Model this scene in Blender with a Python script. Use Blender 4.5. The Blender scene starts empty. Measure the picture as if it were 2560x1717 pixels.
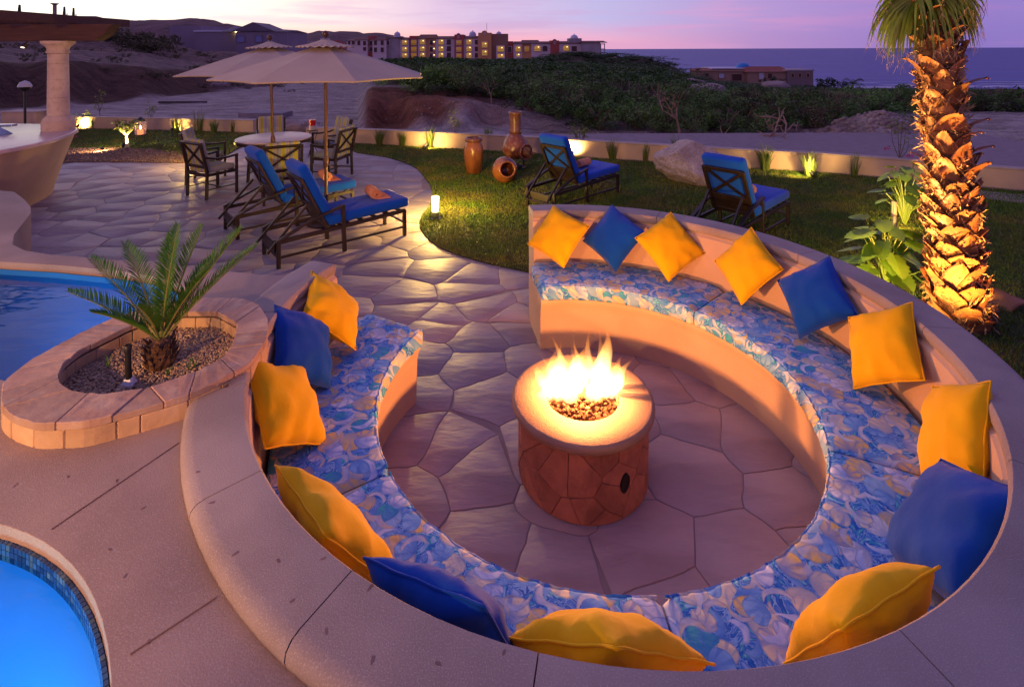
import bpy, bmesh, math, random
import numpy as np
from mathutils import Vector, Matrix, noise, Euler
random.seed(7); np.random.seed(7)
PI = math.pi
R = math.radians
scene = bpy.context.scene
COL = scene.collection

# ------------------------------------------------------------------ camera
HC = 2.4                                        # camera height above the patio
cam_d = bpy.data.cameras.new('camera'); cam = bpy.data.objects.new('camera', cam_d); COL.objects.link(cam)
cam_d.sensor_width = 36.0; cam_d.lens = 1300 / 2560 * 36.0
cam_d.shift_y = -(858.5 - 123.9) / 2560         # level view, lens shifted down
cam_d.clip_start = 0.05; cam_d.clip_end = 60000
cam.location = (0, 0, HC); cam.rotation_euler = (PI / 2, 0.0039, 0)
scene.camera = cam

# ------------------------------------------------------------------ render, exposure
scene.render.engine = 'CYCLES'
scene.view_settings.view_transform = 'Standard'
scene.view_settings.look = 'None'
scene.view_settings.exposure = 0.16
scene.view_settings.gamma = 1.0
cy = scene.cycles
cy.use_denoising = True
try:
    cy.denoiser = 'OPENIMAGEDENOISE'
except Exception:
    pass
cy.max_bounces = 6; cy.diffuse_bounces = 3; cy.glossy_bounces = 3; cy.transmission_bounces = 4
cy.transparent_max_bounces = 12; cy.volume_bounces = 0
cy.caustics_reflective = False; cy.caustics_refractive = False
cy.sample_clamp_indirect = 4.0
cy.volume_step_rate = 1.0

# ------------------------------------------------------------------ world: sky after sunset
SUN_AZ = R(-52)                                 # the sun went down beyond the left of the frame
world = bpy.data.worlds.new('World'); scene.world = world; world.use_nodes = True
wt = world.node_tree; wn = wt.nodes; wl = wt.links
wn.clear()
def nd(t, **kw):
    n = wn.new(t)
    for k, v in kw.items(): setattr(n, k, v)
    return n
def ramp(tree, stops, interp='LINEAR'):
    n = tree.nodes.new('ShaderNodeValToRGB'); n.color_ramp.interpolation = interp
    el = n.color_ramp.elements
    while len(el) < len(stops): el.new(0.5)
    for e, (p, c) in zip(el, stops):
        e.position = p; e.color = (*c, 1) if len(c) == 3 else c
    return n
def srgb(r, g, b):
    f = lambda c: (c / 255) / 12.92 if c / 255 <= 0.04045 else ((c / 255 + 0.055) / 1.055) ** 2.4
    return (f(r), f(g), f(b))
w_tc = nd('ShaderNodeTexCoord')
w_sep = nd('ShaderNodeSeparateXYZ'); wl.new(w_tc.outputs['Generated'], w_sep.inputs[0])
# azimuth away from the sun: 0 towards it, 1 opposite
w_dot = nd('ShaderNodeVectorMath', operation='DOT_PRODUCT'); w_dot.inputs[1].default_value = (math.sin(SUN_AZ), math.cos(SUN_AZ), 0)
w_hv = nd('ShaderNodeVectorMath', operation='MULTIPLY'); w_hv.inputs[1].default_value = (1, 1, 0)
w_hn = nd('ShaderNodeVectorMath', operation='NORMALIZE')
wl.new(w_tc.outputs['Generated'], w_hv.inputs[0]); wl.new(w_hv.outputs[0], w_hn.inputs[0]); wl.new(w_hn.outputs[0], w_dot.inputs[0])
w_ac = nd('ShaderNodeMath', operation='ARCCOSINE'); wl.new(w_dot.outputs['Value'], w_ac.inputs[0])
w_az = nd('ShaderNodeMath', operation='DIVIDE'); w_az.inputs[1].default_value = PI; wl.new(w_ac.outputs[0], w_az.inputs[0])
az = lambda px: (math.atan2(px - 1280, 1300) - SUN_AZ) / PI
hor = ramp(wt, [(0.0, (1.3, .85, .45)), (az(150), (1.2, .82, .5)), (az(700), srgb(255, 200, 160)), (az(1100), srgb(246, 168, 160)),
                (az(1500), srgb(214, 154, 178)), (az(1900), srgb(160, 126, 176)), (az(2400), srgb(124, 104, 172)), (0.75, srgb(132, 112, 168)), (1.0, srgb(150, 124, 168))])
low = ramp(wt, [(0.0, (1.25, 1.15, 0.95)), (az(150), (1.12, 1.03, 0.88)), (az(700), srgb(250, 226, 214)), (az(1100), srgb(202, 176, 202)),
                (az(1500), srgb(172, 164, 204)), (az(1900), srgb(160, 134, 186)), (az(2400), srgb(132, 110, 176)), (0.75, srgb(140, 122, 178)), (1.0, srgb(152, 132, 180))])
hi = ramp(wt, [(0.0, srgb(166, 152, 200)), (0.35, srgb(108, 98, 162)), (1.0, srgb(76, 70, 138))])
for r_ in (hor, low, hi): wl.new(w_az.outputs[0], r_.inputs[0])
w_el = nd('ShaderNodeMath', operation='ARCSINE'); wl.new(w_sep.outputs['Z'], w_el.inputs[0])
def mr(a, b, src, smooth=True):
    n = nd('ShaderNodeMapRange'); n.inputs[1].default_value = a; n.inputs[2].default_value = b
    if smooth: n.interpolation_type = 'SMOOTHSTEP'
    wl.new(src, n.inputs[0]); return n.outputs[0]
def mixc(tree, fac, a, b, blend='MIX'):
    n = tree.nodes.new('ShaderNodeMix'); n.data_type = 'RGBA'; n.blend_type = blend
    L = tree.links
    for sock, v in ((n.inputs[0], fac), (n.inputs[6], a), (n.inputs[7], b)):
        if hasattr(v, 'is_output'): L.new(v, sock)
        elif isinstance(v, (int, float)): sock.default_value = v
        else: sock.default_value = (*v, 1) if len(v) == 3 else v
    return n.outputs[2]
m1 = mixc(wt, mr(0.004, 0.062, w_el.outputs[0]), hor.outputs[0], low.outputs[0])
m2 = mixc(wt, mr(0.07, 0.42, w_el.outputs[0]), m1, hi.outputs[0])
# thin streaky cloud
w_map = nd('ShaderNodeMapping'); w_map.inputs['Scale'].default_value = (2.2, 2.2, 26.0); w_map.inputs['Location'].default_value = (3.1, 1.7, 0.4)
wl.new(w_tc.outputs['Generated'], w_map.inputs[0])
w_no = nd('ShaderNodeTexNoise'); w_no.inputs['Scale'].default_value = 1.6; w_no.inputs['Detail'].default_value = 5.0; w_no.inputs['Roughness'].default_value = 0.55
wl.new(w_map.outputs[0], w_no.inputs['Vector'])
cl = mr(0.46, 0.66, w_no.outputs['Fac'])
cl_f = nd('ShaderNodeMath', operation='MULTIPLY'); cl_f.inputs[1].default_value = 0.5; wl.new(cl, cl_f.inputs[0])
ccol = ramp(wt, [(0.0, srgb(236, 206, 204)), (az(600), srgb(212, 176, 196)), (az(1200), srgb(176, 146, 186)), (az(1800), srgb(200, 140, 180)), (az(2400), srgb(150, 112, 172)), (1.0, srgb(90, 80, 140))])
wl.new(w_az.outputs[0], ccol.inputs[0])
m3 = mixc(wt, cl_f.outputs[0], m2, ccol.outputs[0])
w_bg = nd('ShaderNodeBackground'); w_bg.inputs[1].default_value = 1.22; wl.new(m3, w_bg.inputs[0])
w_out = nd('ShaderNodeOutputWorld'); wl.new(w_bg.outputs[0], w_out.inputs[0])

# ------------------------------------------------------------------ lamps of the house behind the camera
def lamp(name, loc, col, power, radius=0.05, spot=None, target=None, blend=0.6):
    d = bpy.data.lights.new(name, 'SPOT' if spot else 'POINT')
    d.color = col; d.energy = power; d.shadow_soft_size = radius
    o = bpy.data.objects.new(name, d); COL.objects.link(o); o.location = loc
    if spot:
        d.spot_size = R(spot); d.spot_blend = blend
        v = Vector(target) - Vector(loc); o.rotation_euler = v.to_track_quat('-Z', 'Y').to_euler()
    return o
WARM = (1.0, 0.52, 0.17)
lamp('house_lamp', (-2.75, -1.7, 2.45), (1.0, 0.47, 0.16), 620, 0.06, 118, (-3.9, 4.2, 0.4), 0.75)
lamp('terrace_lamp', (-6.5, -2.5, 3.2), (1.0, 0.52, 0.20), 1050, 0.10, 120, (-5.0, 8.0, 0.0), 0.7)

# ------------------------------------------------------------------ helpers
def G(px, py, z=0.0):
    """point on the level z that lies in the direction of photo pixel (px, py)"""
    u = (px - 1280) / 1300; v = (py - 123.9) / 1300
    u, v = u - 0.0039 * v, v + 0.0039 * u
    Y = (HC - z) / v
    return Vector((u * Y, Y, z))
def at(px, py, Y):
    u = (px - 1280) / 1300; v = (py - 123.9) / 1300
    u, v = u - 0.0039 * v, v + 0.0039 * u
    return Vector((u * Y, Y, HC - v * Y))
def link(o, parent=None):
    COL.objects.link(o)
    if parent is not None: o.parent = parent
    return o
def tag(o, label=None, cat=None, group=None, kind=None):
    if label: o['label'] = label
    if cat: o['category'] = cat
    if group: o['group'] = group
    if kind: o['kind'] = kind
    return o
def thing(name, label, cat, loc=(0, 0, 0), rz=0.0, group=None):
    o = bpy.data.objects.new(name, None); o.empty_display_size = 0.1
    link(o); o.location = loc; o.rotation_euler = (0, 0, rz)
    return tag(o, label, cat, group)
def copy_tree(o, parent=None):
    c = o.copy(); COL.objects.link(c)
    if parent is not None: c.parent = parent
    for ch in KIDS(o): copy_tree(ch, c)
    return c
def KIDS(o): return list(o.children)

class MB:
    """collects vertices and faces, builds ONE mesh object"""
    def __init__(s): s.v = []; s.f = []
    def add(s, verts, faces):
        n = len(s.v); s.v.extend([tuple(p) for p in verts]); s.f.extend([tuple(i + n for i in f) for f in faces]); return s
    def box(s, c, d, rot=None):
        x, y, z = d[0] / 2, d[1] / 2, d[2] / 2
        P = [Vector(p) for p in ((-x, -y, -z), (x, -y, -z), (x, y, -z), (-x, y, -z), (-x, -y, z), (x, -y, z), (x, y, z), (-x, y, z))]
        if rot is not None: P = [rot @ p for p in P]
        c = Vector(c)
        return s.add([p + c for p in P], [(0, 3, 2, 1), (4, 5, 6, 7), (0, 1, 5, 4), (1, 2, 6, 5), (2, 3, 7, 6), (3, 0, 4, 7)])
    def bar(s, a, b, w, h, up=(0, 0, 1)):
        a = Vector(a); b = Vector(b); d = b - a; L = d.length; d = d.normalized(); up = Vector(up)
        if abs(d.dot(up)) > 0.97: up = Vector((0, 1, 0))
        y = up.cross(d).normalized(); z = d.cross(y)
        m = Matrix((d, y, z)).transposed()
        return s.box((a + b) / 2, (L, w, h), m)
    def tube(s, pts, rad, n=8, cap=True):
        pts = [Vector(p) for p in pts]
        if not hasattr(rad, '__len__'): rad = [rad] * len(pts)
        V = []; F = []; m = len(pts); ref = None
        for i, p in enumerate(pts):
            t = (pts[min(i + 1, m - 1)] - pts[max(i - 1, 0)]).normalized()
            if ref is None: ref = Vector((0, 0, 1)) if abs(t.z) < 0.9 else Vector((1, 0, 0))
            a = t.cross(ref).normalized(); b = t.cross(a).normalized(); ref = -b if False else ref
            for k in range(n):
                q = 2 * PI * k / n
                V.append(p + (a * math.cos(q) + b * math.sin(q)) * rad[i])
        for i in range(m - 1):
            for k in range(n):
                k2 = (k + 1) % n
                F.append((i * n + k, i * n + k2, (i + 1) * n + k2, (i + 1) * n + k))
        if cap: F.append(tuple(range(n - 1, -1, -1))); F.append(tuple((m - 1) * n + k for k in range(n)))
        return s.add(V, F)
    def lathe(s, prof, n=24, c=(0, 0, 0), wob=None):
        V = []; F = []; m = len(prof)
        for i, (r, z) in enumerate(prof):
            for k in range(n):
                q = 2 * PI * k / n
                rr = r * (1 + (wob(q, z) if wob else 0))
                V.append((c[0] + rr * math.cos(q), c[1] + rr * math.sin(q), c[2] + z))
        for i in range(m - 1):
            for k in range(n):
                k2 = (k + 1) % n
                F.append((i * n + k, i * n + k2, (i + 1) * n + k2, (i + 1) * n + k))
        if prof[0][0] > 1e-5: F.append(tuple(range(n - 1, -1, -1)))
        if prof[-1][0] > 1e-5: F.append(tuple((m - 1) * n + k for k in range(n)))
        return s.add(V, F)
    def ring(s, prof, n=64, c=(0, 0, 0)):                # closed profile swept a full turn
        m = len(prof); V = []; F = []
        for k in range(n):
            q = 2 * PI * k / n
            for r, z in prof: V.append((c[0] + r * math.cos(q), c[1] + r * math.sin(q), c[2] + z))
        for k in range(n):
            k2 = (k + 1) % n
            for i in range(m):
                i2 = (i + 1) % m
                F.append((k * m + i, k2 * m + i, k2 * m + i2, k * m + i2))
        return s.add(V, F)
    def arc(s, prof, a0, a1, n, c=(0, 0, 0)):             # closed (r,z) profile swept from a0 to a1 degrees, ends closed
        m = len(prof); V = []; F = []
        for k in range(n + 1):
            q = R(a0 + (a1 - a0) * k / n)
            for r, z in prof: V.append((c[0] + r * math.cos(q), c[1] + r * math.sin(q), c[2] + z))
        for k in range(n):
            for i in range(m):
                i2 = (i + 1) % m
                F.append((k * m + i, (k + 1) * m + i, (k + 1) * m + i2, k * m + i2))
        F.append(tuple(range(m))); F.append(tuple(n * m + i for i in range(m - 1, -1, -1)))
        return s.add(V, F)
    def prism(s, poly, z0, z1):
        n = len(poly); V = [(x, y, z0) for x, y in poly] + [(x, y, z1) for x, y in poly]
        F = [tuple(range(n - 1, -1, -1)), tuple(range(n, 2 * n))] + [(i, (i + 1) % n, n + (i + 1) % n, n + i) for i in range(n)]
        return s.add(V, F)
    def build(s, name, m, parent=None, smooth=False, bevel=0.0, seg=2, auto=None):
        me = bpy.data.meshes.new(name); me.from_pydata(s.v, [], s.f)
        if bevel or True:
            bm = bmesh.new(); bm.from_mesh(me)
            bmesh.ops.recalc_face_normals(bm, faces=bm.faces)
            if bevel:
                ed = [e for e in bm.edges if len(e.link_faces) == 2 and e.calc_face_angle(0) > 0.6]
                bmesh.ops.bevel(bm, geom=ed, offset=bevel, segments=seg, profile=0.5, affect='EDGES', clamp_overlap=True)
            bm.to_mesh(me); bm.free()
        if m is not None: me.materials.append(m)
        if smooth or auto:
            me.polygons.foreach_set('use_smooth', [True] * len(me.polygons))
        if auto: me.set_sharp_from_angle(angle=R(auto))
        me.update()
        return link(bpy.data.objects.new(name, me), parent)
def mesh_np(name, V, F, m, parent=None, smooth=False):
    """large mesh from numpy arrays; F is (n,3) or (n,4)"""
    me = bpy.data.meshes.new(name); V = np.asarray(V, dtype=np.float32); F = np.asarray(F, dtype=np.int32)
    k = F.shape[1]
    me.vertices.add(len(V)); me.vertices.foreach_set('co', V.ravel())
    me.loops.add(F.size); me.loops.foreach_set('vertex_index', F.ravel())
    me.polygons.add(len(F)); me.polygons.foreach_set('loop_start', np.arange(0, F.size, k, dtype=np.int32))
    if smooth: me.polygons.foreach_set('use_smooth', np.ones(len(F), dtype=bool))
    me.update(calc_edges=True)
    if m is not None: me.materials.append(m)
    return link(bpy.data.objects.new(name, me), parent)
def share(name, src, parent=None, loc=None, rot=None, scale=None):
    o = bpy.data.objects.new(name, src.data); link(o, parent)
    if loc is not None: o.location = loc
    if rot is not None: o.rotation_euler = rot
    if scale is not None: o.scale = scale if hasattr(scale, '__len__') else (scale,) * 3
    return o
def in_poly(x, y, P):
    c = False; n = len(P); j = n - 1
    for i in range(n):
        if (P[i][1] > y) != (P[j][1] > y) and x < (P[j][0] - P[i][0]) * (y - P[i][1]) / (P[j][1] - P[i][1]) + P[i][0]: c = not c
        j = i
    return c
def in_poly_np(X, Y, P):
    c = np.zeros(len(X), bool); j = len(P) - 1
    for i in range(len(P)):
        a, b = P[i], P[j]
        if a[1] != b[1]:
            t = ((a[1] > Y) != (b[1] > Y)) & (X < (b[0] - a[0]) * (Y - a[1]) / (b[1] - a[1]) + a[0])
            c ^= t
        j = i
    return c

# ------------------------------------------------------------------ materials
MATS = {}
def pm(name, c1, c2=None, scale=6.0, rough=0.7, bump=0.0, bscale=40.0, metal=0.0, spec=0.4, detail=5.0, c3=None, scale3=60.0, f3=0.35,
       stretch=None, rvar=0.0, coat=0.0, contrast=(0.35, 0.65), bdist=0.02, obj_rand=0.0, trans=0.0, island=0.0, sheen=0.0):
    """principled material: two tones mixed by noise, a third fine speckle, bump from noise"""
    m = bpy.data.materials.new(name); m.use_nodes = True; t = m.node_tree; N = t.nodes; L = t.links
    b = N['Principled BSDF']; b.inputs['Roughness'].default_value = rough; b.inputs['Metallic'].default_value = metal
    b.inputs['Specular IOR Level'].default_value = spec
    if coat: b.inputs['Coat Weight'].default_value = coat; b.inputs['Coat Roughness'].default_value = 0.25
    if sheen: b.inputs['Sheen Weight'].default_value = sheen
    tc = N.new('ShaderNodeTexCoord'); vec = tc.outputs['Object']
    if stretch:
        mp = N.new('ShaderNodeMapping'); mp.inputs['Scale'].default_value = stretch; L.new(vec, mp.inputs[0]); vec = mp.outputs[0]
    col = None
    if c2 is not None:
        n = N.new('ShaderNodeTexNoise'); n.inputs['Scale'].default_value = scale; n.inputs['Detail'].default_value = detail; L.new(vec, n.inputs['Vector'])
        rp = N.new('ShaderNodeMapRange'); rp.inputs[1].default_value = contrast[0]; rp.inputs[2].default_value = contrast[1]; L.new(n.outputs['Fac'], rp.inputs[0])
        col = mixc(t, rp.outputs[0], c1, c2)
        if c3 is not None:
            n3 = N.new('ShaderNodeTexNoise'); n3.inputs['Scale'].default_value = scale3; n3.inputs['Detail'].default_value = 3; L.new(vec, n3.inputs['Vector'])
            r3 = N.new('ShaderNodeMapRange'); r3.inputs[1].default_value = 0.52; r3.inputs[2].default_value = 0.68; r3.inputs[4].default_value = f3; L.new(n3.outputs['Fac'], r3.inputs[0])
            col = mixc(t, r3.outputs[0], col, c3)
    if obj_rand and island:
        oi0 = N.new('ShaderNodeObjectInfo'); m0 = N.new('ShaderNodeMapRange'); m0.inputs[3].default_value = 1 - obj_rand; m0.inputs[4].default_value = 1 + obj_rand; L.new(oi0.outputs['Random'], m0.inputs[0])
        h0 = N.new('ShaderNodeHueSaturation'); L.new(m0.outputs[0], h0.inputs['Value']); L.new(col, h0.inputs['Color']); col = h0.outputs[0]
    if obj_rand or island:
        if island:
            oi = N.new('ShaderNodeNewGeometry'); rnd = oi.outputs['Random Per Island']; amt = island
        else:
            oi = N.new('ShaderNodeObjectInfo'); rnd = oi.outputs['Random']; amt = obj_rand
        mrn = N.new('ShaderNodeMapRange'); mrn.inputs[3].default_value = 1 - amt; mrn.inputs[4].default_value = 1 + amt; L.new(rnd, mrn.inputs[0])
        hs = N.new('ShaderNodeHueSaturation'); L.new(mrn.outputs[0], hs.inputs['Value'])
        if col is not None: L.new(col, hs.inputs['Color'])
        else: hs.inputs['Color'].default_value = (*c1, 1)
        col = hs.outputs[0]
    if col is not None: L.new(col, b.inputs['Base Color'])
    else: b.inputs['Base Color'].default_value = (*c1, 1)
    if rvar:
        nr = N.new('ShaderNodeTexNoise'); nr.inputs['Scale'].default_value = bscale * 0.25; L.new(vec, nr.inputs['Vector'])
        rr = N.new('ShaderNodeMapRange'); rr.inputs[3].default_value = max(0.02, rough - rvar); rr.inputs[4].default_value = rough + rvar; L.new(nr.outputs['Fac'], rr.inputs[0])
        L.new(rr.outputs[0], b.inputs['Roughness'])
    if bump:
        nb = N.new('ShaderNodeTexNoise'); nb.inputs['Scale'].default_value = bscale; nb.inputs['Detail'].default_value = 6; L.new(vec, nb.inputs['Vector'])
        bp = N.new('ShaderNodeBump'); bp.inputs['Strength'].default_value = bump; bp.inputs['Distance'].default_value = bdist; L.new(nb.outputs['Fac'], bp.inputs['Height'])
        L.new(bp.outputs[0], b.inputs['Normal'])
    if trans:
        tr = N.new('ShaderNodeBsdfTranslucent')
        if col is not None: L.new(col, tr.inputs[0])
        else: tr.inputs[0].default_value = (*c1, 1)
        mx = N.new('ShaderNodeMixShader'); mx.inputs[0].default_value = trans
        L.new(b.outputs[0], mx.inputs[1]); L.new(tr.outputs[0], mx.inputs[2]); L.new(mx.outputs[0], N['Material Output'].inputs[0])
    MATS[name] = m
    return m
def emit(name, col, strength):
    m = bpy.data.materials.new(name); m.use_nodes = True; t = m.node_tree; t.nodes.clear()
    e = t.nodes.new('ShaderNodeEmission'); e.inputs[0].default_value = (*col, 1); e.inputs[1].default_value = strength
    o = t.nodes.new('ShaderNodeOutputMaterial'); t.links.new(e.outputs[0], o.inputs[0]); MATS[name] = m
    return m
STUCCO = pm('stucco', (0.60, 0.42, 0.29), (0.53, 0.36, 0.245), scale=3, rough=0.85, bump=0.15, bscale=120, spec=0.2)
CAPSTONE = pm('cap_concrete', (0.36, 0.295, 0.27), (0.26, 0.205, 0.185), scale=2.6, rough=0.7, bump=0.25, bscale=220, c3=(0.52, 0.45, 0.42), scale3=260, f3=0.5, spec=0.4, bdist=0.006)
DECKM = pm('deck_concrete', (0.36, 0.265, 0.225), (0.24, 0.17, 0.145), scale=1.6, rough=0.65, bump=0.25, bscale=200, c3=(0.46, 0.40, 0.38), scale3=230, f3=0.45, spec=0.4, bdist=0.006)
PAVER = pm('stamped_concrete', (0.37, 0.315, 0.33), (0.29, 0.225, 0.235), scale=1.7, rough=0.58, bump=0.42, bscale=9, c3=(0.21, 0.155, 0.15), scale3=5, f3=0.3, spec=0.42, stretch=(0.55, 1.8, 1.0), rvar=0.14, obj_rand=0.06, bdist=0.03)
GROUT = pm('joint_concrete', (0.27, 0.215, 0.22), (0.22, 0.17, 0.17), scale=5, rough=0.8)
WALLM = pm('garden_wall_stucco', (0.56, 0.40, 0.28), (0.48, 0.34, 0.24), scale=2, rough=0.85, bump=0.12, bscale=90, spec=0.2)
DARKM = pm('dark_bronze_metal', (0.016, 0.008, 0.006), (0.025, 0.012, 0.009), scale=9, rough=0.42, spec=0.55, bump=0.05, bscale=70)
BLUEF = pm('blue_canvas', (0.0, 0.05, 0.33), (0.0, 0.06, 0.38), scale=5, rough=0.85, spec=0.15, bump=0.35, bscale=13, bdist=0.012, sheen=0.15)
BLUEL = pm('lounger_blue_canvas', (0.0, 0.072, 0.50), (0.0, 0.06, 0.43), scale=3, rough=0.85, spec=0.15, bump=0.2, bscale=30, bdist=0.01, sheen=0.15)
YELF = pm('yellow_canvas', (0.82, 0.47, 0.004), (0.78, 0.42, 0.003), scale=5, rough=0.85, spec=0.12, bump=0.35, bscale=13, bdist=0.012, sheen=0.1)
SANDF = pm('beige_canvas', (0.52, 0.43, 0.33), (0.47, 0.39, 0.30), scale=3, rough=0.9, spec=0.1, bump=0.08, bscale=200)
TOWEL = pm('peach_towelling', (0.78, 0.34, 0.17), (0.70, 0.28, 0.14), scale=12, rough=0.95, spec=0.05, bump=0.5, bscale=240, bdist=0.004)
# ================================================================== PATIO, DECK, POOLS
RX, RY = 0.425, 2.949                             # centre of the round seating
DZ = 0.89                                         # level of the pool deck
def pol(a, r, c=(RX, RY)): return (c[0] + r * math.cos(R(a)), c[1] + r * math.sin(R(a)))
BACK = [(-9.5, 6.9), (-7.2, 6.2), (-5.9, 5.85), (-5.5, 5.74), (-5.08, 5.42), (-4.81, 5.19), (-4.62, 4.99), (-4.41, 4.68), (-4.22, 4.4), (-4.02, 4.18), (-3.8, 4.05), (-3.54, 3.97), (-3.26, 3.92), (-3.0, 3.87), (-2.61, 3.80), (-2.1, 3.68), (-1.75, 3.60), (-1.44, 3.57)]
KS = (HC - DZ) / (HC - 0.85)
BACK = [(x * KS, y * KS) for x, y in BACK]
WATERSIDE = [(-2.62, 2.52), (-2.3, 2.42), (-2.1, 2.5), (-1.95, 2.75), (-1.95, 3.1), (-2.1, 3.38), (-2.35, 3.54), (-2.79, 3.67), (-3.3, 3.77), (-3.82, 3.84), (-5.5, 3.98), (-9.5, 4.2)]
WATERSIDE = [(x * KS, y * KS) for x, y in WATERSIDE]
SPA_C, SPA_R = (-1.95 * KS, 0.5 * KS), 1.235 * KS
deck_poly = (BACK + [pol(a, 1.90) for a in range(162, 287, 4)] + [(0.95, -1.2), (0.95, -4), (SPA_C[0] + SPA_R, -4)]
             + [(SPA_C[0] + SPA_R * math.cos(R(a)), SPA_C[1] + SPA_R * math.sin(R(a))) for a in range(0, 181, 4)]
             + [(SPA_C[0] - SPA_R, -4), (-9.5, -4), (-9.5, 2.7)] + WATERSIDE)
def extrude_poly(name, poly, z0, z1, m, bevel=0.0, seg=4, parent=None):
    bm = bmesh.new(); top = [bm.verts.new((x, y, z1)) for x, y in poly]; bot = [bm.verts.new((x, y, z0)) for x, y in poly]
    f = bm.faces.new(top); n = len(poly)
    for i in range(n): bm.faces.new((top[i], bot[i], bot[(i + 1) % n], top[(i + 1) % n]))
    bmesh.ops.recalc_face_normals(bm, faces=bm.faces)
    if f.normal.z < 0: bmesh.ops.reverse_faces(bm, faces=bm.faces)
    if bevel:
        bmesh.ops.bevel(bm, geom=list(f.edges), offset=bevel, segments=seg, profile=0.5, affect='EDGES', clamp_overlap=True)
    me = bpy.data.meshes.new(name); 
    for fc in bm.faces: fc.smooth = True
    bm.to_mesh(me); bm.free(); me.materials.append(m); me.set_sharp_from_angle(angle=R(50))
    return link(bpy.data.objects.new(name, me), parent)
# deck material: concrete with saw-cut joints that are real grooves are laid below as dark strips 3 mm deep
deck = tag(extrude_poly('pool_deck', deck_poly, -0.02, DZ, DECKM, 0.036, 5), 'grey-pink concrete pool deck with rounded edge', kind='structure')
SEALM = pm('joint_seal', (0.27, 0.18, 0.155), (0.23, 0.15, 0.125), scale=20, rough=0.9)
def r7(x, y): return (x * .4277, 1100 + y * .4277)
jm = MB()
for a, b in (((1045, 15), (300, 520)), ((1260, 920), (760, 1250))):
    p, q = G(*r7(*a), DZ + .002), G(*r7(*b), DZ + .002)
    jm.bar(p, q, 0.0025, 0.0035)
jm.build('deck_joint', SEALM, deck)
CHIP = pm('stone_chip', (0.13, 0.10, 0.105), (0.24, 0.12, 0.09), scale=3, rough=0.6, obj_rand=0.3)
def chip_mesh(k):
    m = MB(); n = 7
    pts = [(math.cos(2 * PI * i / n) * (1 + .4 * random.uniform(-1, 1)), .45 * math.sin(2 * PI * i / n) * (1 + .4 * random.uniform(-1, 1))) for i in range(n)]
    m.prism([(x * .0095, y * .0095) for x, y in pts], -0.004, 0.0008)
    return m
chip0 = [chip_mesh(k).build('stone_chip', CHIP, deck) for k in range(3)]
chips = [(400, 215), (685, 235), (840, 395), (730, 795), (95, 260), (640, 640), (870, 1180)]
for i, (x, y) in enumerate(chips):
    p = G(*r7(x, y), DZ)
    o = chip0[i] if i < 3 else share('stone_chip', chip0[i % 3], deck)
    o.location = p; o.rotation_euler = (0, 0, random.uniform(0, 3))

# pools --------------------------------------------------------------
def face_up(o):
    if o.data.polygons[0].normal.z < 0: o.data.flip_normals()
def water_mat(name, tint, bump, scale, mixf):
    m = bpy.data.materials.new(name); m.use_nodes = True; t = m.node_tree; t.nodes.clear(); N = t.nodes; L = t.links
    tr = N.new('ShaderNodeBsdfTransparent'); tr.inputs[0].default_value = (*tint, 1)
    gl = N.new('ShaderNodeBsdfGlossy'); gl.inputs['Roughness'].default_value = 0.04
    fr = N.new('ShaderNodeFresnel'); fr.inputs[0].default_value = 1.333
    tc = N.new('ShaderNodeTexCoord'); mp = N.new('ShaderNodeMapping'); mp.inputs['Scale'].default_value = (1, 2.4, 1); L.new(tc.outputs['Object'], mp.inputs[0])
    no = N.new('ShaderNodeTexNoise'); no.inputs['Scale'].default_value = scale; no.inputs['Detail'].default_value = 3; L.new(mp.outputs[0], no.inputs['Vector'])
    bp = N.new('ShaderNodeBump'); bp.inputs['Strength'].default_value = bump; bp.inputs['Distance'].default_value = 0.05; L.new(no.outputs['Fac'], bp.inputs['Height'])
    L.new(bp.outputs[0], gl.inputs['Normal']); L.new(bp.outputs[0], fr.inputs['Normal'])
    mx = N.new('ShaderNodeMixShader'); L.new(fr.outputs[0], mx.inputs[0]); L.new(tr.outputs[0], mx.inputs[1]); L.new(gl.outputs[0], mx.inputs[2])
    o = N.new('ShaderNodeOutputMaterial'); L.new(mx.outputs[0], o.inputs[0]); return m
PLASTER = pm('pool_plaster', (0.004, 0.16, 0.58), (0.004, 0.145, 0.52), scale=1.2, rough=0.7)
PLASTER2 = pm('pool_plaster_deep', (0.004, 0.15, 0.46), (0.004, 0.12, 0.40), scale=1.2, rough=0.7)
WATER = water_mat('pool_water', (0.62, 0.9, 0.98), 0.22, 5.0, 0)
WZ = 0.808
# round spa pool, lower left
sb = MB(); arcp = [(SPA_C[0] + (SPA_R + .0) * math.cos(R(a)), SPA_C[1] + (SPA_R) * math.sin(R(a))) for a in range(0, 181, 4)]
shell = [(SPA_C[0] + SPA_R, -3.5)] + arcp + [(SPA_C[0] - SPA_R, -3.5)]
def basin(name, poly, ztop, zbot, m, inset, label):
    c = (sum(p[0] for p in poly) / len(poly), sum(p[1] for p in poly) / len(poly)); n = len(poly)
    V = [(x, y, ztop) for x, y in poly] + [(c[0] + (x - c[0]) * inset, c[1] + (y - c[1]) * inset, zbot) for x, y in poly]
    F = [(i, (i + 1) % n, n + (i + 1) % n, n + i) for i in range(n)] + [tuple(range(n, 2 * n))]
    b = MB().add(V, F).build(name, m, auto=50)
    return tag(b, label, kind='structure')
spa = basin('spa_pool', [(SPA_C[0] + (x - SPA_C[0]) * .996, SPA_C[1] + (y - SPA_C[1]) * .996) for x, y in shell], 0.845, -0.25, PLASTER, 0.93, 'bright blue lit pool basin in the lower left corner')
MBLUE = [pm('mosaic_tile_%d' % k, c, c, rough=0.2, spec=0.6, obj_rand=0.0, island=0.35) for k, c in enumerate([(0.01, 0.035, 0.12), (0.02, 0.07, 0.19), (0.05, 0.10, 0.16)])]
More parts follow.
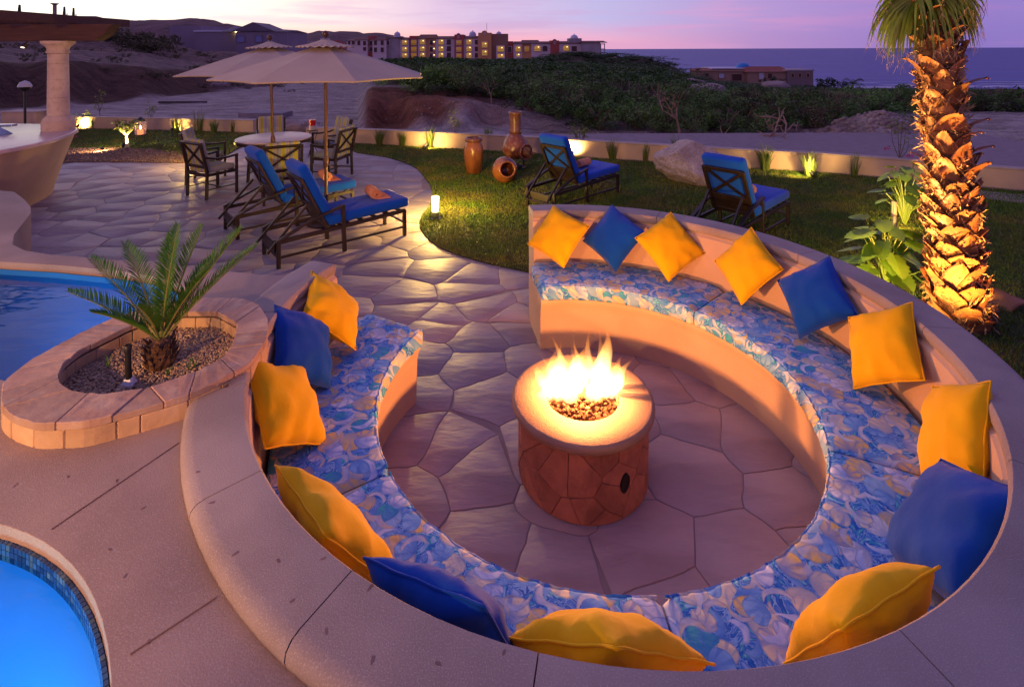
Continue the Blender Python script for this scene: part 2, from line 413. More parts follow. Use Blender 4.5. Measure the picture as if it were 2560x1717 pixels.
# three rows of square glass tiles along the waterline
tb = [MB(), MB(), MB()]
gm = MB(); nt = 200
for k in range(nt):
    a = 178 - k * (176 / nt)
    for row in range(3):
        z1 = 0.846 - row * 0.0185
        r0, r1 = SPA_R - 0.014, SPA_R - 0.003
        da = 176 / nt * 0.42
        prof = [(r0, z1 - 0.0165), (r1, z1 - 0.0165), (r1, z1), (r0, z1)]
        tb[random.choice((0, 0, 1, 1, 2))].arc(prof, a - da, a + da, 1, c=(SPA_C[0], SPA_C[1], 0))
for k in range(3): tag(tb[k].build('waterline_tile', MBLUE[k], spa), kind='stuff')
w1 = MB().add([(x, y, WZ) for x, y in [(SPA_C[0] + (x - SPA_C[0]) * .995, SPA_C[1] + (y - SPA_C[1]) * .995) for x, y in shell]], [tuple(range(len(shell)))]).build('spa_water', WATER); face_up(w1)
tag(w1, 'clear lit water of the lower left pool', kind='structure')
lamp('spa_pool_lamp', (-1.5, 1.05, 0.25), (0.45, 0.85, 1.0), 34, 0.12)
# the larger pool, middle left
poolp = [(-9.4, 2.72), (-2.63, 2.54), (-2.32, 2.44), (-2.12, 2.52), (-1.97, 2.76), (-1.97, 3.09), (-2.12, 3.36), (-2.36, 3.52), (-2.8, 3.65), (-3.3, 3.75), (-3.82, 3.82), (-5.5, 3.96), (-9.4, 4.18)]
poolp = [(x * KS, y * KS) for x, y in poolp]
pool = basin('pool', poolp, 0.845, -0.6, PLASTER2, 0.97, 'dark blue pool basin behind the planter')
w2 = MB().add([(x, y, WZ) for x, y in poolp], [tuple(range(len(poolp)))]).build('pool_water', water_mat('pool_water_far', (0.5, 0.82, 0.95), 0.10, 2.4, 0)); face_up(w2)
tag(w2, 'rippled blue pool water reflecting the sky', kind='structure')
lamp('pool_lamp', (-2.75, 2.75, 0.35), (0.5, 0.85, 1.0), 22, 0.12)

# patio of stamped flagstones ---------------------------------------
patio = tag(MB().box((0, 5.6, -0.0455), (26, 18.4, 0.08)).build('patio', GROUT), 'stamped concrete patio with dark joints', kind='structure')
lawn_edge = [(-5.05, 13.45), (-4.3, 13.0), (-3.61, 12.1), (-2.82, 11.61), (-2.5, 11.3), (-2.19, 10.92), (-1.9, 10.42), (-1.66, 9.78), (-1.48, 9.3), (-1.37, 8.85), (-1.29, 8.4), (-1.27, 7.94), (-1.31, 7.55), (-1.30, 7.27), (-1.25, 7.0), (-1.17, 6.8), (-1.04, 6.52), (-0.88, 6.29), (-0.66, 6.08), (-0.4, 5.89), (-0.1, 5.72), (0.22, 5.56), (0.32, 5.4), (0.33, 4.75)]
wall_line = [(-5.4, 13.62), (-4.28, 13.37), (-2.8, 12.97), (-1.27, 12.53), (0.5, 11.95), (1.77, 11.42), (2.97, 11.0), (4.6, 10.4), (5.97, 9.98), (6.9, 9.52), (7.93, 8.9), (8.6, 8.6), (12.5, 6.8)]
lawn_poly = lawn_edge + [pol(a, 1.8) for a in range(92, -40, -8)] + [(2.5, -1.0), (13, -1.0), (12.45, 6.7)] + [(x, y - .02) for x, y in wall_line[::-1][1:]]
PATIO_REGION = [(-9.8, 6.6), (-5.9, 6.0), (-4.0, 4.5), (-1.4, 3.9), (-1.0, 3.2), pol(200, 1.5), pol(240, 1.5), pol(280, 1.5), pol(320, 1.5), pol(0, 1.5), pol(40, 1.5), pol(70, 1.5), pol(90, 1.6), (0.55, 5.1), (0.5, 5.8), (-0.5, 6.4), (-0.9, 6.9), (-1.0, 8.9), (-1.4, 10.3), (-2.2, 11.5), (-3.2, 12.4), (-4.6, 13.5), (-6.6, 13.8), (-6.9, 11.6), (-9.8, 11.6)]
seeds = []
rs = random.Random(11)
y = 0.6
while y < 14.2:
    s = 0.44 if y < 5 else (0.56 if y < 8 else 0.70)
    x = -10.4
    while x < 2.6:
        seeds.append((x + rs.uniform(-.36, .36) * s, y + rs.uniform(-.36, .36) * s)); x += s
    y += s * 0.86
def voronoi_cell(i, pts, rad):
    cx_, cy_ = pts[i]
    poly = [(cx_ - rad, cy_ - rad), (cx_ + rad, cy_ - rad), (cx_ + rad, cy_ + rad), (cx_ - rad, cy_ + rad)]
    for j, (qx, qy) in enumerate(pts):
        if j == i or abs(qx - cx_) > 2 * rad or abs(qy - cy_) > 2 * rad: continue
        nx, ny = qx - cx_, qy - cy_; d = (qx * qx + qy * qy - cx_ * cx_ - cy_ * cy_) / 2
        out = []
        for k in range(len(poly)):
            p, q = poly[k], poly[(k + 1) % len(poly)]
            a = p[0] * nx + p[1] * ny - d; b = q[0] * nx + q[1] * ny - d
            if a <= 0: out.append(p)
            if a * b < 0:
                t = a / (a - b); out.append((p[0] + t * (q[0] - p[0]), p[1] + t * (q[1] - p[1])))
        poly = out
        if len(poly) < 3: return None
    return poly
def inset_poly(poly, d):
    n = len(poly); out = []
    for i in range(n):
        p0, p1, p2 = Vector(poly[i - 1]), Vector(poly[i]), Vector(poly[(i + 1) % n])
        e1 = (p1 - p0).normalized(); e2 = (p2 - p1).normalized()
        n1 = Vector((-e1.y, e1.x)); n2 = Vector((-e2.y, e2.x)); b = (n1 + n2)
        if b.length < 1e-4: b = n1
        b = b.normalized(); k = d / max(0.35, b.dot(n1))
        out.append(tuple(p1 + b * k))
    return out
def clean(poly, mind):
    out = []
    for p in poly:
        if not out or math.hypot(p[0] - out[-1][0], p[1] - out[-1][1]) > mind: out.append(p)
    if len(out) > 2 and math.hypot(out[0][0] - out[-1][0], out[0][1] - out[-1][1]) < mind: out.pop()
    return out
n_stone = 0
for i, (sx, sy) in enumerate(seeds):
    if not in_poly(sx, sy, PATIO_REGION): continue
    p = voronoi_cell(i, seeds, 1.1)
    if not p: continue
    p = clean(p, 0.07)
    if len(p) < 3: continue
    # wobble the long sides a little, so joints are not ruler straight
    q = []
    for k in range(len(p)):
        a, b = p[k], p[(k + 1) % len(p)]
        q.append(a); L_ = math.hypot(b[0] - a[0], b[1] - a[1])
        if L_ > 0.12:
            m_ = int(L_ / 0.07) + 1
            for t in [i_ / m_ for i_ in range(1, m_)]:
                mx, my = a[0] + (b[0] - a[0]) * t, a[1] + (b[1] - a[1]) * t
                o1 = noise.noise((mx * 2.6, my * 2.6, 1.5)) * 0.03 + noise.noise((mx * 13, my * 13, 3.5)) * 0.007; o2 = noise.noise((mx * 2.6, my * 2.6, 7.5)) * 0.03 + noise.noise((mx * 13, my * 13, 9.5)) * 0.007
                q.append((mx + o1, my + o2))
    a_ = inset_poly(q, 0.0036); b_ = inset_poly(q, 0.0095)
    n = len(q); dz = rs.uniform(-0.001, 0.001)
    V = [(x - sx, y - sy, -0.013) for x, y in a_] + [(x - sx, y - sy, -0.0027 + dz) for x, y in a_] + [(x - sx, y - sy, dz) for x, y in b_]
    F = [tuple(range(2 * n, 3 * n))]
    for k in range(n):
        k2 = (k + 1) % n
        F.append((k, k2, n + k2, n + k)); F.append((n + k, n + k2, 2 * n + k2, 2 * n + k))
    o = MB().add(V, F).build('flagstone', PAVER, patio, auto=60); o.location = (sx, sy, 0); n_stone += 1
print('flagstones', n_stone)

# ================================================================== ROUND SEATING
bench = thing('fire_pit_bench', 'round built-in stucco bench with a wide concrete cap around the fire pit', 'bench', (RX, RY, 0))
A_SEAT0, A_SEAT1 = -208.5, 99.6                    # degrees, counter-clockwise from the left end to the right end
A_BACK0, A_BACK1 = -199.5, 98.2
# seat base: front face with a rounded lip
prof = [(1.235, 0.0), (1.225, 0.30), (1.212, 0.35), (1.20, 0.375), (1.198, 0.392), (1.205, 0.404), (1.225, 0.41), (1.70, 0.41), (1.70, 0.0)]
MB().arc(prof, A_SEAT0, A_SEAT1, 110).build('seat_base', STUCCO, bench, auto=50)
prof = [(1.655, 0.405), (1.715, 0.86), (1.735, 0.872), (1.74, 0.885), (1.925, 0.885), (1.925, 0.0), (1.66, 0.0)]
MB().arc(prof, A_BACK0, A_BACK1, 110).build('backrest_wall', STUCCO, bench, auto=40)
capp = [(1.732, 0.884), (1.726, 0.892), (1.724, 0.915), (1.727, 0.938), (1.737, 0.950), (1.905, 0.950), (1.93, 0.945), (1.946, 0.930), (1.950, 0.910), (1.945, 0.893), (1.93, 0.884)]
joints = [A_BACK0, -178, -157, -138.4, -120.35, -102.2, -72, -40, -8, 24, 62, A_BACK1]
capn = [(min(r, 1.80), z) for r, z in capp[:5]] + [(1.80, .950), (1.80, .884)]      # narrower where the planter is built over the wall
for a, b in zip(joints[:-1], joints[1:]):
    n = max(6, int((b - a) / 2.6))
    MB().arc(capn if a == -178 else capp, a + 0.06, b - 0.06, n).build('cap_slab', CAPSTONE, bench, auto=50)
kk = 0
for (x, y) in [(1155, 185), (1240, 365), (1625, 705), (1705, 940), (2165, 860), (1905, 1115), (2180, 1280), (1380, 660), (1890, 690)]:
    p = G(*r7(x, y), 0.95); o = share('stone_chip', chip0[kk % 3], bench); kk += 1
    o.location = p - Vector((RX, RY, 0)) ; o.rotation_euler = (0, 0, random.uniform(0, 3))
for (x, y) in [(60, 1020), (70, 1415), (425, 1440), (785, 1380)]:
    p = G(900 + x * .4572, 1000 + y * .4572, 0.95); o = share('stone_chip', chip0[kk % 3], bench); kk += 1
    o.location = p - Vector((RX, RY, 0)); o.rotation_euler = (0, 0, random.uniform(0, 3))

# seat cushions with a printed shell-and-swirl cloth ------------------
def print_mat(name):
    m = bpy.data.materials.new(name); m.use_nodes = True; t = m.node_tree; N = t.nodes; L = t.links
    b = N['Principled BSDF']; b.inputs['Roughness'].default_value = 0.9; b.inputs['Specular IOR Level'].default_value = 0.15
    tc = N.new('ShaderNodeTexCoord')
    sp = N.new('ShaderNodeSeparateXYZ'); L.new(tc.outputs['Object'], sp.inputs[0])
    def M(op, a, b_=None, c_=None):
        n = N.new('ShaderNodeMath'); n.operation = op
        for i, v in enumerate((a, b_, c_)):
            if v is None: continue
            if hasattr(v, 'is_output'): L.new(v, n.inputs[i])
            else: n.inputs[i].default_value = v
        return n.outputs[0]
    # cloth coordinates: x, y plus height so that the print wraps over the front edge
    cv = N.new('ShaderNodeCombineXYZ'); L.new(M('ADD', sp.outputs[0], M('MULTIPLY', sp.outputs[2], 0.6)), cv.inputs[0]); L.new(M('ADD', sp.outputs[1], M('MULTIPLY', sp.outputs[2], 0.8)), cv.inputs[1])
    wn_ = N.new('ShaderNodeTexNoise'); wn_.inputs['Scale'].default_value = 7; wn_.inputs['Detail'].default_value = 2; L.new(cv.outputs[0], wn_.inputs['Vector'])
    off = N.new('ShaderNodeVectorMath'); off.operation = 'MULTIPLY_ADD'; off.inputs[1].default_value = (.05, .05, 0); L.new(wn_.outputs['Color'], off.inputs[0]); L.new(cv.outputs[0], off.inputs[2])
    P = off.outputs[0]
    def shells(offset, scale, ax_, by_, ribs, stops, dark, crescent=None):
        """one printed layer: an oval shell in every cell, turned at random, ribbed from its hinge; returns colour and mask"""
        o_ = N.new('ShaderNodeVectorMath'); o_.operation = 'ADD'; o_.inputs[1].default_value = offset; L.new(P, o_.inputs[0]); Q = o_.outputs[0]
        v = N.new('ShaderNodeTexVoronoi'); v.voronoi_dimensions = '2D'; v.inputs['Scale'].default_value = scale; v.inputs['Randomness'].default_value = 0.85; L.new(Q, v.inputs['Vector'])
        d = N.new('ShaderNodeVectorMath'); d.operation = 'SUBTRACT'; L.new(Q, d.inputs[0]); L.new(v.outputs['Position'], d.inputs[1])
        sc = N.new('ShaderNodeSeparateColor'); L.new(v.outputs['Color'], sc.inputs[0])
        th = M('MULTIPLY', sc.outputs[0], 6.2832)
        s2 = N.new('ShaderNodeSeparateXYZ'); L.new(d.outputs[0], s2.inputs[0]); ct, st_ = M('COSINE', th), M('SINE', th)
        x = M('SUBTRACT', M('MULTIPLY', s2.outputs[0], ct), M('MULTIPLY', s2.outputs[1], st_)); y = M('ADD', M('MULTIPLY', s2.outputs[0], st_), M('MULTIPLY', s2.outputs[1], ct))
        sz = M('ADD', 0.75, M('MULTIPLY', sc.outputs[1], 0.5))
        ex = M('DIVIDE', M('MULTIPLY', x, scale / ax_), sz); ey = M('DIVIDE', M('MULTIPLY', y, scale / by_), sz)
        e = M('SQRT', M('ADD', M('MULTIPLY', ex, ex), M('MULTIPLY', ey, ey)))
        hy = M('ADD', ey, 1.0); fan = M('SINE', M('MULTIPLY', M('ARCTAN2', ex, hy), ribs)); hd = M('MULTIPLY', M('SQRT', M('ADD', M('MULTIPLY', ex, ex), M('MULTIPLY', hy, hy))), 0.5)
        rp1 = ramp(t, stops, 'CONSTANT'); L.new(sc.outputs[2], rp1.inputs[0])
        grad = N.new('ShaderNodeMapRange'); grad.inputs[1].default_value = 0.15; grad.inputs[2].default_value = 0.95; grad.inputs[3].default_value = 0.75; grad.inputs[4].default_value = 0.0; L.new(hd, grad.inputs[0])
        fr_ = N.new('ShaderNodeMapRange'); fr_.inputs[1].default_value = 0.0; fr_.inputs[2].default_value = 0.8; fr_.inputs[4].default_value = 0.62; L.new(fan, fr_.inputs[0])
        col = mixc(t, M('MINIMUM', M('MAXIMUM', grad.outputs[0], fr_.outputs[0]), 1.0), rp1.outputs[0], dark)
        rim = N.new('ShaderNodeMapRange'); rim.inputs[1].default_value = 0.84; rim.inputs[2].default_value = 0.97; rim.inputs[4].default_value = 0.6; L.new(e, rim.inputs[0])
        col = mixc(t, rim.outputs[0], col, (0.07, 0.20, 0.46))
        mk = N.new('ShaderNodeMapRange'); mk.inputs[1].default_value = 1.0; mk.inputs[2].default_value = 0.95; L.new(e, mk.inputs[0]); mask = mk.outputs[0]
        if crescent:
            ey2 = M('SUBTRACT', ey, crescent); e2 = M('SQRT', M('ADD', M('MULTIPLY', ex, ex), M('MULTIPLY', ey2, ey2)))
            m2_ = N.new('ShaderNodeMapRange'); m2_.inputs[1].default_value = 0.92; m2_.inputs[2].default_value = 1.0; L.new(e2, m2_.inputs[0]); mask = M('MULTIPLY', mask, m2_.outputs[0])
        return col, mask
    BLUE_, SKY_, CREAM_, GOLD, TEAL, DEEP, PERI = (0.03, 0.19, 0.62), (0.26, 0.52, 0.80), (0.78, 0.72, 0.46), (0.74, 0.54, 0.12), (0.06, 0.42, 0.48), (0.015, 0.10, 0.44), (0.28, 0.46, 0.78)
    wv = N.new('ShaderNodeTexNoise'); wv.inputs['Scale'].default_value = 11; wv.inputs['Detail'].default_value = 3; wv.inputs['Distortion'].default_value = 2.6; L.new(cv.outputs[0], wv.inputs['Vector'])
    bgc = ramp(t, [(0.30, PERI), (0.42, BLUE_), (0.47, SKY_), (0.50, DEEP), (0.55, BLUE_), (0.60, TEAL), (0.64, SKY_), (0.75, PERI)]); L.new(wv.outputs['Fac'], bgc.inputs[0])
    c = bgc.outputs[0]
    for args in (((0.3, 0.1, 0), 9.0, .62, .36, 9, [(0.0, SKY_), (0.3, PERI), (0.55, CREAM_), (0.8, SKY_)], BLUE_, .62), ((1.7, 0.9, 0), 7.5, .44, .40, 15, [(0.0, CREAM_), (0.3, GOLD), (0.5, SKY_), (0.72, (.72, .78, .82)), (0.84, GOLD)], (0.22, 0.34, 0.52), None),
                 ((4.1, 2.3, 0), 8.2, .40, .33, 11, [(0.0, SKY_), (0.35, CREAM_), (0.55, TEAL), (0.68, (.70, .78, .84)), (0.85, GOLD)], (0.05, 0.20, 0.60), None), ((6.6, 5.2, 0), 9.5, .52, .46, 8, [(0.0, CREAM_), (0.45, (.74, .80, .84)), (0.75, GOLD)], PERI, .5)):
        cc_, mm_ = shells(*args); c = mixc(t, mm_, c, cc_)
    wsh = N.new('ShaderNodeTexNoise'); wsh.inputs['Scale'].default_value = 22; wsh.inputs['Detail'].default_value = 4; L.new(cv.outputs[0], wsh.inputs['Vector'])
    wr = N.new('ShaderNodeMapRange'); wr.inputs[1].default_value = 0.5; wr.inputs[2].default_value = 0.75; wr.inputs[4].default_value = 0.45; L.new(wsh.outputs['Fac'], wr.inputs[0])
    c = mixc(t, wr.outputs[0], c, (0.16, 0.34, 0.70))
    L.new(c, b.inputs['Base Color'])
    nb = N.new('ShaderNodeTexNoise'); nb.inputs['Scale'].default_value = 26; nb.inputs['Detail'].default_value = 3; L.new(tc.outputs['Object'], nb.inputs['Vector'])
    bp = N.new('ShaderNodeBump'); bp.inputs['Strength'].default_value = 0.3; bp.inputs['Distance'].default_value = 0.012; L.new(nb.outputs['Fac'], bp.inputs['Height']); L.new(bp.outputs[0], b.inputs['Normal'])
    return m
PRINT = print_mat('shell_print_cloth')
def cushion_arc(name, a0, a1, parent=None):
    r0, r1, z0, z1 = 1.158, 1.652, 0.411, 0.528
    nr, nz, na = 12, 5, max(10, int((a1 - a0) / 1.6)); rc = 0.028
    # rounded rectangle section
    sec = []
    def corner(cr, cz, s):
        for k in range(4):
            q = s + PI / 2 * k / 3; sec.append((cr + rc * math.cos(q), cz + rc * math.sin(q)))
    corner(r1 - rc, z0 + rc, -PI / 2)
    corner(r1 - rc, z1 - rc, 0)
    for k in range(1, nr): sec.append((r1 - rc - (r1 - r0 - 2 * rc) * k / nr, z1))
    corner(r0 + rc, z1 - rc, PI / 2); corner(r0 + rc, z0 + rc, PI)
    V = []; F = []; m = len(sec)
    for k in range(na + 1):
        t = k / na; a = a0 + (a1 - a0) * t
        edge = min(t, 1 - t) * (a1 - a0) * PI / 180 * 1.4         # metres from the nearer end
        sq = 1 - max(0, 1 - edge / 0.035) ** 2 * 0.32
        for r, z in sec:
            rm, zm = (r0 + r1) / 2, (z0 + z1) / 2
            puff = 0.014 * max(0, 1 - ((r - rm) / .25) ** 2) if z > zm else 0
            wr_ = noise.noise((a * .35, r * 7, 0.3)) * 0.006 if z > zm else 0
            fr = noise.noise((a * .8, z * 12, 4.1)) * 0.006 if r < r0 + .03 else 0
            zz = zm + (z - zm) * (sq if z > zm else 1) + (puff + wr_) * min(1, edge / .05)
            rr = rm + (r - rm) * (0.94 + 0.06 * min(1, edge / .03)) + fr
            if z < zm: zz = z
            V.append((rr * math.cos(R(a)), rr * math.sin(R(a)), zz))
    for k in range(na):
        for i in range(m):
            i2 = (i + 1) % m; F.append((k * m + i, (k + 1) * m + i, (k + 1) * m + i2, k * m + i2))
    F.append(tuple(range(m))); F.append(tuple(na * m + i for i in range(m - 1, -1, -1)))
    o = MB().add(V, F).build(name, PRINT, parent, auto=50); o.location = (RX, RY, 0)
    pp = []; n_ = max(20, int((a1 - a0) / .9))
    for k in range(n_ + 1):
        a = a0 + .5 + (a1 - a0 - 1) * k / n_; fr = noise.noise((a * .8, z1 * 12, 4.1)) * .006; w_ = .0016 * math.sin(k * 2.1)
        pp.append(((r0 + .010 + fr + w_) * math.cos(R(a)), (r0 + .010 + fr + w_) * math.sin(R(a)), z1 - .006 + w_))
    MB().tube(pp, .0055, 6).build('piping', PRINT, o, auto=60)
    return o
CUSH = [(-208.3, -147.9, 'shell-print seat cushion on the left arm of the round bench, under three pillows'),
        (-147.5, -86.4, 'shell-print seat cushion on the near left of the round bench'),
        (-86.0, -25.5, 'shell-print seat cushion nearest the camera on the right of the bench'),
        (-25.1, 41.7, 'long shell-print seat cushion on the right side of the round bench'),
        (42.1, 99.4, 'shell-print seat cushion at the far open end of the bench, under diamond pillows')]
for a, b, l in CUSH: tag(cushion_arc('seat_cushion', a, b), l, 'seat cushion', 'printed cushions on the round bench')

# pillows ------------------------------------------------------------
def pillow_mesh(seed, size=0.45):
    rn = random.Random(seed); N_ = 18; V = []; F = []
    ph = [rn.uniform(0, 6.28) for _ in range(6)]
    for side in (1, -1):
        for j in range(N_ + 1):
            for i in range(N_ + 1):
                u = i / N_ * 2 - 1; v = j / N_ * 2 - 1
                pin = 0.06
                x = u * (1 - pin * (1 - v * v) * abs(u)) ; yy = v * (1 - pin * (1 - u * u) * abs(v))
                e = max(0, 1 - abs(u) ** 2.6) * max(0, 1 - abs(v) ** 2.6)
                h = 0.074 * e ** 0.52
                # creases running in from corners and seams
                rr = (1 - e)
                cr = math.sin(7 * math.atan2(v, u) + ph[0] + 2 * u) * 0.010 * rr * (e > 0) * min(1, 6 * e) + math.sin(17 * math.atan2(v, u) + ph[1]) * 0.004 * rr * min(1, 6 * e)
                cr += noise.noise((u * 2.2 + seed, v * 2.2, side * 3.0)) * 0.012 * min(1, 3 * e)
                sag = -0.03 * (1 - abs(u)) * max(0, -v) * 0
                V.append((x * size / 2, yy * size / 2, side * (h + cr) if 0 < e else 0))
    n = N_ + 1; off = n * n
    for j in range(N_):
        for i in range(N_):
            a = j * n + i
            F.append((a, a + 1, a + n + 1, a + n)); F.append((off + a, off + a + n, off + a + n + 1, off + a + 1))
    return V, F
def make_pillow(seed, m, size, nm='throw_pillow'):
    V, F = pillow_mesh(seed, size)
    b = MB(); b.add(V, F)
    me = bpy.data.meshes.new(nm); me.from_pydata(b.v, [], b.f); bm = bmesh.new(); bm.from_mesh(me)
    bmesh.ops.remove_doubles(bm, verts=bm.verts, dist=0.0004); bmesh.ops.recalc_face_normals(bm, faces=bm.faces)
    for f in bm.faces: f.smooth = True
    bm.to_mesh(me); bm.free(); me.materials.append(m)
    o = link(bpy.data.objects.new(nm, me)); pp = []; n_ = 18
    ring_ = [(i / n_ * 2 - 1, -1) for i in range(n_)] + [(1, i / n_ * 2 - 1) for i in range(n_)] + [(1 - i / n_ * 2, 1) for i in range(n_)] + [(-1, 1 - i / n_ * 2) for i in range(n_ + 1)]
    for u, v in ring_: pp.append((u * (1 - .06 * (1 - v * v) * abs(u)) * size / 2 * .997, v * (1 - .06 * (1 - u * u) * abs(v)) * size / 2 * .997, .0015 * math.sin(u * 9 + v * 7)))
    MB().tube(pp, .0036, 5, cap=False).build('piping', m, o, smooth=True)
    return o
# (yellow?, size, position, axes) or (yellow?, size, None, (ring angle, radius, height, roll, lean back))
PIL = [(1, 0.410, (0.393, 4.494, 0.794), [[0.589, -0.711, -0.384], [0.381, 0.663, -0.644], [0.713, 0.232, 0.662]], 'yellow pillow standing on its corner at the far open end of the bench'),
       (0, 0.407, (0.861, 4.436, 0.799), [[0.662, -0.561, -0.497], [0.149, 0.749, -0.646], [0.735, 0.353, 0.579]], 'blue pillow standing on its corner between two yellow ones at the far end'),
       (1, 0.402, (1.281, 4.244, 0.796), [[0.842, -0.539, 0.01], [0.331, 0.502, -0.799], [0.425, 0.677, 0.601]], 'yellow diamond pillow next to the blue one at the far end, over the cushion middle'),
       (1, 0.401, (1.723, 3.832, 0.806), [[0.617, -0.14, -0.774], [-0.259, 0.893, -0.368], [0.743, 0.428, 0.515]], 'yellow diamond pillow right beside the seam of the two far cushions'),
       (0, 0.396, (1.953, 3.364, 0.796), [[0.638, 0.065, -0.768], [-0.472, 0.82, -0.322], [0.609, 0.568, 0.554]], 'tilted blue pillow against the backrest in front of the palm'),
       (1, 0.406, (2.014, 2.833, 0.779), [[0.401, 0.38, -0.833], [-0.718, 0.695, -0.028], [0.569, 0.61, 0.552]], 'upright yellow pillow right of the tilted blue one, beside the palm side of the bench'),
       (1, 0.402, (1.898, 2.236, 0.753), [[-0.043, 0.516, -0.856], [-0.815, 0.478, 0.329], [0.578, 0.711, 0.4]], 'yellow pillow wedged beside the big blue pillow on the near right'),
       (0, 0.440, (1.54, 1.84, 0.715), [[-0.067, 0.749, -0.659], [-0.888, 0.257, 0.382], [0.455, 0.611, 0.648]], 'big blue pillow slumped in the near right curve of the bench'),
       (1, 0.400, None, (-66.8, 1.525, 0.71, -4, 32), 'yellow pillow leaning on the near backrest, right of the cushion seam'),
       (1, 0.415, None, (-96.3, 1.5, 0.715, 47, 40), 'yellow pillow at the very front of the bench, seen from behind'),
       (0, 0.430, None, (-113.6, 1.545, 0.72, -10, 26), 'blue pillow seen from behind at the near left of the bench'),
       (1, 0.430, None, (-133.8, 1.53, 0.71, -4, 36), 'yellow pillow with folded corner at the near left of the bench'),
       (1, 0.404, (-1.078, 2.464, 0.728), [[0.374, -0.552, 0.745], [0.757, 0.645, 0.098], [-0.535, 0.528, 0.66]], 'yellow pillow on the left arm beside the stone planter'),
       (0, 0.400, (-1.168, 2.891, 0.752), [[0.495, -0.34, 0.799], [0.658, 0.748, -0.089], [-0.568, 0.57, 0.594]], 'blue pillow between two yellow ones on the left arm'),
       (1, 0.410, (-1.132, 3.264, 0.777), [[0.643, -0.239, 0.727], [0.337, 0.941, 0.011], [-0.687, 0.238, 0.686]], 'yellow pillow at the open end of the left arm')]
for i, (ye, S, pos, ax, lab) in enumerate(PIL):
    o = make_pillow(i + 3, YELF if ye else BLUEF, S)
    if pos is None:
        a, r, z, roll, lean = ax
        er = Vector((math.cos(R(a)), math.sin(R(a)), 0)); zz = Vector((0, 0, 1)); l = R(lean)
        nrm = -er * math.cos(l) + zz * math.sin(l); up = er * math.sin(l) + zz * math.cos(l); rt = up.cross(nrm)
        M3 = Matrix((rt, up, nrm)).transposed() @ Matrix.Rotation(R(roll), 3, 'Z'); pos = (RX + r * er.x, RY + r * er.y, z)
    else: M3 = Matrix(ax)
    o.matrix_world = Matrix.Translation(pos) @ M3.to_4x4()
    tag(o, lab, 'pillow', 'throw pillows on the round bench')

# ================================================================== FIRE PIT
FX, FY = 0.395, 2.985
pit = thing('fire_pit', 'round stone-clad gas fire pit with a smooth concrete rim', 'fire pit', (FX, FY, 0))
CORE = pm('pit_mortar', (0.33, 0.14, 0.095), (0.27, 0.115, 0.08), scale=8, rough=0.9, bump=0.3, bscale=50)
PSTONE = pm('pit_stone', (0.40, 0.17, 0.115), (0.29, 0.12, 0.08), scale=7, rough=0.8, bump=0.9, bscale=30, c3=(0.17, 0.07, 0.045), scale3=9, f3=0.5, obj_rand=0.13, bdist=0.014)
MB().ring([(0.30, 0.0), (0.355, 0.0), (0.355, 0.362), (0.30, 0.362)], 56).build('core', CORE, pit, auto=40)
RIMM = pm('pit_rim_concrete', (0.27, 0.18, 0.14), (0.22, 0.145, 0.11), scale=6, rough=0.7, bump=0.2, bscale=120)
rp = [(0.208, 0.352), (0.208, 0.412), (0.214, 0.419), (0.385, 0.421), (0.398, 0.416), (0.405, 0.403), (0.404, 0.387), (0.396, 0.375), (0.380, 0.366), (0.362, 0.362), (0.30, 0.352)]
MB().ring(rp, 72).build('rim', RIMM, pit, auto=50)
MB().lathe([(0.0, 0.325), (0.30, 0.325), (0.30, 0.34), (0.0, 0.341)], 40).build('burner_pan', CORE, pit)
# irregular cladding stones: voronoi cells in (angle, height)
rs2 = random.Random(5); U = 2 * PI * 0.355
pts = []
for k in range(22):
    for j, hz in enumerate((0.07, 0.26)):
        if rs2.random() < 0.06: continue
        pts.append((k * U / 22 + rs2.uniform(-.045, .045), hz + rs2.uniform(-.075, .075)))
allp = pts + [(x - U, z) for x, z in pts] + [(x + U, z) for x, z in pts]
vent_a = -62.2
for i in range(len(pts)):
    p = voronoi_cell(i, allp, 0.24)
    if not p: continue
    # clip to the height of the drum
    def clipz(poly, zc, keep_below):
        out = []
        for k in range(len(poly)):
            a, b = poly[k], poly[(k + 1) % len(poly)]
            ia = (a[1] <= zc) == keep_below; ib = (b[1] <= zc) == keep_below
            if ia: out.append(a)
            if ia != ib:
                t = (zc - a[1]) / (b[1] - a[1]); out.append((a[0] + t * (b[0] - a[0]), zc))
        return out
    p = clipz(clipz(p, 0.359, True), 0.002, False)
    p = clean(p, 0.012)
    if len(p) < 3: continue
    q = []
    for k in range(len(p)):
        a, b = p[k], p[(k + 1) % len(p)]; L_ = math.hypot(b[0] - a[0], b[1] - a[1]); m_ = max(1, int(L_ / 0.05))
        for t in range(m_): q.append((a[0] + (b[0] - a[0]) * t / m_, a[1] + (b[1] - a[1]) * t / m_))
    q = inset_poly(q, 0.0007); q2 = inset_poly(q, 0.0016)
    n = len(q); th = rs2.uniform(0.012, 0.0165); V = []
    cxm = sum(a[0] for a in q) / n; czm = sum(a[1] for a in q) / n
    for (u, z), rr in [(a, 0.353) for a in q] + [(a, 0.353 + th - .004) for a in q] + [(a, 0.353 + th) for a in q2]:
        V.append((rr * math.cos(u / 0.355), rr * math.sin(u / 0.355), z))
    V.append(((0.353 + th + .0006) * math.cos(cxm / .355), (0.353 + th + .0006) * math.sin(cxm / .355), czm))
    F = [(k, (k + 1) % n, n + (k + 1) % n, n + k) for k in range(n)] + [(n + k, n + (k + 1) % n, 2 * n + (k + 1) % n, 2 * n + k) for k in range(n)] + [(2 * n + k, 2 * n + (k + 1) % n, 3 * n) for k in range(n)]
    MB().add(V, F).build('cladding_stone', PSTONE, pit, auto=50)
VENT = pm('vent_black', (0.012, 0.01, 0.01), rough=0.8)
vb = MB(); vv = []; n = 20
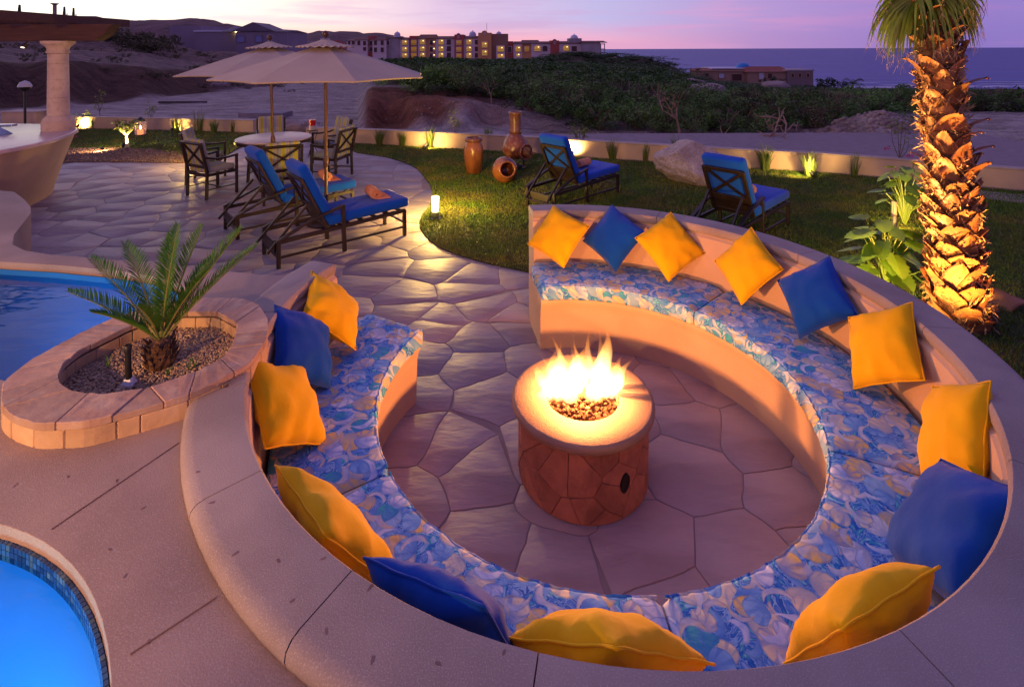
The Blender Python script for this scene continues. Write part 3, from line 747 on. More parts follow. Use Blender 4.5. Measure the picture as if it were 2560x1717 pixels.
for rr, s in ((0.36, 1.0), (0.379, 1.0), (0.379, .82), (0.372, .75)):
    for k in range(n):
        q = 2 * PI * k / n; u = 0.026 * s * math.cos(q); z = 0.185 + 0.043 * s * math.sin(q) + u * .5
        vv.append((rr * math.cos(R(vent_a) + u / .36), rr * math.sin(R(vent_a) + u / .36), z))
vb.add(vv, [(j * n + k, j * n + (k + 1) % n, (j + 1) * n + (k + 1) % n, (j + 1) * n + k) for j in range(3) for k in range(n)] + [tuple(3 * n + k for k in range(n))])
vb.build('vent_hole', VENT, pit)
ROCK = pm('lava_rock', (0.16, 0.055, 0.028), (0.075, 0.028, 0.018), scale=30, rough=0.75, bump=0.8, bscale=110, obj_rand=0.45, bdist=0.01)
rock0 = []
for k in range(5):
    bm = bmesh.new(); bmesh.ops.create_icosphere(bm, subdivisions=2, radius=1)
    for v in bm.verts: v.co *= 1 + 0.3 * noise.noise(v.co * 1.7 + Vector((k * 9, 0, 0)))
    me = bpy.data.meshes.new('lava_rock'); bm.to_mesh(me); bm.free(); me.materials.append(ROCK); rock0.append(me)
nr = 0; placed = []
while nr < 230:
    a = rs2.uniform(0, 2 * PI); r = 0.195 * math.sqrt(rs2.random()); x, y = r * math.cos(a), r * math.sin(a)
    o = bpy.data.objects.new('lava_rock', rock0[nr % 5]); link(o, pit)
    s = rs2.uniform(0.011, 0.019); o.location = (x, y, 0.375 + 0.016 * (1 - r / .2) + rs2.uniform(0, .014)); o.scale = (s, s, s * .85); o.rotation_euler = [rs2.uniform(0, 6) for _ in range(3)]; nr += 1

# the fire: tongues of glowing gas, each a closed volume
def flame_mat():
    m = bpy.data.materials.new('flame_gas'); m.use_nodes = True; t = m.node_tree; t.nodes.clear(); N = t.nodes; L = t.links
    tc = N.new('ShaderNodeTexCoord'); sp = N.new('ShaderNodeSeparateXYZ'); L.new(tc.outputs['Generated'], sp.inputs[0])
    cr = ramp(t, [(0.0, (1.0, 0.62, 0.26)), (0.35, (1.0, 0.56, 0.19)), (0.7, (1.0, 0.34, 0.05)), (1.0, (1.0, 0.16, 0.01))]); L.new(sp.outputs[2], cr.inputs[0])
    st = N.new('ShaderNodeMapRange'); st.inputs[1].default_value = 0.15; st.inputs[2].default_value = 1.0; st.inputs[3].default_value = 42; st.inputs[4].default_value = 11; L.new(sp.outputs[2], st.inputs[0])
    e = N.new('ShaderNodeEmission'); L.new(cr.outputs[0], e.inputs[0]); L.new(st.outputs[0], e.inputs[1])
    o = N.new('ShaderNodeOutputMaterial'); L.new(e.outputs[0], o.inputs['Volume']); return m
FLAME = flame_mat()
fire = thing('gas_fire', 'tall bright orange and white flames burning in the fire pit', 'fire', (FX, FY, 0.395))
def tongue(bx, by, h, w, lean, seed, bend=0.3):
    rn = random.Random(seed); n = 12; m = 18; V = []; F = []
    for j in range(m + 1):
        t = j / m
        wd = w * (0.55 + 0.9 * t) * (1 - t) ** 0.75 if t < 1 else 0
        wd = w * (math.sin(PI * min(1, (t * .9 + .12)) ** 0.8) ** 0.9) * (1 - t ** 2.2) + 0.0015
        ox = bx + lean[0] * t + (bend * w + .016) * math.sin(t * 5.5 + seed) * t
        oy = by + lean[1] * t + bend * w * math.cos(t * 4.3 + seed * 2) * t
        for k in range(n):
            q = 2 * PI * k / n; rr = wd * (1 + 0.22 * noise.noise((math.cos(q) * 1.2, math.sin(q) * 1.2 + seed, t * 4)))
            V.append((ox + rr * math.cos(q), oy + rr * math.sin(q) * .8, h * t))
    for j in range(m):
        for k in range(n):
            k2 = (k + 1) % n; F.append((j * n + k, j * n + k2, (j + 1) * n + k2, (j + 1) * n + k))
    F.append(tuple(range(n - 1, -1, -1))); F.append(tuple(m * n + k for k in range(n)))
    return MB().add(V, F).build('flame_tongue', FLAME, fire, smooth=True)
T = [(0.04, 0.03, .45, .030, (.02, 0)), (-.12, 0.0, .24, .066, (-.05, 0)), (.12, .02, .27, .060, (.08, 0)), (-.03, .04, .25, .062, (-.03, 0)), (.06, -.01, .22, .066, (.05, -.02)),
     (-.16, .02, .15, .062, (-.085, -.01)), (.16, .03, .21, .058, (.10, 0)), (-.07, -.03, .22, .05, (-.06, -.01)), (.0, .10, .24, .066, (.01, .02)), (-.11, .09, .22, .06, (-.04, .02)),
     (.10, .10, .25, .06, (.08, .02)), (-.09, .05, .29, .034, (-.06, 0)), (.145, .06, .33, .030, (.02, 0)), (-.18, .06, .14, .05, (-.08, 0)), (.20, .05, .19, .036, (.09, 0)), (-.03, -.02, .30, .022, (-.05, 0)), (.09, .05, .25, .026, (.03, 0)),
     (-.15, .03, .27, .022, (-.08, 0)), (.0, .05, .28, .022, (-.03, 0)), (.17, .0, .24, .024, (.08, 0)), (.125, -.01, .30, .020, (-.01, 0)), (-.125, .08, .30, .026, (-.01, 0)), (-.20, -.01, .09, .048, (-.05, 0)), (.06, .02, .38, .016, (.06, 0)), (-.055, .06, .34, .015, (.02, 0))]
for k, (bx, by, h, w, ln) in enumerate(T): tongue(bx, by, h * (.80 + .55 * (math.sin(k * 12.9898) * 43758.5453 % 1.0)) * (1.18 - 1.3 * abs(bx - .03)), w * .95, ln, k + 1)
lamp('fire_light', (FX, FY + .03, 0.545), (1.0, 0.34, 0.075), 92, 0.012)
# ================================================================== STONE PLANTER
KP = (HC - .985) / (HC - .95)
PC = Vector((-1.74, 2.55)) * KP
outer = [(-2.1, 2.13), (-1.98, 2.06), (-1.85, 2.02), (-1.67, 2.03), (-1.49, 2.12), (-1.39, 2.18), (-1.29, 2.29), (-1.225, 2.42), (-1.24, 2.62), (-1.33, 2.82), (-1.45, 2.97), (-1.6, 3.05), (-1.86, 3.06), (-2.06, 2.97), (-2.2, 2.80), (-2.25, 2.60), (-2.27, 2.45), (-2.24, 2.28)]
inner = [(-2.04, 2.33), (-2.09, 2.42), (-2.10, 2.53), (-2.02, 2.76), (-1.84, 2.89), (-1.65, 2.89), (-1.47, 2.77), (-1.42, 2.66), (-1.38, 2.54), (-1.38, 2.44), (-1.45, 2.34), (-1.58, 2.24), (-1.7, 2.2), (-1.79, 2.205), (-1.9, 2.225), (-1.98, 2.27)]
def ray_loop(poly, ang):
    """distance from PC to the closed loop in a direction (smoothed)"""
    dx, dy = math.cos(ang), math.sin(ang); best = 0
    n = len(poly)
    for i in range(n):
        ax, ay = poly[i][0] - PC.x, poly[i][1] - PC.y; bx, by = poly[(i + 1) % n][0] - PC.x, poly[(i + 1) % n][1] - PC.y
        ex, ey = bx - ax, by - ay; den = dx * ey - dy * ex
        if abs(den) < 1e-9: continue
        t = (ax * ey - ay * ex) / den; s = (ax * dy - ay * dx) / den
        if t > 0 and -1e-6 <= s <= 1 + 1e-6: best = max(best, t)
    return best
def sm(poly):
    A = np.array([ray_loop(poly, 2 * PI * k / 240) for k in range(240)])
    for _ in range(6): A = (np.roll(A, 1) + A * 2 + np.roll(A, -1)) / 4
    return A
outer = [(x * KP, y * KP) for x, y in outer]; inner = [(x * KP, y * KP) for x, y in inner]
RO, RI = sm(outer), sm(inner)
def rad_at(A, ang):
    f = (ang / (2 * PI) * 240) % 240; i = int(f); t = f - i
    return A[i % 240] * (1 - t) + A[(i + 1) % 240] * t
planter = thing('stone_planter', 'oval planter with a ring of flat sandstone slabs at the edge of the pool deck', 'planter', (PC.x, PC.y, DZ))
SST = pm('sandstone', (0.46, 0.32, 0.24), (0.36, 0.22, 0.16), scale=4, rough=0.75, bump=0.5, bscale=22, c3=(0.52, 0.42, 0.33), scale3=9, f3=0.5, obj_rand=0.16, bdist=0.012)
SST2 = pm('sandstone_side', (0.58, 0.40, 0.24), (0.48, 0.30, 0.17), scale=5, rough=0.8, bump=0.5, bscale=20, c3=(0.40, 0.26, 0.15), scale3=12, f3=0.4, obj_rand=0.14, bdist=0.012)
def stone_block(a0, a1, f0, f1, z0, z1, n, skew=0.0, jit=0.0, rsd=None):
    """block between two angles, radial fractions f (r = RI + f*(RO-RI)); returns MB"""
    V = []; F = []
    for k in range(n + 1):
        a = a0 + (a1 - a0) * k / n
        for (fr, z) in ((f0, z0), (f1, z0), (f1, z1), (f0, z1)):
            sk_ = skew if not isinstance(skew, tuple) else skew[0] + (skew[1] - skew[0]) * k / n; aa = a + sk_ * (fr - .5)
            ri, ro = rad_at(RI, aa), rad_at(RO, aa); r = ri + fr * (ro - ri)
            dz = noise.noise((aa * 9, fr * 5, z1 * 3)) * jit if z == z1 else 0
            V.append((r * math.cos(aa), r * math.sin(aa), z + dz))
    for k in range(n):
        for i in range(4):
            i2 = (i + 1) % 4; F.append((k * 4 + i, (k + 1) * 4 + i, (k + 1) * 4 + i2, k * 4 + i2))
    F.append((0, 1, 2, 3)); F.append(tuple(n * 4 + i for i in (3, 2, 1, 0)))
    return MB().add(V, F)
rp_ = random.Random(21)
cuts = [0.0]
while cuts[-1] < 2 * PI - 0.25: cuts.append(cuts[-1] + rp_.choice((0.2, 0.33, 0.42, 0.5)))
cuts = [c / cuts[-1] * 2 * PI for c in cuts]
skw = [rp_.uniform(-.2, .2) for _ in cuts]; skw[-1] = skw[0]
for i, (a, b) in enumerate(zip(cuts[:-1], cuts[1:])):
    n = max(3, int((b - a) / .06))
    o = stone_block(a + .0025, b - .0025, 0.0, 1.0, 0.068, 0.096 + rp_.uniform(-.003, .003), n, (skw[i], skw[i + 1]), .006).build('cap_stone', SST, planter, bevel=0.003, seg=1)
cuts2 = [i * 2 * PI / 24 + rp_.uniform(-.06, .06) for i in range(24)] + [2 * PI]
cuts2[0] = 0
for a, b in zip(cuts2[:-1], cuts2[1:]):
    stone_block(a + .002, b - .002, 0.90, 0.99 + rp_.uniform(-.012, .012), -0.01, 0.0665, 5, 0, .0).build('side_stone', SST2, planter, bevel=0.004, seg=1)
for a, b in zip(cuts2[:-1:1], cuts2[1::1]):
    stone_block(a + .003 + .1, b - .003 + .1, 0.01, 0.08, -0.03, 0.058, 4).build('lining_stone', SST2, planter, bevel=0.003, seg=1)
CORE2 = pm('planter_mortar', (0.2, 0.14, 0.1), rough=0.9)
stone_block(0, 2 * PI, 0.09, 0.89, -0.02, 0.058, 80).build('mortar_core', CORE2, planter)
SOIL = pm('gravel_bed_soil', (0.30, 0.20, 0.13), (0.20, 0.13, 0.085), scale=30, rough=0.95, bump=0.6, bscale=120)
sp_ = [(PC.x * 0 + rad_at(RI, 2 * PI * k / 60) * 1.0 * math.cos(2 * PI * k / 60), rad_at(RI, 2 * PI * k / 60) * math.sin(2 * PI * k / 60)) for k in range(60)]
MB().prism(sp_, -0.03, 0.004).build('soil', SOIL, planter)
# gravel
def pebbles(name, pts, smin, smax, m, parent=None, seed=3):
    rg = np.random.RandomState(seed); n = len(pts); pts = np.asarray(pts)
    base = np.array([(1, 0, 0), (0, 1, 0), (-1, 0, 0), (0, -1, 0), (0, 0, 1), (0, 0, -1), (.6, .6, .5), (-.6, .5, .6)]) 
    oct_ = np.array([(1, 0, 0), (-.5, .87, 0), (-.5, -.87, 0), (.45, .5, .6), (-.7, 0, .6), (.35, -.6, .65)])
    F0 = np.array([(0, 1, 3), (1, 4, 3), (1, 2, 4), (2, 5, 4), (2, 0, 5), (0, 3, 5), (3, 4, 5), (0, 2, 1)])
    s = rg.uniform(smin, smax, (n, 1, 1)); an = rg.uniform(0, 6.28, n)
    c, sn = np.cos(an), np.sin(an)
    jit = rg.uniform(.75, 1.25, (n, 6, 3)); P = oct_[None] * jit * s
    X = P[:, :, 0] * c[:, None] - P[:, :, 1] * sn[:, None]; Y = P[:, :, 0] * sn[:, None] + P[:, :, 1] * c[:, None]
    V = np.stack([X, Y, P[:, :, 2]], 2) + pts[:, None, :]
    F = (F0[None] + (np.arange(n) * 6)[:, None, None]).reshape(-1, 3)
    return mesh_np(name, V.reshape(-1, 3), F, m, parent)
GRAV = pm('gravel', (0.46, 0.33, 0.22), (0.36, 0.25, 0.16), scale=5, rough=0.85, island=0.4)
gp = []
while len(gp) < 7500:
    a = random.uniform(0, 2 * PI); r = rad_at(RI, a) * .99 * math.sqrt(random.random())
    gp.append((r * math.cos(a), r * math.sin(a), 0.004 + random.uniform(0, .006)))
tag(pebbles('gravel', gp, .004, .009, GRAV, planter), kind='stuff')

# cycad ------------------------------------------------------------
CB = G(402, 916, DZ + .005)
CYG = pm('cycad_green', (0.03, 0.115, 0.009), (0.05, 0.16, 0.014), scale=9, rough=0.55, spec=0.3, trans=0.12)
CYR = pm('cycad_rachis', (0.16, 0.20, 0.04), (0.22, 0.20, 0.05), scale=9, rough=0.5)
CYT = pm('cycad_trunk', (0.17, 0.09, 0.05), (0.07, 0.035, 0.02), scale=25, rough=0.9, bump=0.6, bscale=60)
cyc = thing('cycad', 'small sago cycad with stiff green fronds growing in the stone planter', 'plant', CB)
tb_ = MB(); tb_.lathe([(0.045, -.02), (0.062, 0.03), (0.058, 0.08), (0.045, 0.115), (0.02, 0.135), (0.0, 0.14)], 18, wob=lambda q, z: .12 * math.sin(q * 5 + z * 60))
tb_.build('trunk', CYT, cyc)
for k in range(46):                                     # old leaf bases on the trunk
    a = k * 2.4; z = 0.012 + .1 * k / 46; r = .055 + .008 * math.sin(k)
    o = MB().add([Vector(p) for p in ((-.012, 0, 0), (.012, 0, 0), (.009, .004, .026), (-.009, .004, .026), (-.010, -.012, .004), (.010, -.012, .004), (.004, .022, .042), (-.004, .022, .042))],
             [(0, 1, 2, 3), (4, 7, 6, 5), (0, 4, 5, 1), (1, 5, 6, 2), (2, 6, 7, 3), (3, 7, 4, 0)]).build('leaf_base', CYT, cyc)
    o.location = (r * math.cos(a), r * math.sin(a), z); o.rotation_euler = (0, 0, a - PI / 2)
def frond(az_, el, L_, droop, seed):
    rn = random.Random(seed); n = 30; pts = []
    d0 = Vector((math.cos(az_) * math.cos(el), math.sin(az_) * math.cos(el), math.sin(el))); p = Vector((0, 0, 0.115)) + d0 * .02
    d = d0.copy(); st = L_ / n
    for i in range(n + 1):
        pts.append(p.copy()); p = p + d * st; d = (d + Vector((math.cos(az_), math.sin(az_), -0.6)) * droop / n).normalized()
    ra = MB().tube(pts, [.0058 * (1 - .75 * i / n) for i in range(n + 1)], 6).build('rachis', CYR, cyc)
    V = []; F = []
    for i in range(4, n + 1):
        t = i / n; tan = (pts[min(i + 1, n)] - pts[max(i - 1, 0)]).normalized()
        side = tan.cross(Vector((0, 0, 1)))
        if side.length < .05: side = Vector((-math.sin(az_), math.cos(az_), 0))
        side.normalize(); up = side.cross(tan).normalized()
        ll = L_ * .205 * min(1, (t - .05) * 5) * (1 - max(0, t - .72) / .28 * .62)
        for sgn in (1, -1):
            for dd in (0, .5):
                dirv = (side * sgn * .80 + tan * (.75 + .45 * t) + up * .62 + Vector((rn.gauss(0, .05), rn.gauss(0, .05), rn.gauss(0, .05)))).normalized()
                w = .0047; b0 = pts[i] + tan * st * dd
                tip = b0 + dirv * ll * rn.uniform(.92, 1.05) + Vector((0, 0, -ll * .10)); mid = b0 + dirv * ll * .5 + up * ll * .035
                wv = tan * w; j = len(V)
                V += [b0 - wv * .5, b0 + wv * .5, mid + wv * .8, tip, mid - wv * .8]
                F += [(j, j + 1, j + 2, j + 4), (j + 4, j + 2, j + 3)]
    tag(MB().add(V, F).build('leaflets', CYG, ra), kind='stuff')
    pass
FR = [(90, 80, .50, .15), (62, 72, .50, .15), (36, 58, .55, .15), (22, 50, .54, .2), (8, 66, .38, .3), (112, 70, .46, .2), (150, 58, .50, .25), (168, 49, .52, .25), (184, 40, .46, .3), (-80, 62, .32, .3), (-140, 52, .32, .35), (75, 52, .40, .3)]
for k, (a, e, l, d) in enumerate(FR): frond(R(a), R(e), l, d, k)
# black spotlight on a white foot
FIX = pm('fixture_black', (0.012, 0.012, 0.012), (0.02, 0.02, 0.02), scale=20, rough=0.45)
WHP = pm('white_plastic', (0.72, 0.74, 0.78), rough=0.5)
sl = thing('planter_spotlight', 'slim black spotlight tube with a white foot standing in the planter gravel', 'spotlight', G(322, 962, DZ + .005))
MB().add(*(lambda: ([(-.03, -.02, 0), (.034, -.024, 0), (.03, .02, 0), (-.026, .024, 0), (-.013, -.012, .03), (.013, -.012, .03), (.012, .012, .034), (-.012, .012, .034)], [(0, 3, 2, 1), (4, 5, 6, 7), (0, 1, 5, 4), (1, 2, 6, 5), (2, 3, 7, 6), (3, 0, 4, 7)]))()).build('foot', WHP, sl)
MB().tube([(0, 0, .03), (-.004, 0, .155)], .0125, 14).build('tube', FIX, sl, auto=50)
MB().lathe([(.0145, 0), (.0155, .004), (.0155, .026), (.011, .03), (.011, .026), (0, .026)], 14, c=(-.004, 0, .15)).build('head', FIX, sl, auto=50)
WEED = pm('weed_green', (0.10, 0.22, 0.04), rough=0.6, trans=.3)
for (x, y) in [(1265, 930), (1085, 990), (700, 930), (1225, 945)]:
    p = G(x * .385, 560 + y * .385, DZ + .015)
    b = MB()
    for k in range(4):
        a = random.uniform(0, 6.28); q = Vector((math.cos(a) * .02, math.sin(a) * .02, .04 + random.uniform(0, .02))); s = Vector((-math.sin(a), math.cos(a), 0)) * .003
        b.add([-s, s, q * .6 + s, q + Vector((q.x * .5, q.y * .5, 0)), q * .6 - s], [(0, 1, 2, 4), (4, 2, 3)])
    o = b.build('weed', WEED); o.location = p; tag(o, 'tiny green weed sprouting from the planter gravel', 'weed', 'weeds in the planter')

# ================================================================== LAWN, GRAVEL BED, GARDEN WALL
SOILL = pm('lawn_soil', (0.030, 0.045, 0.012), (0.045, 0.055, 0.018), scale=9, rough=0.95)
def sheet(name, poly, z, m, label, z0=None):
    n = len(poly); zb = z - .03 if z0 is None else z0
    o = MB().prism(poly, zb, z).build(name, m); return tag(o, label, kind='structure')
sheet('lawn', lawn_poly, 0.012, SOILL, 'lawn ground beyond the round bench')
lawn2 = [(-15, 16.3), (-12, 15.85), (-9, 15.35), (-7.35, 15.0), (-7.0, 14.0), (-6.75, 13.0), (-6.55, 12.0), (-6.5, 11.15), (-6.9, 11.1), (-7.2, 11.5), (-7.9, 12.1), (-8.7, 12.5), (-9.7, 12.7), (-11, 12.7), (-15, 12.4)]
bed = [(-6.9, 11.06), (-7.79, 11.15), (-8.8, 11.22), (-9.66, 11.2), (-11, 11.3), (-15, 11.6), (-15, 12.6), (-11, 12.8), (-9.7, 12.8), (-8.7, 12.6), (-7.9, 12.2), (-7.2, 11.6)]
sheet('left_lawn', lawn2, 0.012, SOILL, 'lawn ground behind the gravel bed')
sheet('gravel_bed', bed, 0.016, SOIL, 'gravel planting bed along the patio')
gp = []
while len(gp) < 5200:
    x, y = random.uniform(-13, -6.8), random.uniform(11, 12.9)
    if in_poly(x, y, bed): gp.append((x, y, .018))
GRAV2 = pm('bed_gravel', (0.34, 0.22, 0.15), (0.24, 0.15, 0.10), scale=3, rough=0.9, island=0.45)
tag(pebbles('bed_gravel', gp, .012, .028, GRAV2, None, 5), 'brown gravel covering the planting bed', 'gravel', kind='stuff')
GRS = pm('grass_blade', (0.10, 0.19, 0.012), (0.20, 0.20, 0.03), scale=1.6, rough=0.55, spec=0.3, island=0.5, contrast=(.4, .62))
def grass(name, poly, dens, h, label, seed):
    rg = np.random.RandomState(seed); P = np.array(poly); x0, y0 = P.min(0); x1, y1 = P.max(0)
    y1 = min(y1, 17); y0 = max(y0, 2.2); x1 = min(x1, 10.5); x0 = max(x0, -13)
    out = []
    for (ya, yb) in [(y0, 4.5), (4.5, 6.5), (6.5, 8.5), (8.5, 11), (11, 17)]:
        if yb <= ya: continue
        d = dens(0.5 * (ya + yb)); n = int((x1 - x0) * (yb - ya) * d)
        X = rg.uniform(x0, x1, n); Y = rg.uniform(ya, yb, n)
        k = in_poly_np(X, Y, poly) & (np.abs(X) < Y * 1.06 + 2.2)
        out.append(np.c_[X[k], Y[k]])
    B = np.vstack(out); n = len(B); Yv = B[:, 1]
    sc = np.clip(Yv / 7, .75, 2.0)
    hh = h * rg.uniform(.55, 1.15, n); w = .0042 * sc * rg.uniform(.8, 1.3, n); a = rg.uniform(0, 6.28, n); ln = rg.normal(0, .5, (n, 2)) * hh[:, None]
    dx, dy = np.cos(a) * w, np.sin(a) * w; z = np.full(n, .010)
    V = np.empty((n, 3, 3)); V[:, 0] = np.c_[B[:, 0] - dx, B[:, 1] - dy, z]; V[:, 1] = np.c_[B[:, 0] + dx, B[:, 1] + dy, z]; V[:, 2] = np.c_[B[:, 0] + ln[:, 0], B[:, 1] + ln[:, 1], z + hh]
    print(name, n)
    return tag(mesh_np(name, V.reshape(-1, 3), np.arange(3 * n).reshape(-1, 3), GRS), label, 'grass', kind='stuff')
grass('grass', lawn_poly, lambda y: 5200 if y < 4.5 else (6500 if y < 6.5 else (5200 if y < 8.5 else (3300 if y < 11 else 2200))), .034, 'short green lawn grass beyond the round bench', 1)
grass('grass', lawn2, lambda y: 1500, .036, 'short lawn grass behind the gravel bed on the left', 2)

def poly_wall(name, line, th, z0, z1, m, label):
    L_ = [Vector((x, y, 0)) for x, y in line]; out = []
    for i, p in enumerate(L_):
        d = (L_[min(i + 1, len(L_) - 1)] - L_[max(i - 1, 0)]).normalized(); nrm = Vector((-d.y, d.x, 0)); out.append((p, nrm))
    a = [(p.x, p.y) for p, _ in out]; b = [(p.x + nn.x * th, p.y + nn.y * th) for p, nn in out]
    root = thing(name, label, 'garden wall', (0, 0, 0))
    MB().prism(a + b[::-1], z0, z1 - .035).build('wall_body', m, root, auto=30)
    a2 = [(p.x - nn.x * .012, p.y - nn.y * .012) for p, nn in out]; b2 = [(p.x + nn.x * (th + .012), p.y + nn.y * (th + .012)) for p, nn in out]
    MB().prism(a2 + b2[::-1], z1 - .033, z1).build('coping', CAPW, root, bevel=.008)
    return root
CAPW = pm('wall_coping', (0.46, 0.36, 0.30), (0.40, 0.31, 0.26), scale=4, rough=0.8, bump=.2, bscale=60)
poly_wall('garden_wall', wall_line, .16, -1.0, .385, WALLM, 'long low stucco garden wall curving round the lawn, lit by uplights')
poly_wall('garden_wall', [(-16, 16.45), (-13, 16.05), (-10.5, 15.7), (-7.55, 15.15)], .16, -1.0, .37, WALLM, 'low stucco garden wall behind the left lawn and gravel bed')
sheet('walkway', [(6.9, 9.2), (7.9, 8.6), (8.55, 8.3), (12, 6.5), (12, 5.3), (8.6, 7.4), (7.6, 8.1), (6.9, 8.9)], .02, CAPSTONE, 'pale concrete walk along the garden wall behind the palm')

# ================================================================== LOUNGERS
def soft(name, c, d, bev, m, parent, rot=None, seg=3, puff=0.0):
    bm = bmesh.new(); bmesh.ops.create_cube(bm, size=1)
    for v in bm.verts: v.co = Vector((v.co.x * d[0], v.co.y * d[1], v.co.z * d[2]))
    bmesh.ops.bevel(bm, geom=list(bm.edges), offset=bev, segments=seg, profile=0.5, affect='EDGES')
    bmesh.ops.subdivide_edges(bm, edges=[e for e in bm.edges if e.calc_length() > min(d) * .9], cuts=7, use_grid_fill=True)
    if puff:
        for v in bm.verts:
            u, w = v.co.x / d[0] * 2, v.co.y / d[1] * 2
            v.co.z += math.copysign(1, v.co.z) * puff * (1 - min(1, u * u)) * (1 - min(1, w * w)) + noise.noise((v.co.x * 5, v.co.y * 5, v.co.z)) * puff * .5
    for f in bm.faces: f.smooth = True
    me = bpy.data.meshes.new(name); bm.to_mesh(me); bm.free(); me.materials.append(m)
    o = link(bpy.data.objects.new(name, me), parent); o.location = c
    if rot: o.rotation_euler = rot
    return o
def make_lounger(label):
    t = thing('sun_lounger', label, 'sun lounger', (0, 0, 0), 0, 'blue cushioned sun loungers')
    W = .275; mm = DARKM
    for sx, h in ((0, .30), (.73, .56), (1.55, .335)):
        for sy in (-W, W):
            b = MB().bar((sx, sy, 0), (sx, sy, h), .042, .042) if sx != .73 else MB().bar((sx + .02, sy, 0), (sx, sy, h), .046, .040)
            b.build('leg', mm, t, bevel=.004, seg=1)
    for sy in (-W, W):
        MB().bar((0, sy, .285), (1.56, sy, .322), .032, .045).build('side_rail', mm, t, bevel=.004, seg=1)
        MB().bar((.0, sy, .115), (1.55, sy, .115), .02, .024).build('stretcher', mm, t)
        ab = MB(); ab.bar((.745, sy * 1.04, .552), (.40, sy * 1.04, .475), .052, .026); ab.bar((.41, sy * 1.04, .478), (-.02, sy * 1.04, .30), .05, .026)
        ab.build('armrest', mm, t, bevel=.004, seg=1)
        MB().bar((.33, sy * .78, .62), (-.10, sy * .78, .17), .024, .028).build('recline_strut', mm, t)
    for sx, z in ((1.55, .17), (0, .115), (.73, .30)):
        MB().bar((sx, -W, z), (sx, W, z), .022, .022).build('cross_rail', mm, t)
    MB().bar((-.02, -W * .8, .21), (-.02, W * .8, .21), .02, .10).build('notch_board', mm, t)
    for k in range(6):
        x = .62 + k * .17
        MB().bar((x, -W, .318 + .024 * x - .008), (x, W, .318 + .024 * x - .008), .05, .014).build('slat', mm, t)
    # back frame, hinged at x = .54
    A = R(64); hx, hz = .54, .345; d = Vector((-math.cos(A), 0, math.sin(A))); L_ = .66
    bf = MB(); P = lambda s, y: Vector((hx, y, hz)) + d * s
    upv = (math.sin(A), 0, math.cos(A))
    bf.bar(P(0, -W + .03), P(L_, -W + .03), .045, .03, up=upv); bf.bar(P(0, W - .03), P(L_, W - .03), .045, .03, up=upv)
    bf.bar(P(L_ - .02, -W + .05), P(L_ - .02, W - .05), .05, .028, up=upv); bf.bar(P(.24, -W + .05), P(.24, W - .05), .05, .028, up=upv); bf.bar(P(.03, -W + .05), P(.03, W - .05), .05, .028, up=upv)
    bf.build('back_frame', mm, t, bevel=.003, seg=1)
    for s in (1, -1):
        MB().bar(P(.26, -s * (W - .05)) + Vector((-.002 * s, 0, 0)), P(L_ - .04, s * (W - .05)) + Vector((-.002 * s, 0, 0)), .034, .02, up=upv).build('cross_brace', mm, t)
    MB().bar(P(.135, -W + .05), P(.135, W - .05), .17, .012, up=upv).build('back_panel', mm, t)
    nrm = Vector((math.sin(A), 0, math.cos(A)))
    cc = P(.40, 0) + nrm * .075
    soft('back_cushion', cc, (.77, .54, .115), .035, BLUEL, t, (0, -(PI - A) + PI, 0) if False else (0, A, 0), puff=.012)
    soft('seat_cushion', (1.09, 0, .408), (1.06, .56, .115), .035, BLUEL, t, (0, -.024, 0), puff=.012)
    return t
lg1 = make_lounger('blue sun lounger nearest the bench on the patio, in front of the near umbrella pole')
def put_lounger(o, foot, deg):
    """foot = world position of the front right (camera side) leg"""
    a = R(deg); d = Vector((math.cos(a), math.sin(a), 0)); nrm = Vector((-d.y, d.x, 0))
    o.location = Vector((foot[0], foot[1], 0)) - d * 1.55 + nrm * .275; o.rotation_euler = (0, 0, a)
put_lounger(lg1, (-1.40, 6.73), 40.6)
LG = [((-2.36, 7.66), 43, 'blue sun lounger on the patio between the umbrella pole and the dining chairs'),
      ((1.74, 8.6), 43, 'blue sun lounger on the lawn beside the clay pots'),
      ((3.71, 7.01), 42, 'blue sun lounger on the lawn in front of the pale boulder')]
lgs = [lg1]
for f, a, l in LG:
    o = copy_tree(lg1); o['label'] = l; put_lounger(o, f, a); lgs.append(o)
# rolled towels
def towel():
    n = 60; V = []; F = []; tk = .006; w = .30
    pts = []
    for i in range(n + 1):
        th = 3.4 * 2 * PI * i / n; r = .012 + .0535 * i / n
        pts.append((r * math.cos(th + 1.1), r * math.sin(th + 1.1) + .066))
    ex, ez = pts[-1]
    for i in range(1, 9): pts.append((ex + (.185 - ex) * i / 8 if ex < .1 else ex, max(.004, ez + (.004 - ez) * min(1, i / 3))))
    P = [Vector((x, 0, z)) for x, z in pts]
    for i, p in enumerate(P):
        t = (P[min(i + 1, len(P) - 1)] - P[max(i - 1, 0)]).normalized(); nr = Vector((-t.z, 0, t.x))
        for yy in (-w / 2, -w / 6, w / 6, w / 2):
            for s in (1, -1):
                q = p + nr * tk * s * .85; V.append((q.x, yy + .004 * math.sin(i * .7), q.z))
    m = 8
    for i in range(len(P) - 1):
        for k in range(3):
            a, b = i * m + k * 2, (i + 1) * m + k * 2
            F.append((a, b, b + 2, a + 2)); F.append((a + 1, a + 3, b + 3, b + 1))
        F.append((i * m, i * m + 1, (i + 1) * m + 1, (i + 1) * m)); F.append((i * m + 6, (i + 1) * m + 6, (i + 1) * m + 7, i * m + 7))
    e = (len(P) - 1) * m; F.append((e, e + 1, e + 3, e + 2)); F.append((e + 2, e + 3, e + 5, e + 4)); F.append((e + 4, e + 5, e + 7, e + 6))
    return MB().add(V, F).build('rolled_towel', TOWEL, None, auto=60)
tw0 = towel()
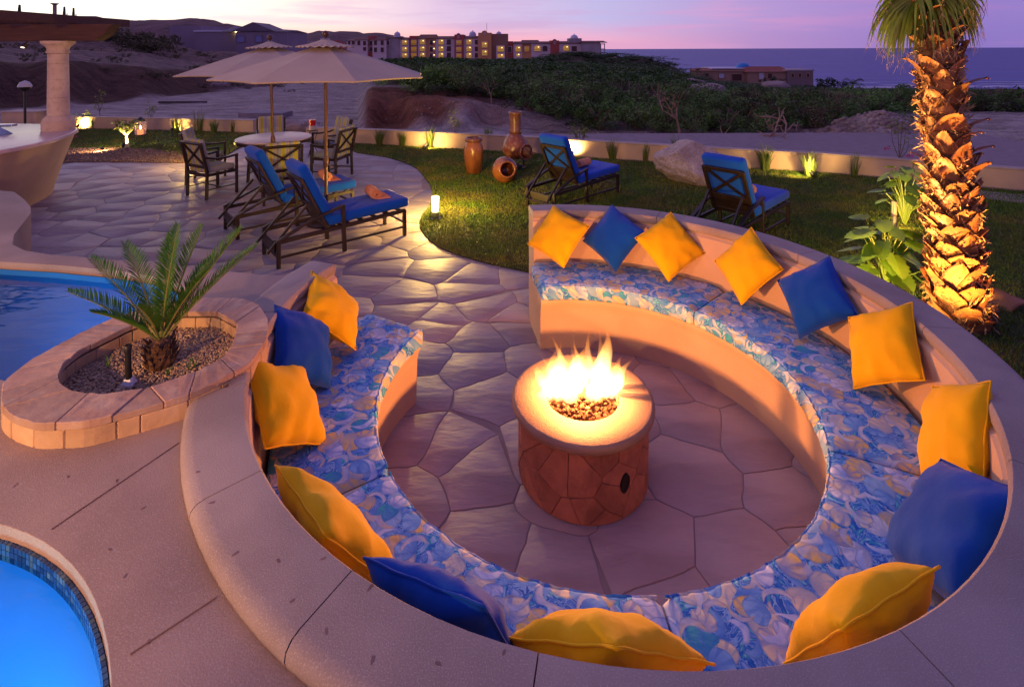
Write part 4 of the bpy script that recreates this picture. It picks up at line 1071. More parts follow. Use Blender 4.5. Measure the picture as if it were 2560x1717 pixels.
TL = [(lgs[0], 1.27, .05, -8, 'peach rolled towel on the nearest patio lounger'), (lgs[1], 1.28, .05, -8, 'peach rolled towel on the lounger behind the umbrella pole'),
      (lgs[2], 1.05, .05, 95, 'peach rolled towel on the lawn lounger beside the pots'), (lgs[3], .90, -.02, 95, 'peach rolled towel on the lounger in front of the boulder')]
for i, (lg, lx, ly, dr, lab) in enumerate(TL):
    o = tw0 if i == 0 else share('rolled_towel', tw0)
    a = lg.rotation_euler[2]; o.location = lg.location + Vector((lx * math.cos(a) - ly * math.sin(a), lx * math.sin(a) + ly * math.cos(a), .479)); o.rotation_euler = (0, 0, a + R(dr))
    tag(o, lab, 'towel', 'rolled towels on the loungers')

# ================================================================== DINING SET
def stripe_mat():
    m = bpy.data.materials.new('striped_canvas'); m.use_nodes = True; t = m.node_tree; N = t.nodes; L = t.links; b = N['Principled BSDF']; b.inputs['Roughness'].default_value = .9; b.inputs['Specular IOR Level'].default_value = .1
    tc = N.new('ShaderNodeTexCoord'); sp = N.new('ShaderNodeSeparateXYZ'); L.new(tc.outputs['Object'], sp.inputs[0])
    mm = N.new('ShaderNodeMath'); mm.operation = 'MULTIPLY_ADD'; mm.inputs[1].default_value = 5.6; mm.inputs[2].default_value = 10.1; L.new(sp.outputs[0], mm.inputs[0])
    fr = N.new('ShaderNodeMath'); fr.operation = 'FRACT'; L.new(mm.outputs[0], fr.inputs[0])
    r_ = ramp(t, [(0.0, (.36, .35, .05)), (.26, (.50, .34, .20)), (.32, (.30, .31, .34)), (.52, (.50, .34, .20)), (.57, (.20, .24, .32)), (.74, (.30, .31, .34)), (.94, (.50, .34, .20))], 'CONSTANT'); L.new(fr.outputs[0], r_.inputs[0])
    L.new(r_.outputs[0], b.inputs['Base Color']); return m
STR = stripe_mat()
def make_chair(label):
    t = thing('dining_chair', label, 'chair', (0, 0, 0), 0, 'striped patio dining chairs'); mm = DARKM; W = .27
    # seat faces +y, origin under the seat centre
    for sx in (-W, W):
        MB().bar((sx, .25, 0), (sx, .25, .64), .038, .038).build('leg', mm, t, bevel=.003, seg=1)
        b = MB(); b.bar((sx, -.26, 0), (sx, -.25, .45), .04, .04); b.bar((sx, -.25, .44), (sx, -.36, .92), .04, .04); b.build('leg', mm, t, bevel=.003, seg=1)
        ab = MB(); ab.tube([(sx, .27, .645), (sx, .1, .625), (sx, -.1, .632), (sx, -.30, .68)], .019, 6); ab.build('armrest', mm, t)
        MB().bar((sx, -.25, .15), (sx, .25, .15), .018, .018).build('stretcher', mm, t)
        MB().bar((sx, -.25, .385), (sx, .25, .385), .03, .045).build('seat_rail', mm, t)
    MB().bar((-W, 0, .15), (W, 0, .15), .018, .018).build('stretcher', mm, t)
    for y in (-.25, .25): MB().bar((-W, y, .385), (W, y, .385), .03, .045).build('seat_rail', mm, t)
    pb = lambda x, s: Vector((x, -.25 - .11 * s, .44 + .48 * s))
    bf = MB(); up = (0, .97, .22)
    MB().bar(pb(-W, .97), pb(W, .97), .03, .05, up=up).build('back_rail', mm, t); MB().bar(pb(-W, .16), pb(W, .16), .03, .04, up=up).build('back_rail', mm, t)
    for s in (1, -1): MB().bar(pb(-s * W, .18) + Vector((0, -.003 * s, 0)), pb(s * W, .95) + Vector((0, -.003 * s, 0)), .02, .03, up=up).build('cross_brace', mm, t)
    soft('seat_cushion', (0, .0, .452), (.50, .48, .085), .03, STR, t, puff=.008)
    soft('back_cushion', (0, -.255, .725), (.50, .075, .50), .028, STR, t, (R(13), 0, 0))
    return t
ch0 = make_chair('striped dining chair left of the table, its crossed back to the camera')
def put_chair(o, x, y, deg): o.location = (x, y, 0); o.rotation_euler = (0, 0, R(deg - 90))
put_chair(ch0, -5.03, 8.72, 61)
CH = [(-5.66, 9.62, 17, 'striped dining chair at the left end of the table, behind the crossed-back chair'), (-5.12, 11.05, -64, 'striped dining chair behind the table, facing the camera'), (-3.72, 8.38, 118, 'striped dining chair in front of the table behind the blue loungers'),
      (-3.42, 9.85, 166, 'striped dining chair right of the table, seen from its side'), (-3.86, 11.0, 226, 'striped dining chair behind the near umbrella pole at the back right of the table')]
for x, y, a, l in CH:
    o = copy_tree(ch0); o['label'] = l; put_chair(o, x, y, a)
TOPM = pm('stone_tabletop', (0.62, 0.50, 0.44), (0.54, 0.43, 0.38), scale=3, rough=0.35, bump=.1, bscale=20, c3=(.40, .30, .26), scale3=6, f3=.4, spec=.5)
tbl = thing('dining_table', 'round dining table with a pale stone top and dark metal rim', 'table', (-4.55, 9.93, 0))
MB().lathe([(0, .715), (.655, .715), (.668, .722), (.668, .738), (.655, .743), (0, .743)], 64).build('tabletop', TOPM, tbl, auto=40)
MB().ring([(.64, .668), (.676, .668), (.682, .69), (.678, .718), (.64, .712)], 64).build('rim', DARKM, tbl, auto=40)
for k in range(4):
    a = PI / 4 + k * PI / 2 + .3
    b = MB(); b.bar((.55 * math.cos(a), .55 * math.sin(a), 0), (.50 * math.cos(a), .50 * math.sin(a), .68), .045, .045); b.build('leg', DARKM, tbl, bevel=.004, seg=1)
MB().ring([(.40, .16), (.42, .16), (.42, .18), (.40, .18)], 40).build('stretcher_ring', DARKM, tbl)
for k in range(4):
    a = PI / 4 + k * PI / 2 + .3; MB().bar((.41 * math.cos(a), .41 * math.sin(a), .17), (.54 * math.cos(a), .54 * math.sin(a), .17), .016, .016).build('stretcher', DARKM, tbl)

# ================================================================== UMBRELLAS
WOODP = pm('umbrella_pole_wood', (0.13, 0.062, 0.028), (0.09, 0.04, 0.02), scale=4, rough=0.35, stretch=(8, 8, .8), spec=.5)
BALL = pm('finial_wood', (0.07, 0.028, 0.014), rough=0.3, spec=.5)
def make_umbrella(label):
    t = thing('patio_umbrella', label, 'umbrella', (0, 0, 0), 0, 'beige patio umbrellas'); RR = 1.44
    MB().lathe([(.0, 0), (.26, 0), (.27, .02), (.25, .05), (.06, .075), (.035, .09), (.03, .32), (.024, .325), (0, .325)], 32).build('base', DARKM, t, auto=40)
    MB().tube([(0, 0, .05), (0, 0, 2.46)], .0235, 14).build('pole', WOODP, t, auto=60)
    n = 12; V = []; F = []; zr, zt, r0 = 2.035, 2.455, .27
    nsub = 8 * 8
    for j in range(n + 1):
        s = j / n; 
        for k in range(nsub):
            q = 2 * PI * k / nsub; f = (k % 8) / 8; 
            cr = math.cos(PI / 8) / math.cos((f - .5) * PI / 4)
            r = (.06 + (RR - .06) * s)
            sagv = math.sin(PI * f) ** 1.0
            rr = r * (cr - .030 * sagv * s * s)
            z = zt - (zt - zr) * (s ** 1.12) - .012 * sagv * math.sin(PI * s) * .8 + .006 * sagv * (s ** 6)
            a = q + R(33)
            V.append((rr * math.cos(a), rr * math.sin(a), z))
    for j in range(n):
        for k in range(nsub):
            k2 = (k + 1) % nsub; F.append((j * nsub + k, j * nsub + k2, (j + 1) * nsub + k2, (j + 1) * nsub + k))
    # hem: short drop round the edge
    b0 = n * nsub; h0 = len(V)
    for k in range(nsub): x, y, z = V[b0 + k]; V.append((x * .996, y * .996, z - .018))
    for k in range(nsub): F.append((b0 + k, b0 + (k + 1) % nsub, h0 + (k + 1) % nsub, h0 + k))
    o = MB().add(V, F).build('canopy', SANDF, t, auto=7)
    md = o.modifiers.new('cloth_thickness', 'SOLIDIFY'); md.thickness = .003
    # vent cap with a wavy hem
    V = []; F = []; nv = 96; n = 7
    for j in range(n + 1):
        s = j / n
        for k in range(nv):
            a = 2 * PI * k / nv + R(33); f = (k % 12) / 12; wv = math.sin(2 * PI * 3 * f)
            r = .03 + .37 * s; cr = math.cos(PI / 8) / math.cos((f - .5) * PI / 4)
            z = 2.562 - .135 * s ** .75 + .012 * wv * s ** 3 + .018 * s
            V.append((r * cr * math.cos(a), r * cr * math.sin(a), z))
    for j in range(n):
        for k in range(nv): k2 = (k + 1) % nv; F.append((j * nv + k, j * nv + k2, (j + 1) * nv + k2, (j + 1) * nv + k))
    o = MB().add(V, F).build('vent_cap', SANDF, t, auto=30); md = o.modifiers.new('cloth_thickness', 'SOLIDIFY'); md.thickness = .003
    MB().lathe([(.012, 2.545), (.024, 2.555), (.018, 2.575), (.022, 2.58), (.038, 2.6), (.045, 2.625), (.038, 2.65), (.02, 2.667), (0, 2.672)], 20).build('finial', BALL, t, auto=40)
    for k in range(8):
        a = R(33) + k * PI / 4; c, s = math.cos(a), math.sin(a)
        MB().bar((.05 * c, .05 * s, 2.425), (1.40 * c, 1.40 * s, 2.022), .014, .018).build('rib', WOODP, t)
        MB().bar((.03 * c, .03 * s, 1.98), (.72 * c, .72 * s, 2.232), .010, .014).build('strut', WOODP, t)
    MB().lathe([(.024, 1.94), (.04, 1.95), (.04, 2.0), (.024, 2.01)], 16).build('runner', DARKM, t, auto=40)
    cb = MB(); cb.lathe([(.024, .78), (.036, .80), (.040, .84), (.034, .90), (.024, .93)], 16); cb.build('crank_housing', WOODP, t, auto=40)
    ck = MB(); ck.bar((.03, -.02, .83), (.09, -.05, .79), .014, .01); ck.tube([(.088, -.05, .79), (.11, -.08, .785)], .008, 8); ck.build('crank_handle', pm('crank_metal', (.35, .27, .2), rough=.35, metal=.6), t)
    return t
um1 = make_umbrella('nearer beige patio umbrella, its pole rising behind the first blue lounger'); um1.location = (-2.60, 7.25, 0)
um2 = copy_tree(um1); um2['label'] = 'farther beige patio umbrella beside the dining table, partly behind the other'; um2.location = (-4.13, 9.02, 0); um2.rotation_euler = (0, R(-1.5), R(8))

# ================================================================== BAR, COLUMN, PERGOLA, GRILL
bar_top_back = [(-13, 9.75), (-9.39, 9.60), (-8.59, 9.53), (-8.1, 9.38), (-7.7, 9.16), (-7.43, 8.91), (-7.25, 8.6), (-7.08, 8.2), (-6.95, 7.88), (-6.88, 7.5), (-6.87, 7.2), (-6.92, 6.8), (-7.3, 6.3), (-8.2, 6.15), (-13, 6.2)]
bar = thing('outdoor_bar', 'curved stucco outdoor bar with a pale polished counter on the left', 'bar counter', (0, 0, 0))
BTOP = pm('bar_counter_stone', (0.62, 0.46, 0.42), (0.55, 0.40, 0.36), scale=2, rough=0.25, spec=.5, c3=(.45, .3, .26), scale3=7, f3=.3)
extrude_poly('counter_top', bar_top_back[::-1], 1.015, 1.07, BTOP, .018, 4, bar)
cB = Vector((-9.0, 7.9)); V = []; n = len(bar_top_back)
for z, ins in ((-.02, .885), (.25, .905), (.6, .935), (.9, .965), (1.012, .975)):
    for x, y in bar_top_back:
        k = ins; yy = cB.y + (y - cB.y) * (k if y > 6.5 else 1); xx = cB.x + (x - cB.x) * (k * (.87 + .13 * (z / 1.0)) if x > -9 else 1)
        V.append((xx, yy, z))
F = [(j * n + i, j * n + (i + 1) % n, (j + 1) * n + (i + 1) % n, (j + 1) * n + i) for j in range(4) for i in range(n)]
MB().add(V, F).build('bar_body', WALLM, bar, auto=35)
cl_ = thing('stone_column', 'round carved stone column standing on the bar counter under the beam', 'column', (-7.68, 8.80, 1.07))
COLM = pm('cantera_stone', (0.60, 0.46, 0.36), (0.52, 0.38, 0.29), scale=5, rough=0.85, bump=.35, bscale=30, c3=(.30, .20, .15), scale3=14, f3=.35)
MB().lathe([(.225, 0), (.228, .13), (.222, .15)], 40).build('base_drum', COLM, cl_, auto=40)
MB().lathe([(.222, .152), (.205, .19), (.172, .232), (.165, .24)], 40).build('base_moulding', COLM, cl_, auto=40)
zz = [.242, .55, .85, 1.12, 1.2885]; rr = [.152, .149, .145, .142, .139]
for i in range(4): MB().lathe([(rr[i], zz[i]), (rr[i] - .001, zz[i] + .004), (rr[i + 1], zz[i + 1] - .003)], 40).build('shaft_drum', COLM, cl_, auto=40)
MB().lathe([(.150, 1.29), (.162, 1.30), (.162, 1.325), (.150, 1.335), (.150, 1.37), (.165, 1.40), (.205, 1.44), (.228, 1.455), (.232, 1.50), (.2, 1.5)], 40).build('capital', COLM, cl_, auto=40)
BEAM = pm('beam_wood', (0.085, 0.030, 0.018), (0.05, 0.018, 0.012), scale=4, rough=0.6, stretch=(.6, 8, 8), bump=.3, bscale=30)
pg = thing('pergola', 'dark brown timber pergola beam resting on the stone column', 'pergola', (-7.68, 8.8, 2.57))
b = MB(); hb = .28
prof = [(.69, .0), (.86, .10), (1.0, .28), (-6.5, .28), (-6.5, 0)]
V = [(x, -.11, z) for x, z in prof] + [(x, .11, z) for x, z in prof]; m_ = len(prof)
b.add(V, [tuple(range(m_)), tuple(range(2 * m_ - 1, m_ - 1, -1))] + [(i, (i + 1) % m_, m_ + (i + 1) % m_, m_ + i) for i in range(m_)]).build('main_beam', BEAM, pg, bevel=.006, seg=1)
for k in range(9):
    x = .3 - .62 * k
    MB().bar((x, -2.2, .355), (x, 1.2, .355), .07, .14).build('rafter', BEAM, pg, bevel=.005, seg=1)
bl = thing('beam_spotlight', 'small lit spotlight hanging under the pergola beam left of the column', 'spotlight', at(66, 117, 8.75))
MB().tube([(0, 0, .06), (.02, 0, .12), (.06, 0, .135)], .012, 8).build('bracket', DARKM, bl)
MB().tube([(.02, 0, .05), (-.02, -.03, -.005)], [.03, .045], 12).build('hood', DARKM, bl)
MB().lathe([(0, 0), (.04, 0), (.03, -.012), (0, -.018)], 14, c=(-.02, -.032, -.008)).build('lens', emit('spot_lens', (1, .85, .6), 3.5), bl)
STEEL = pm('stainless_steel', (.62, .62, .64), rough=.28, metal=1.0)
gr = thing('barbecue_grill', 'stainless steel grill lid at the left end of the bar counter', 'grill', (-8.55, 8.1, 1.072))
MB().bar((-1.5, .42, .06), (.40, .42, .12), .10, .04).build('lid_edge', STEEL, gr, bevel=.01, seg=2)
MB().add([(-1.5, -.3, .0), (.50, -.3, .0), (.50, .3, .0), (-1.5, .3, .0), (-1.5, -.26, .045), (.32, -.26, .045), (.28, .3, .11), (-1.5, .3, .11)], [(0, 3, 2, 1), (4, 5, 6, 7), (0, 1, 5, 4), (1, 2, 6, 5), (2, 3, 7, 6), (3, 0, 4, 7)]).build('lid', pm('grill_enamel', (.16, .2, .34), rough=.3, metal=.5), gr, bevel=.01, seg=2)
MB().tube([(-1.3, -.34, .05), (.2, -.34, .05)], .012, 10).build('handle', STEEL, gr)
# far left: path lantern and end wall
sb_ = thing('path_light', 'tall thin path light with a pale mushroom cap at the far left', 'path light', (-13.4, 14.3, 0))
MB().tube([(0, 0, 0), (0, 0, 1.42)], .03, 8).build('post', FIX, sb_)
MB().lathe([(.16, 1.42), (.15, 1.47), (.10, 1.55), (0, 1.6)], 20).build('cap', pm('cap_pale', (.42, .4, .44), rough=.4), sb_, auto=50)
MB().lathe([(.05, 1.30), (.14, 1.40), (.15, 1.418), (0, 1.418)], 20).build('shade', FIX, sb_, auto=50)
pl = thing('wall_pier', 'square stucco pier beside the path light at the far left', 'pier', (-13.9, 14.9, 0))
MB().box((0, 0, .33), (1.0, .5, .66)).build('pier_body', WALLM, pl); MB().box((0, 0, .685), (1.06, .56, .045)).build('pier_cap', CAPW, pl, bevel=.01)
ln = thing('garden_lantern', 'black roofed garden lantern beside the stone column', 'lantern', (-12.65, 14.6, 0))
MB().lathe([(.26, .50), (.20, .58), (.06, .74), (.02, .78), (0, .79)], 6).build('roof', FIX, ln)
for k in range(4): MB().bar((.13 * math.cos(k * PI / 2), .13 * math.sin(k * PI / 2), 0), (.13 * math.cos(k * PI / 2), .13 * math.sin(k * PI / 2), .52), .02, .02).build('post', FIX, ln)
# ================================================================== CLAY POTS, BOULDER, BOLLARDS
CLAY = pm('glazed_clay', (0.34, 0.125, 0.035), (0.22, 0.075, 0.022), scale=5, rough=0.22, spec=.6, bump=.12, bscale=16, c3=(.10, .035, .015), scale3=4, f3=.7, stretch=(1, 1, .5))
CLAYD = pm('dark_clay', (0.13, 0.045, 0.022), (0.24, 0.10, 0.05), scale=6, rough=0.3, spec=.6, bump=.15, bscale=20)
CLAYR = pm('red_clay', (0.26, 0.085, 0.04), (0.17, 0.05, 0.026), scale=5, rough=0.3, spec=.55, bump=.15, bscale=18, c3=(.52, .36, .22), scale3=16, f3=.35)
POTBLK = pm('pot_black', (0.012, 0.008, 0.006), rough=.9)  # near-black for the urn's inside and the disc in the chiminea's mouth
urn = thing('clay_urn', 'tall upright glazed clay urn with a dark rim on the lawn', 'urn', (-0.75, 10.05, .01))
MB().lathe([(0, 0), (.125, 0), (.14, .03), (.17, .18), (.188, .34), (.188, .46), (.172, .54), (.142, .60), (.130, .62)], 40).build('body', CLAY, urn, smooth=True)
MB().ring([(.128, .612), (.152, .615), (.166, .635), (.168, .66), (.150, .69), (.128, .695), (.118, .68), (.116, .63)], 40).build('rim', CLAYD, urn, auto=60)
MB().lathe([(0, .50), (.12, .50), (.118, .63), (.112, .63), (.11, .51), (0, .51)], 30).build('inside', POTBLK, urn)
jar = thing('clay_jar', 'squat clay jar tipped over on the lawn, its mouth facing the bench', 'jar', (-.14, 9.36, .01))
jm_ = MB(); prof = [(0, -.21), (.10, -.205), (.17, -.16), (.225, -.06), (.235, .02), (.215, .10), (.17, .165), (.142, .19), (.150, .205), (.155, .22), (.142, .232), (.122, .228), (.118, .20), (.14, .16), (.19, .08), (.208, 0), (.19, -.09), (.12, -.17), (0, -.18)]
jb = jm_.lathe(prof, 44).build('body', CLAY, jar, smooth=True)
jb.rotation_euler = (R(76), 0, R(14)); jb.location = (0, 0, .225)
chi = thing('clay_chiminea', 'red clay chiminea with a tall neck and split firewood in its mouth', 'chiminea', (.06, 10.45, .01))
MB().lathe([(.0, .20), (.10, .20), (.20, .24), (.262, .34), (.268, .43), (.235, .54), (.17, .64), (.125, .70)], 44).build('bowl', CLAYR, chi, smooth=True)
MB().lathe([(.125, .70), (.108, .76), (.106, .95), (.112, 1.06), (.122, 1.085), (.135, 1.10), (.138, 1.125), (.126, 1.14), (.105, 1.14), (.10, 1.12), (.098, 1.0), (0, 1.0)], 36).build('neck', CLAYD, chi, smooth=True)
md = Vector((.66, -.72, .0)).normalized(); rot = md.to_track_quat('Z', 'Y').to_matrix()
mo = MB().lathe([(.135, .0), (.150, .075), (.165, .10), (.160, .125), (.138, .125), (.125, .10), (.12, .0)], 32); mb_ = mo.build('mouth', CLAYR, chi, smooth=True)
mb_.matrix_local = Matrix.Translation(Vector((0, 0, .37)) + md * .20) @ rot.to_4x4()
dk = MB().lathe([(0, .05), (.14, .05), (.14, .06), (0, .06)], 24).build('mouth_dark', POTBLK, chi); dk.matrix_local = mb_.matrix_local.copy()
LOG = pm('firewood', (.30, .16, .08), (.18, .085, .04), scale=14, rough=.85, bump=.4, bscale=50, stretch=(1, 1, .15), obj_rand=.3)
rl = random.Random(8); side = md.cross(Vector((0, 0, 1)))
for k in range(11):
    a = rl.uniform(0, 6.28); r = .095 * math.sqrt(rl.random()); c = Vector((0, 0, .37)) + md * .15 + side * r * math.cos(a) + Vector((0, 0, r * math.sin(a)))
    e = c + md * rl.uniform(.17, .27) + Vector((rl.uniform(-.03, .03), rl.uniform(-.03, .03), rl.uniform(-.02, .03)))
    MB().tube([c, e + md * .05], [.030, .027], 6).build('log', LOG, chi, auto=40)
MB().ring([(.15, .0), (.19, .0), (.19, .03), (.15, .03)], 30).build('stand_ring', FIX, chi)
for k in range(3): a = k * 2.1; MB().tube([(.17 * math.cos(a), .17 * math.sin(a), .02), (.16 * math.cos(a), .16 * math.sin(a), .27)], .012, 6).build('stand_leg', FIX, chi)
# boulder
GRAN = pm('granite', (0.54, 0.45, 0.38), (0.38, 0.30, 0.25), scale=5, rough=.9, bump=1.0, bscale=24, c3=(.22, .16, .13), scale3=40, f3=.6, bdist=.03)
def rock_mesh(name, sub, size, seed, m, rough=.25, cut=9, amp2=.05):
    rn = random.Random(seed); bm = bmesh.new(); bmesh.ops.create_icosphere(bm, subdivisions=sub, radius=1)
    planes = []
    for k in range(cut):
        nrm = Vector((rn.gauss(0, 1), rn.gauss(0, 1), rn.gauss(0, .9))).normalized(); planes.append((nrm, rn.uniform(.62, .86)))
    for v in bm.verts:
        p = v.co.copy()
        for nrm, d in planes:
            e = p.dot(nrm) - d
            if e > 0: p -= nrm * e * .92
        p *= 1 + rough * .35 * noise.noise(p * 1.6 + Vector((seed, 0, 0))) + amp2 * noise.noise(p * 6 + Vector((0, seed, 0))) + amp2 * .4 * noise.noise(p * 15)
        v.co = Vector((p.x * size[0], p.y * size[1], p.z * size[2]))
    for f in bm.faces: f.smooth = True
    me = bpy.data.meshes.new(name); bm.to_mesh(me); bm.free(); me.materials.append(m); me.set_sharp_from_angle(angle=R(38)); return me
bo = link(bpy.data.objects.new('boulder', rock_mesh('boulder', 5, (.80, .58, .47), 14, GRAN))); bo.location = (3.36, 9.42, .28); bo.rotation_euler = (0, R(8), R(-10))
tag(bo, 'big pale granite boulder on the lawn behind a blue lounger', 'boulder')
# bollard lamps
def bollard(x, y, lab, pw):
    t = thing('bollard_light', lab, 'bollard light', (x, y, .0), 0, 'glowing bollard lights along the lawn edge')
    MB().lathe([(0, 0), (.085, 0), (.085, .012), (.052, .016), (.052, .085), (.058, .09), (.058, .10), (0, .10)], 24).build('base', STEEL, t, auto=40)
    MB().lathe([(.042, .10), (.046, .11), (.055, .30), (.052, .312), (.0, .312)], 24).build('glass', emit('bollard_glass', (1.0, .72, .22), 6.0), t, auto=40)
    lamp('bollard_lamp', (x, y, .37), (1.0, .60, .14), pw, .05)
    return t
bollard(-1.10, 7.40, 'glowing glass bollard light on the lawn edge by the nearest lounger', 150)
bollard(-6.72, 10.9, 'glowing bollard light at the patio edge behind the left dining chair', 40)

# ================================================================== GARDEN PLANTS AND UPLIGHTS
LEAFG = pm('tuft_green', (0.13, 0.20, 0.035), (0.17, 0.21, 0.045), scale=3, rough=.5, spec=.35, island=.35, trans=.3)
def tuft_mesh(name, seed, n, h, spread):
    rn = random.Random(seed); b = MB()
    for k in range(n):
        a = rn.uniform(0, 6.28); r = spread * .18 * math.sqrt(rn.random()); o = Vector((r * math.cos(a), r * math.sin(a), 0)); a2 = a + rn.uniform(-.5, .5)
        out = Vector((math.cos(a2), math.sin(a2), 0)); L_ = h * rn.uniform(.6, 1.12); ln = rn.uniform(.12, .95) * spread / h * .55; w = rn.uniform(.007, .012)
        sd = Vector((-out.y, out.x, 0)) * w; pr = []
        for i in range(5):
            t = i / 4; pr.append(o + out * (L_ * ln * t ** 1.6) + Vector((0, 0, L_ * (t - .22 * ln * t * t))))
        j = []
        for i in range(4): ww = (1 - .18 * i); j += [pr[i] - sd * ww, pr[i] + sd * ww]
        j.append(pr[4]); b.add(j, [(0, 1, 3, 2), (2, 3, 5, 4), (4, 5, 7, 6), (6, 7, 8)])
    me = bpy.data.meshes.new(name); me.from_pydata(b.v, [], b.f); me.materials.append(LEAFG); return me
TM = [tuft_mesh('grass_tuft', k, 95, .50, .42) for k in range(3)] + [tuft_mesh('grass_tuft', 9, 30, .55, .45), tuft_mesh('grass_tuft', 12, 110, .55, .34)]
def e_(x, y): return (780 + x * .3699, y * .3699)
def r1_(x, y): return (x * .3699, y * .3699)
def r3_(x, y): return (1560 + x * .4277, y * .4277)
TUFT = [(e_(455, 985), 0, .9, 'green grass tuft at the wall, first to the right of the dining chairs'), (e_(610, 990), 1, .85, 'grass tuft at the wall between a plain tuft and the lit tuft'), (e_(800, 997), 2, 1.05, 'brightly lit grass tuft at the wall left of the clay urn'),
        (e_(1190, 1010), 4, 1.0, 'dense dark grass tuft at the wall just behind the clay urn'), (e_(1370, 1010), 3, .9, 'thin dry grass tuft at the wall behind the chiminea neck'), (e_(1560, 1020), 3, .7, 'sparse grass tuft against the wall above the lawn lounger back'), (e_(2030, 1078), 0, .95, 'grass tuft at the wall right of the small lit tree'),
        (e_(2255, 1092), 3, .75, 'small sparse grass tuft at the wall left of the boulder'), (r3_(130, 942), 3, .8, 'small grass tuft at the wall just left of the boulder'), (r3_(300, 890), 3, .8, 'grass tuft half hidden behind the boulder'),
        (r3_(825, 997), 1, 1.05, 'tall dark grass tuft at the wall right of the boulder'), (r3_(1085, 1040), 2, 1.0, 'brightly lit grass tuft at the wall in the right part of the lawn'), (r3_(1345, 1037), 3, .85, 'dim grass tuft at the wall between the lit tuft and the palm'),
        (r1_(640, 868), 0, .75, 'grass tuft at the left wall beside the glowing yellow shrub'), (r1_(800, 872), 1, .7, 'dark grass tuft in the middle of the left wall'), (r1_(915, 868), 3, .8, 'grass tuft behind the glowing candle lantern at the left wall'), (r1_(1190, 893), 0, .95, 'lit yellow-green grass tuft at the left wall'), (r1_(1340, 890), 3, 1.3, 'tallest upright grass tuft at the left wall'),
        (r1_(1445, 905), 0, .9, 'round grass tuft at the left wall near the dining set'), (r1_(1570, 893), 3, .7, 'thin grass tuft at the left wall behind the left dining chair')]
for (px, py), k, s, lab in TUFT:
    o = link(bpy.data.objects.new('grass_tuft', TM[k])); o.location = G(px, py, .01); o.rotation_euler = (0, 0, random.uniform(0, 6)); o.scale = (s, s, s)
    tag(o, lab, 'grass tuft', 'grass tufts along the garden wall')
LEAF2 = pm('shrub_leaf', (0.14, 0.22, 0.03), (0.20, 0.24, 0.04), scale=4, rough=.45, spec=.4, island=.3, trans=.35)
STEM = pm('plant_stem', (0.13, 0.085, 0.05), (0.09, 0.06, 0.035), scale=12, rough=.85)
def leaf_quad(b, p, d, L_, w, rn, fold=.25):
    d = d.normalized(); s = d.cross(Vector((rn.uniform(-.4, .4), rn.uniform(-.4, .4), 1)))
    if s.length < .05: s = Vector((1, 0, 0))
    s.normalize(); u = s.cross(d)
    b.add([p, p + d * L_ * .45 + s * w + u * w * fold, p + d * L_ - u * L_ * .12, p + d * L_ * .45 - s * w + u * w * fold, p + d * L_ * .5], [(0, 4, 1), (1, 4, 2), (2, 4, 3), (3, 4, 0)])
def small_tree(name, lab, cat, pos, h, crown, nl, ls, seed, trunk=.3, leafm=None, stemm=None, forks=5, tr=.016, flat=1.0):
    rn = random.Random(seed); t = thing(name, lab, cat, pos); tb = MB(); lb = MB(); ends = []
    top = Vector((0, 0, h * trunk)); tb.tube([(0, 0, -.02), (rn.uniform(-.02, .02), rn.uniform(-.02, .02), h * trunk * .5), top], [tr * 1.3, tr * 1.1, tr], 7)
    for k in range(forks):
        a = 2 * PI * k / forks + rn.uniform(-.4, .4); e = Vector((math.cos(a) * crown * rn.uniform(.3, .8), math.sin(a) * crown * rn.uniform(.3, .8), h * rn.uniform(.62, .97)))
        m_ = top.lerp(e, .5) + Vector((math.cos(a) * crown * .12, math.sin(a) * crown * .12, -.02)); tb.tube([top, m_, e], [tr * .8, tr * .55, tr * .3], 5); ends += [e, m_.lerp(e, .5)]
    for k in range(nl):
        c = rn.choice(ends); v = Vector((rn.gauss(0, 1), rn.gauss(0, 1), rn.gauss(0, .8) * flat)); p = c + v * crown * .22
        leaf_quad(lb, p, Vector((rn.gauss(0, 1), rn.gauss(0, 1), rn.gauss(.1, .6))), ls * rn.uniform(.7, 1.2), ls * .28, rn)
    tb.build('trunk', stemm or STEM, t, auto=60); tag(lb.build('foliage', leafm or LEAF2, t), kind='stuff'); return t
small_tree('young_shrub', 'slender young shrub at the wall between the lit tuft and the urn', 'shrub', G(*e_(965, 992), .01), .95, .17, 80, .075, 3, .25, tr=.009, forks=4)
small_tree('young_tree', 'small brightly lit round tree at the wall behind the lawn lounger', 'small tree', G(*e_(1815, 1035), .01), .66, .26, 150, .07, 4, .35)
small_tree('glowing_shrub', 'yellow shrub lit from below at the left wall beside the lantern', 'shrub', G(*r1_(545, 868), .01), .5, .26, 150, .075, 5, .2)
small_tree('plumeria', 'small lit plumeria with pale forked trunk on the gravel bed', 'small tree', G(*r1_(855, 1003), .01), .72, .30, 170, .09, 6, .45, stemm=pm('pale_bark', (.58, .48, .38), (.48, .38, .3), scale=9, rough=.8), forks=7, tr=.035, flat=.55)
small_tree('bed_shrub', 'loose green shrub on the gravel bed, left of two', 'shrub', G(*r1_(1090, 1015), .01), .42, .24, 70, .08, 7, .2, tr=.007)
small_tree('bed_shrub', 'yellow-green shrub on the gravel bed near the left dining chair', 'shrub', G(*r1_(1150, 1052), .01), .36, .16, 60, .08, 8, .2, tr=.007)
small_tree('wall_shrub', 'leafy plant rising over the left wall behind the candle lantern', 'shrub', G(*r1_(1020, 862), .01), .75, .22, 60, .09, 9, .35, tr=.008)
small_tree('bar_shrub', 'thin green plant rising behind the garden lantern', 'shrub', G(*r1_(545, 862), .01) + Vector((.2, .5, 0)), 1.1, .22, 55, .09, 19, .4, tr=.008)
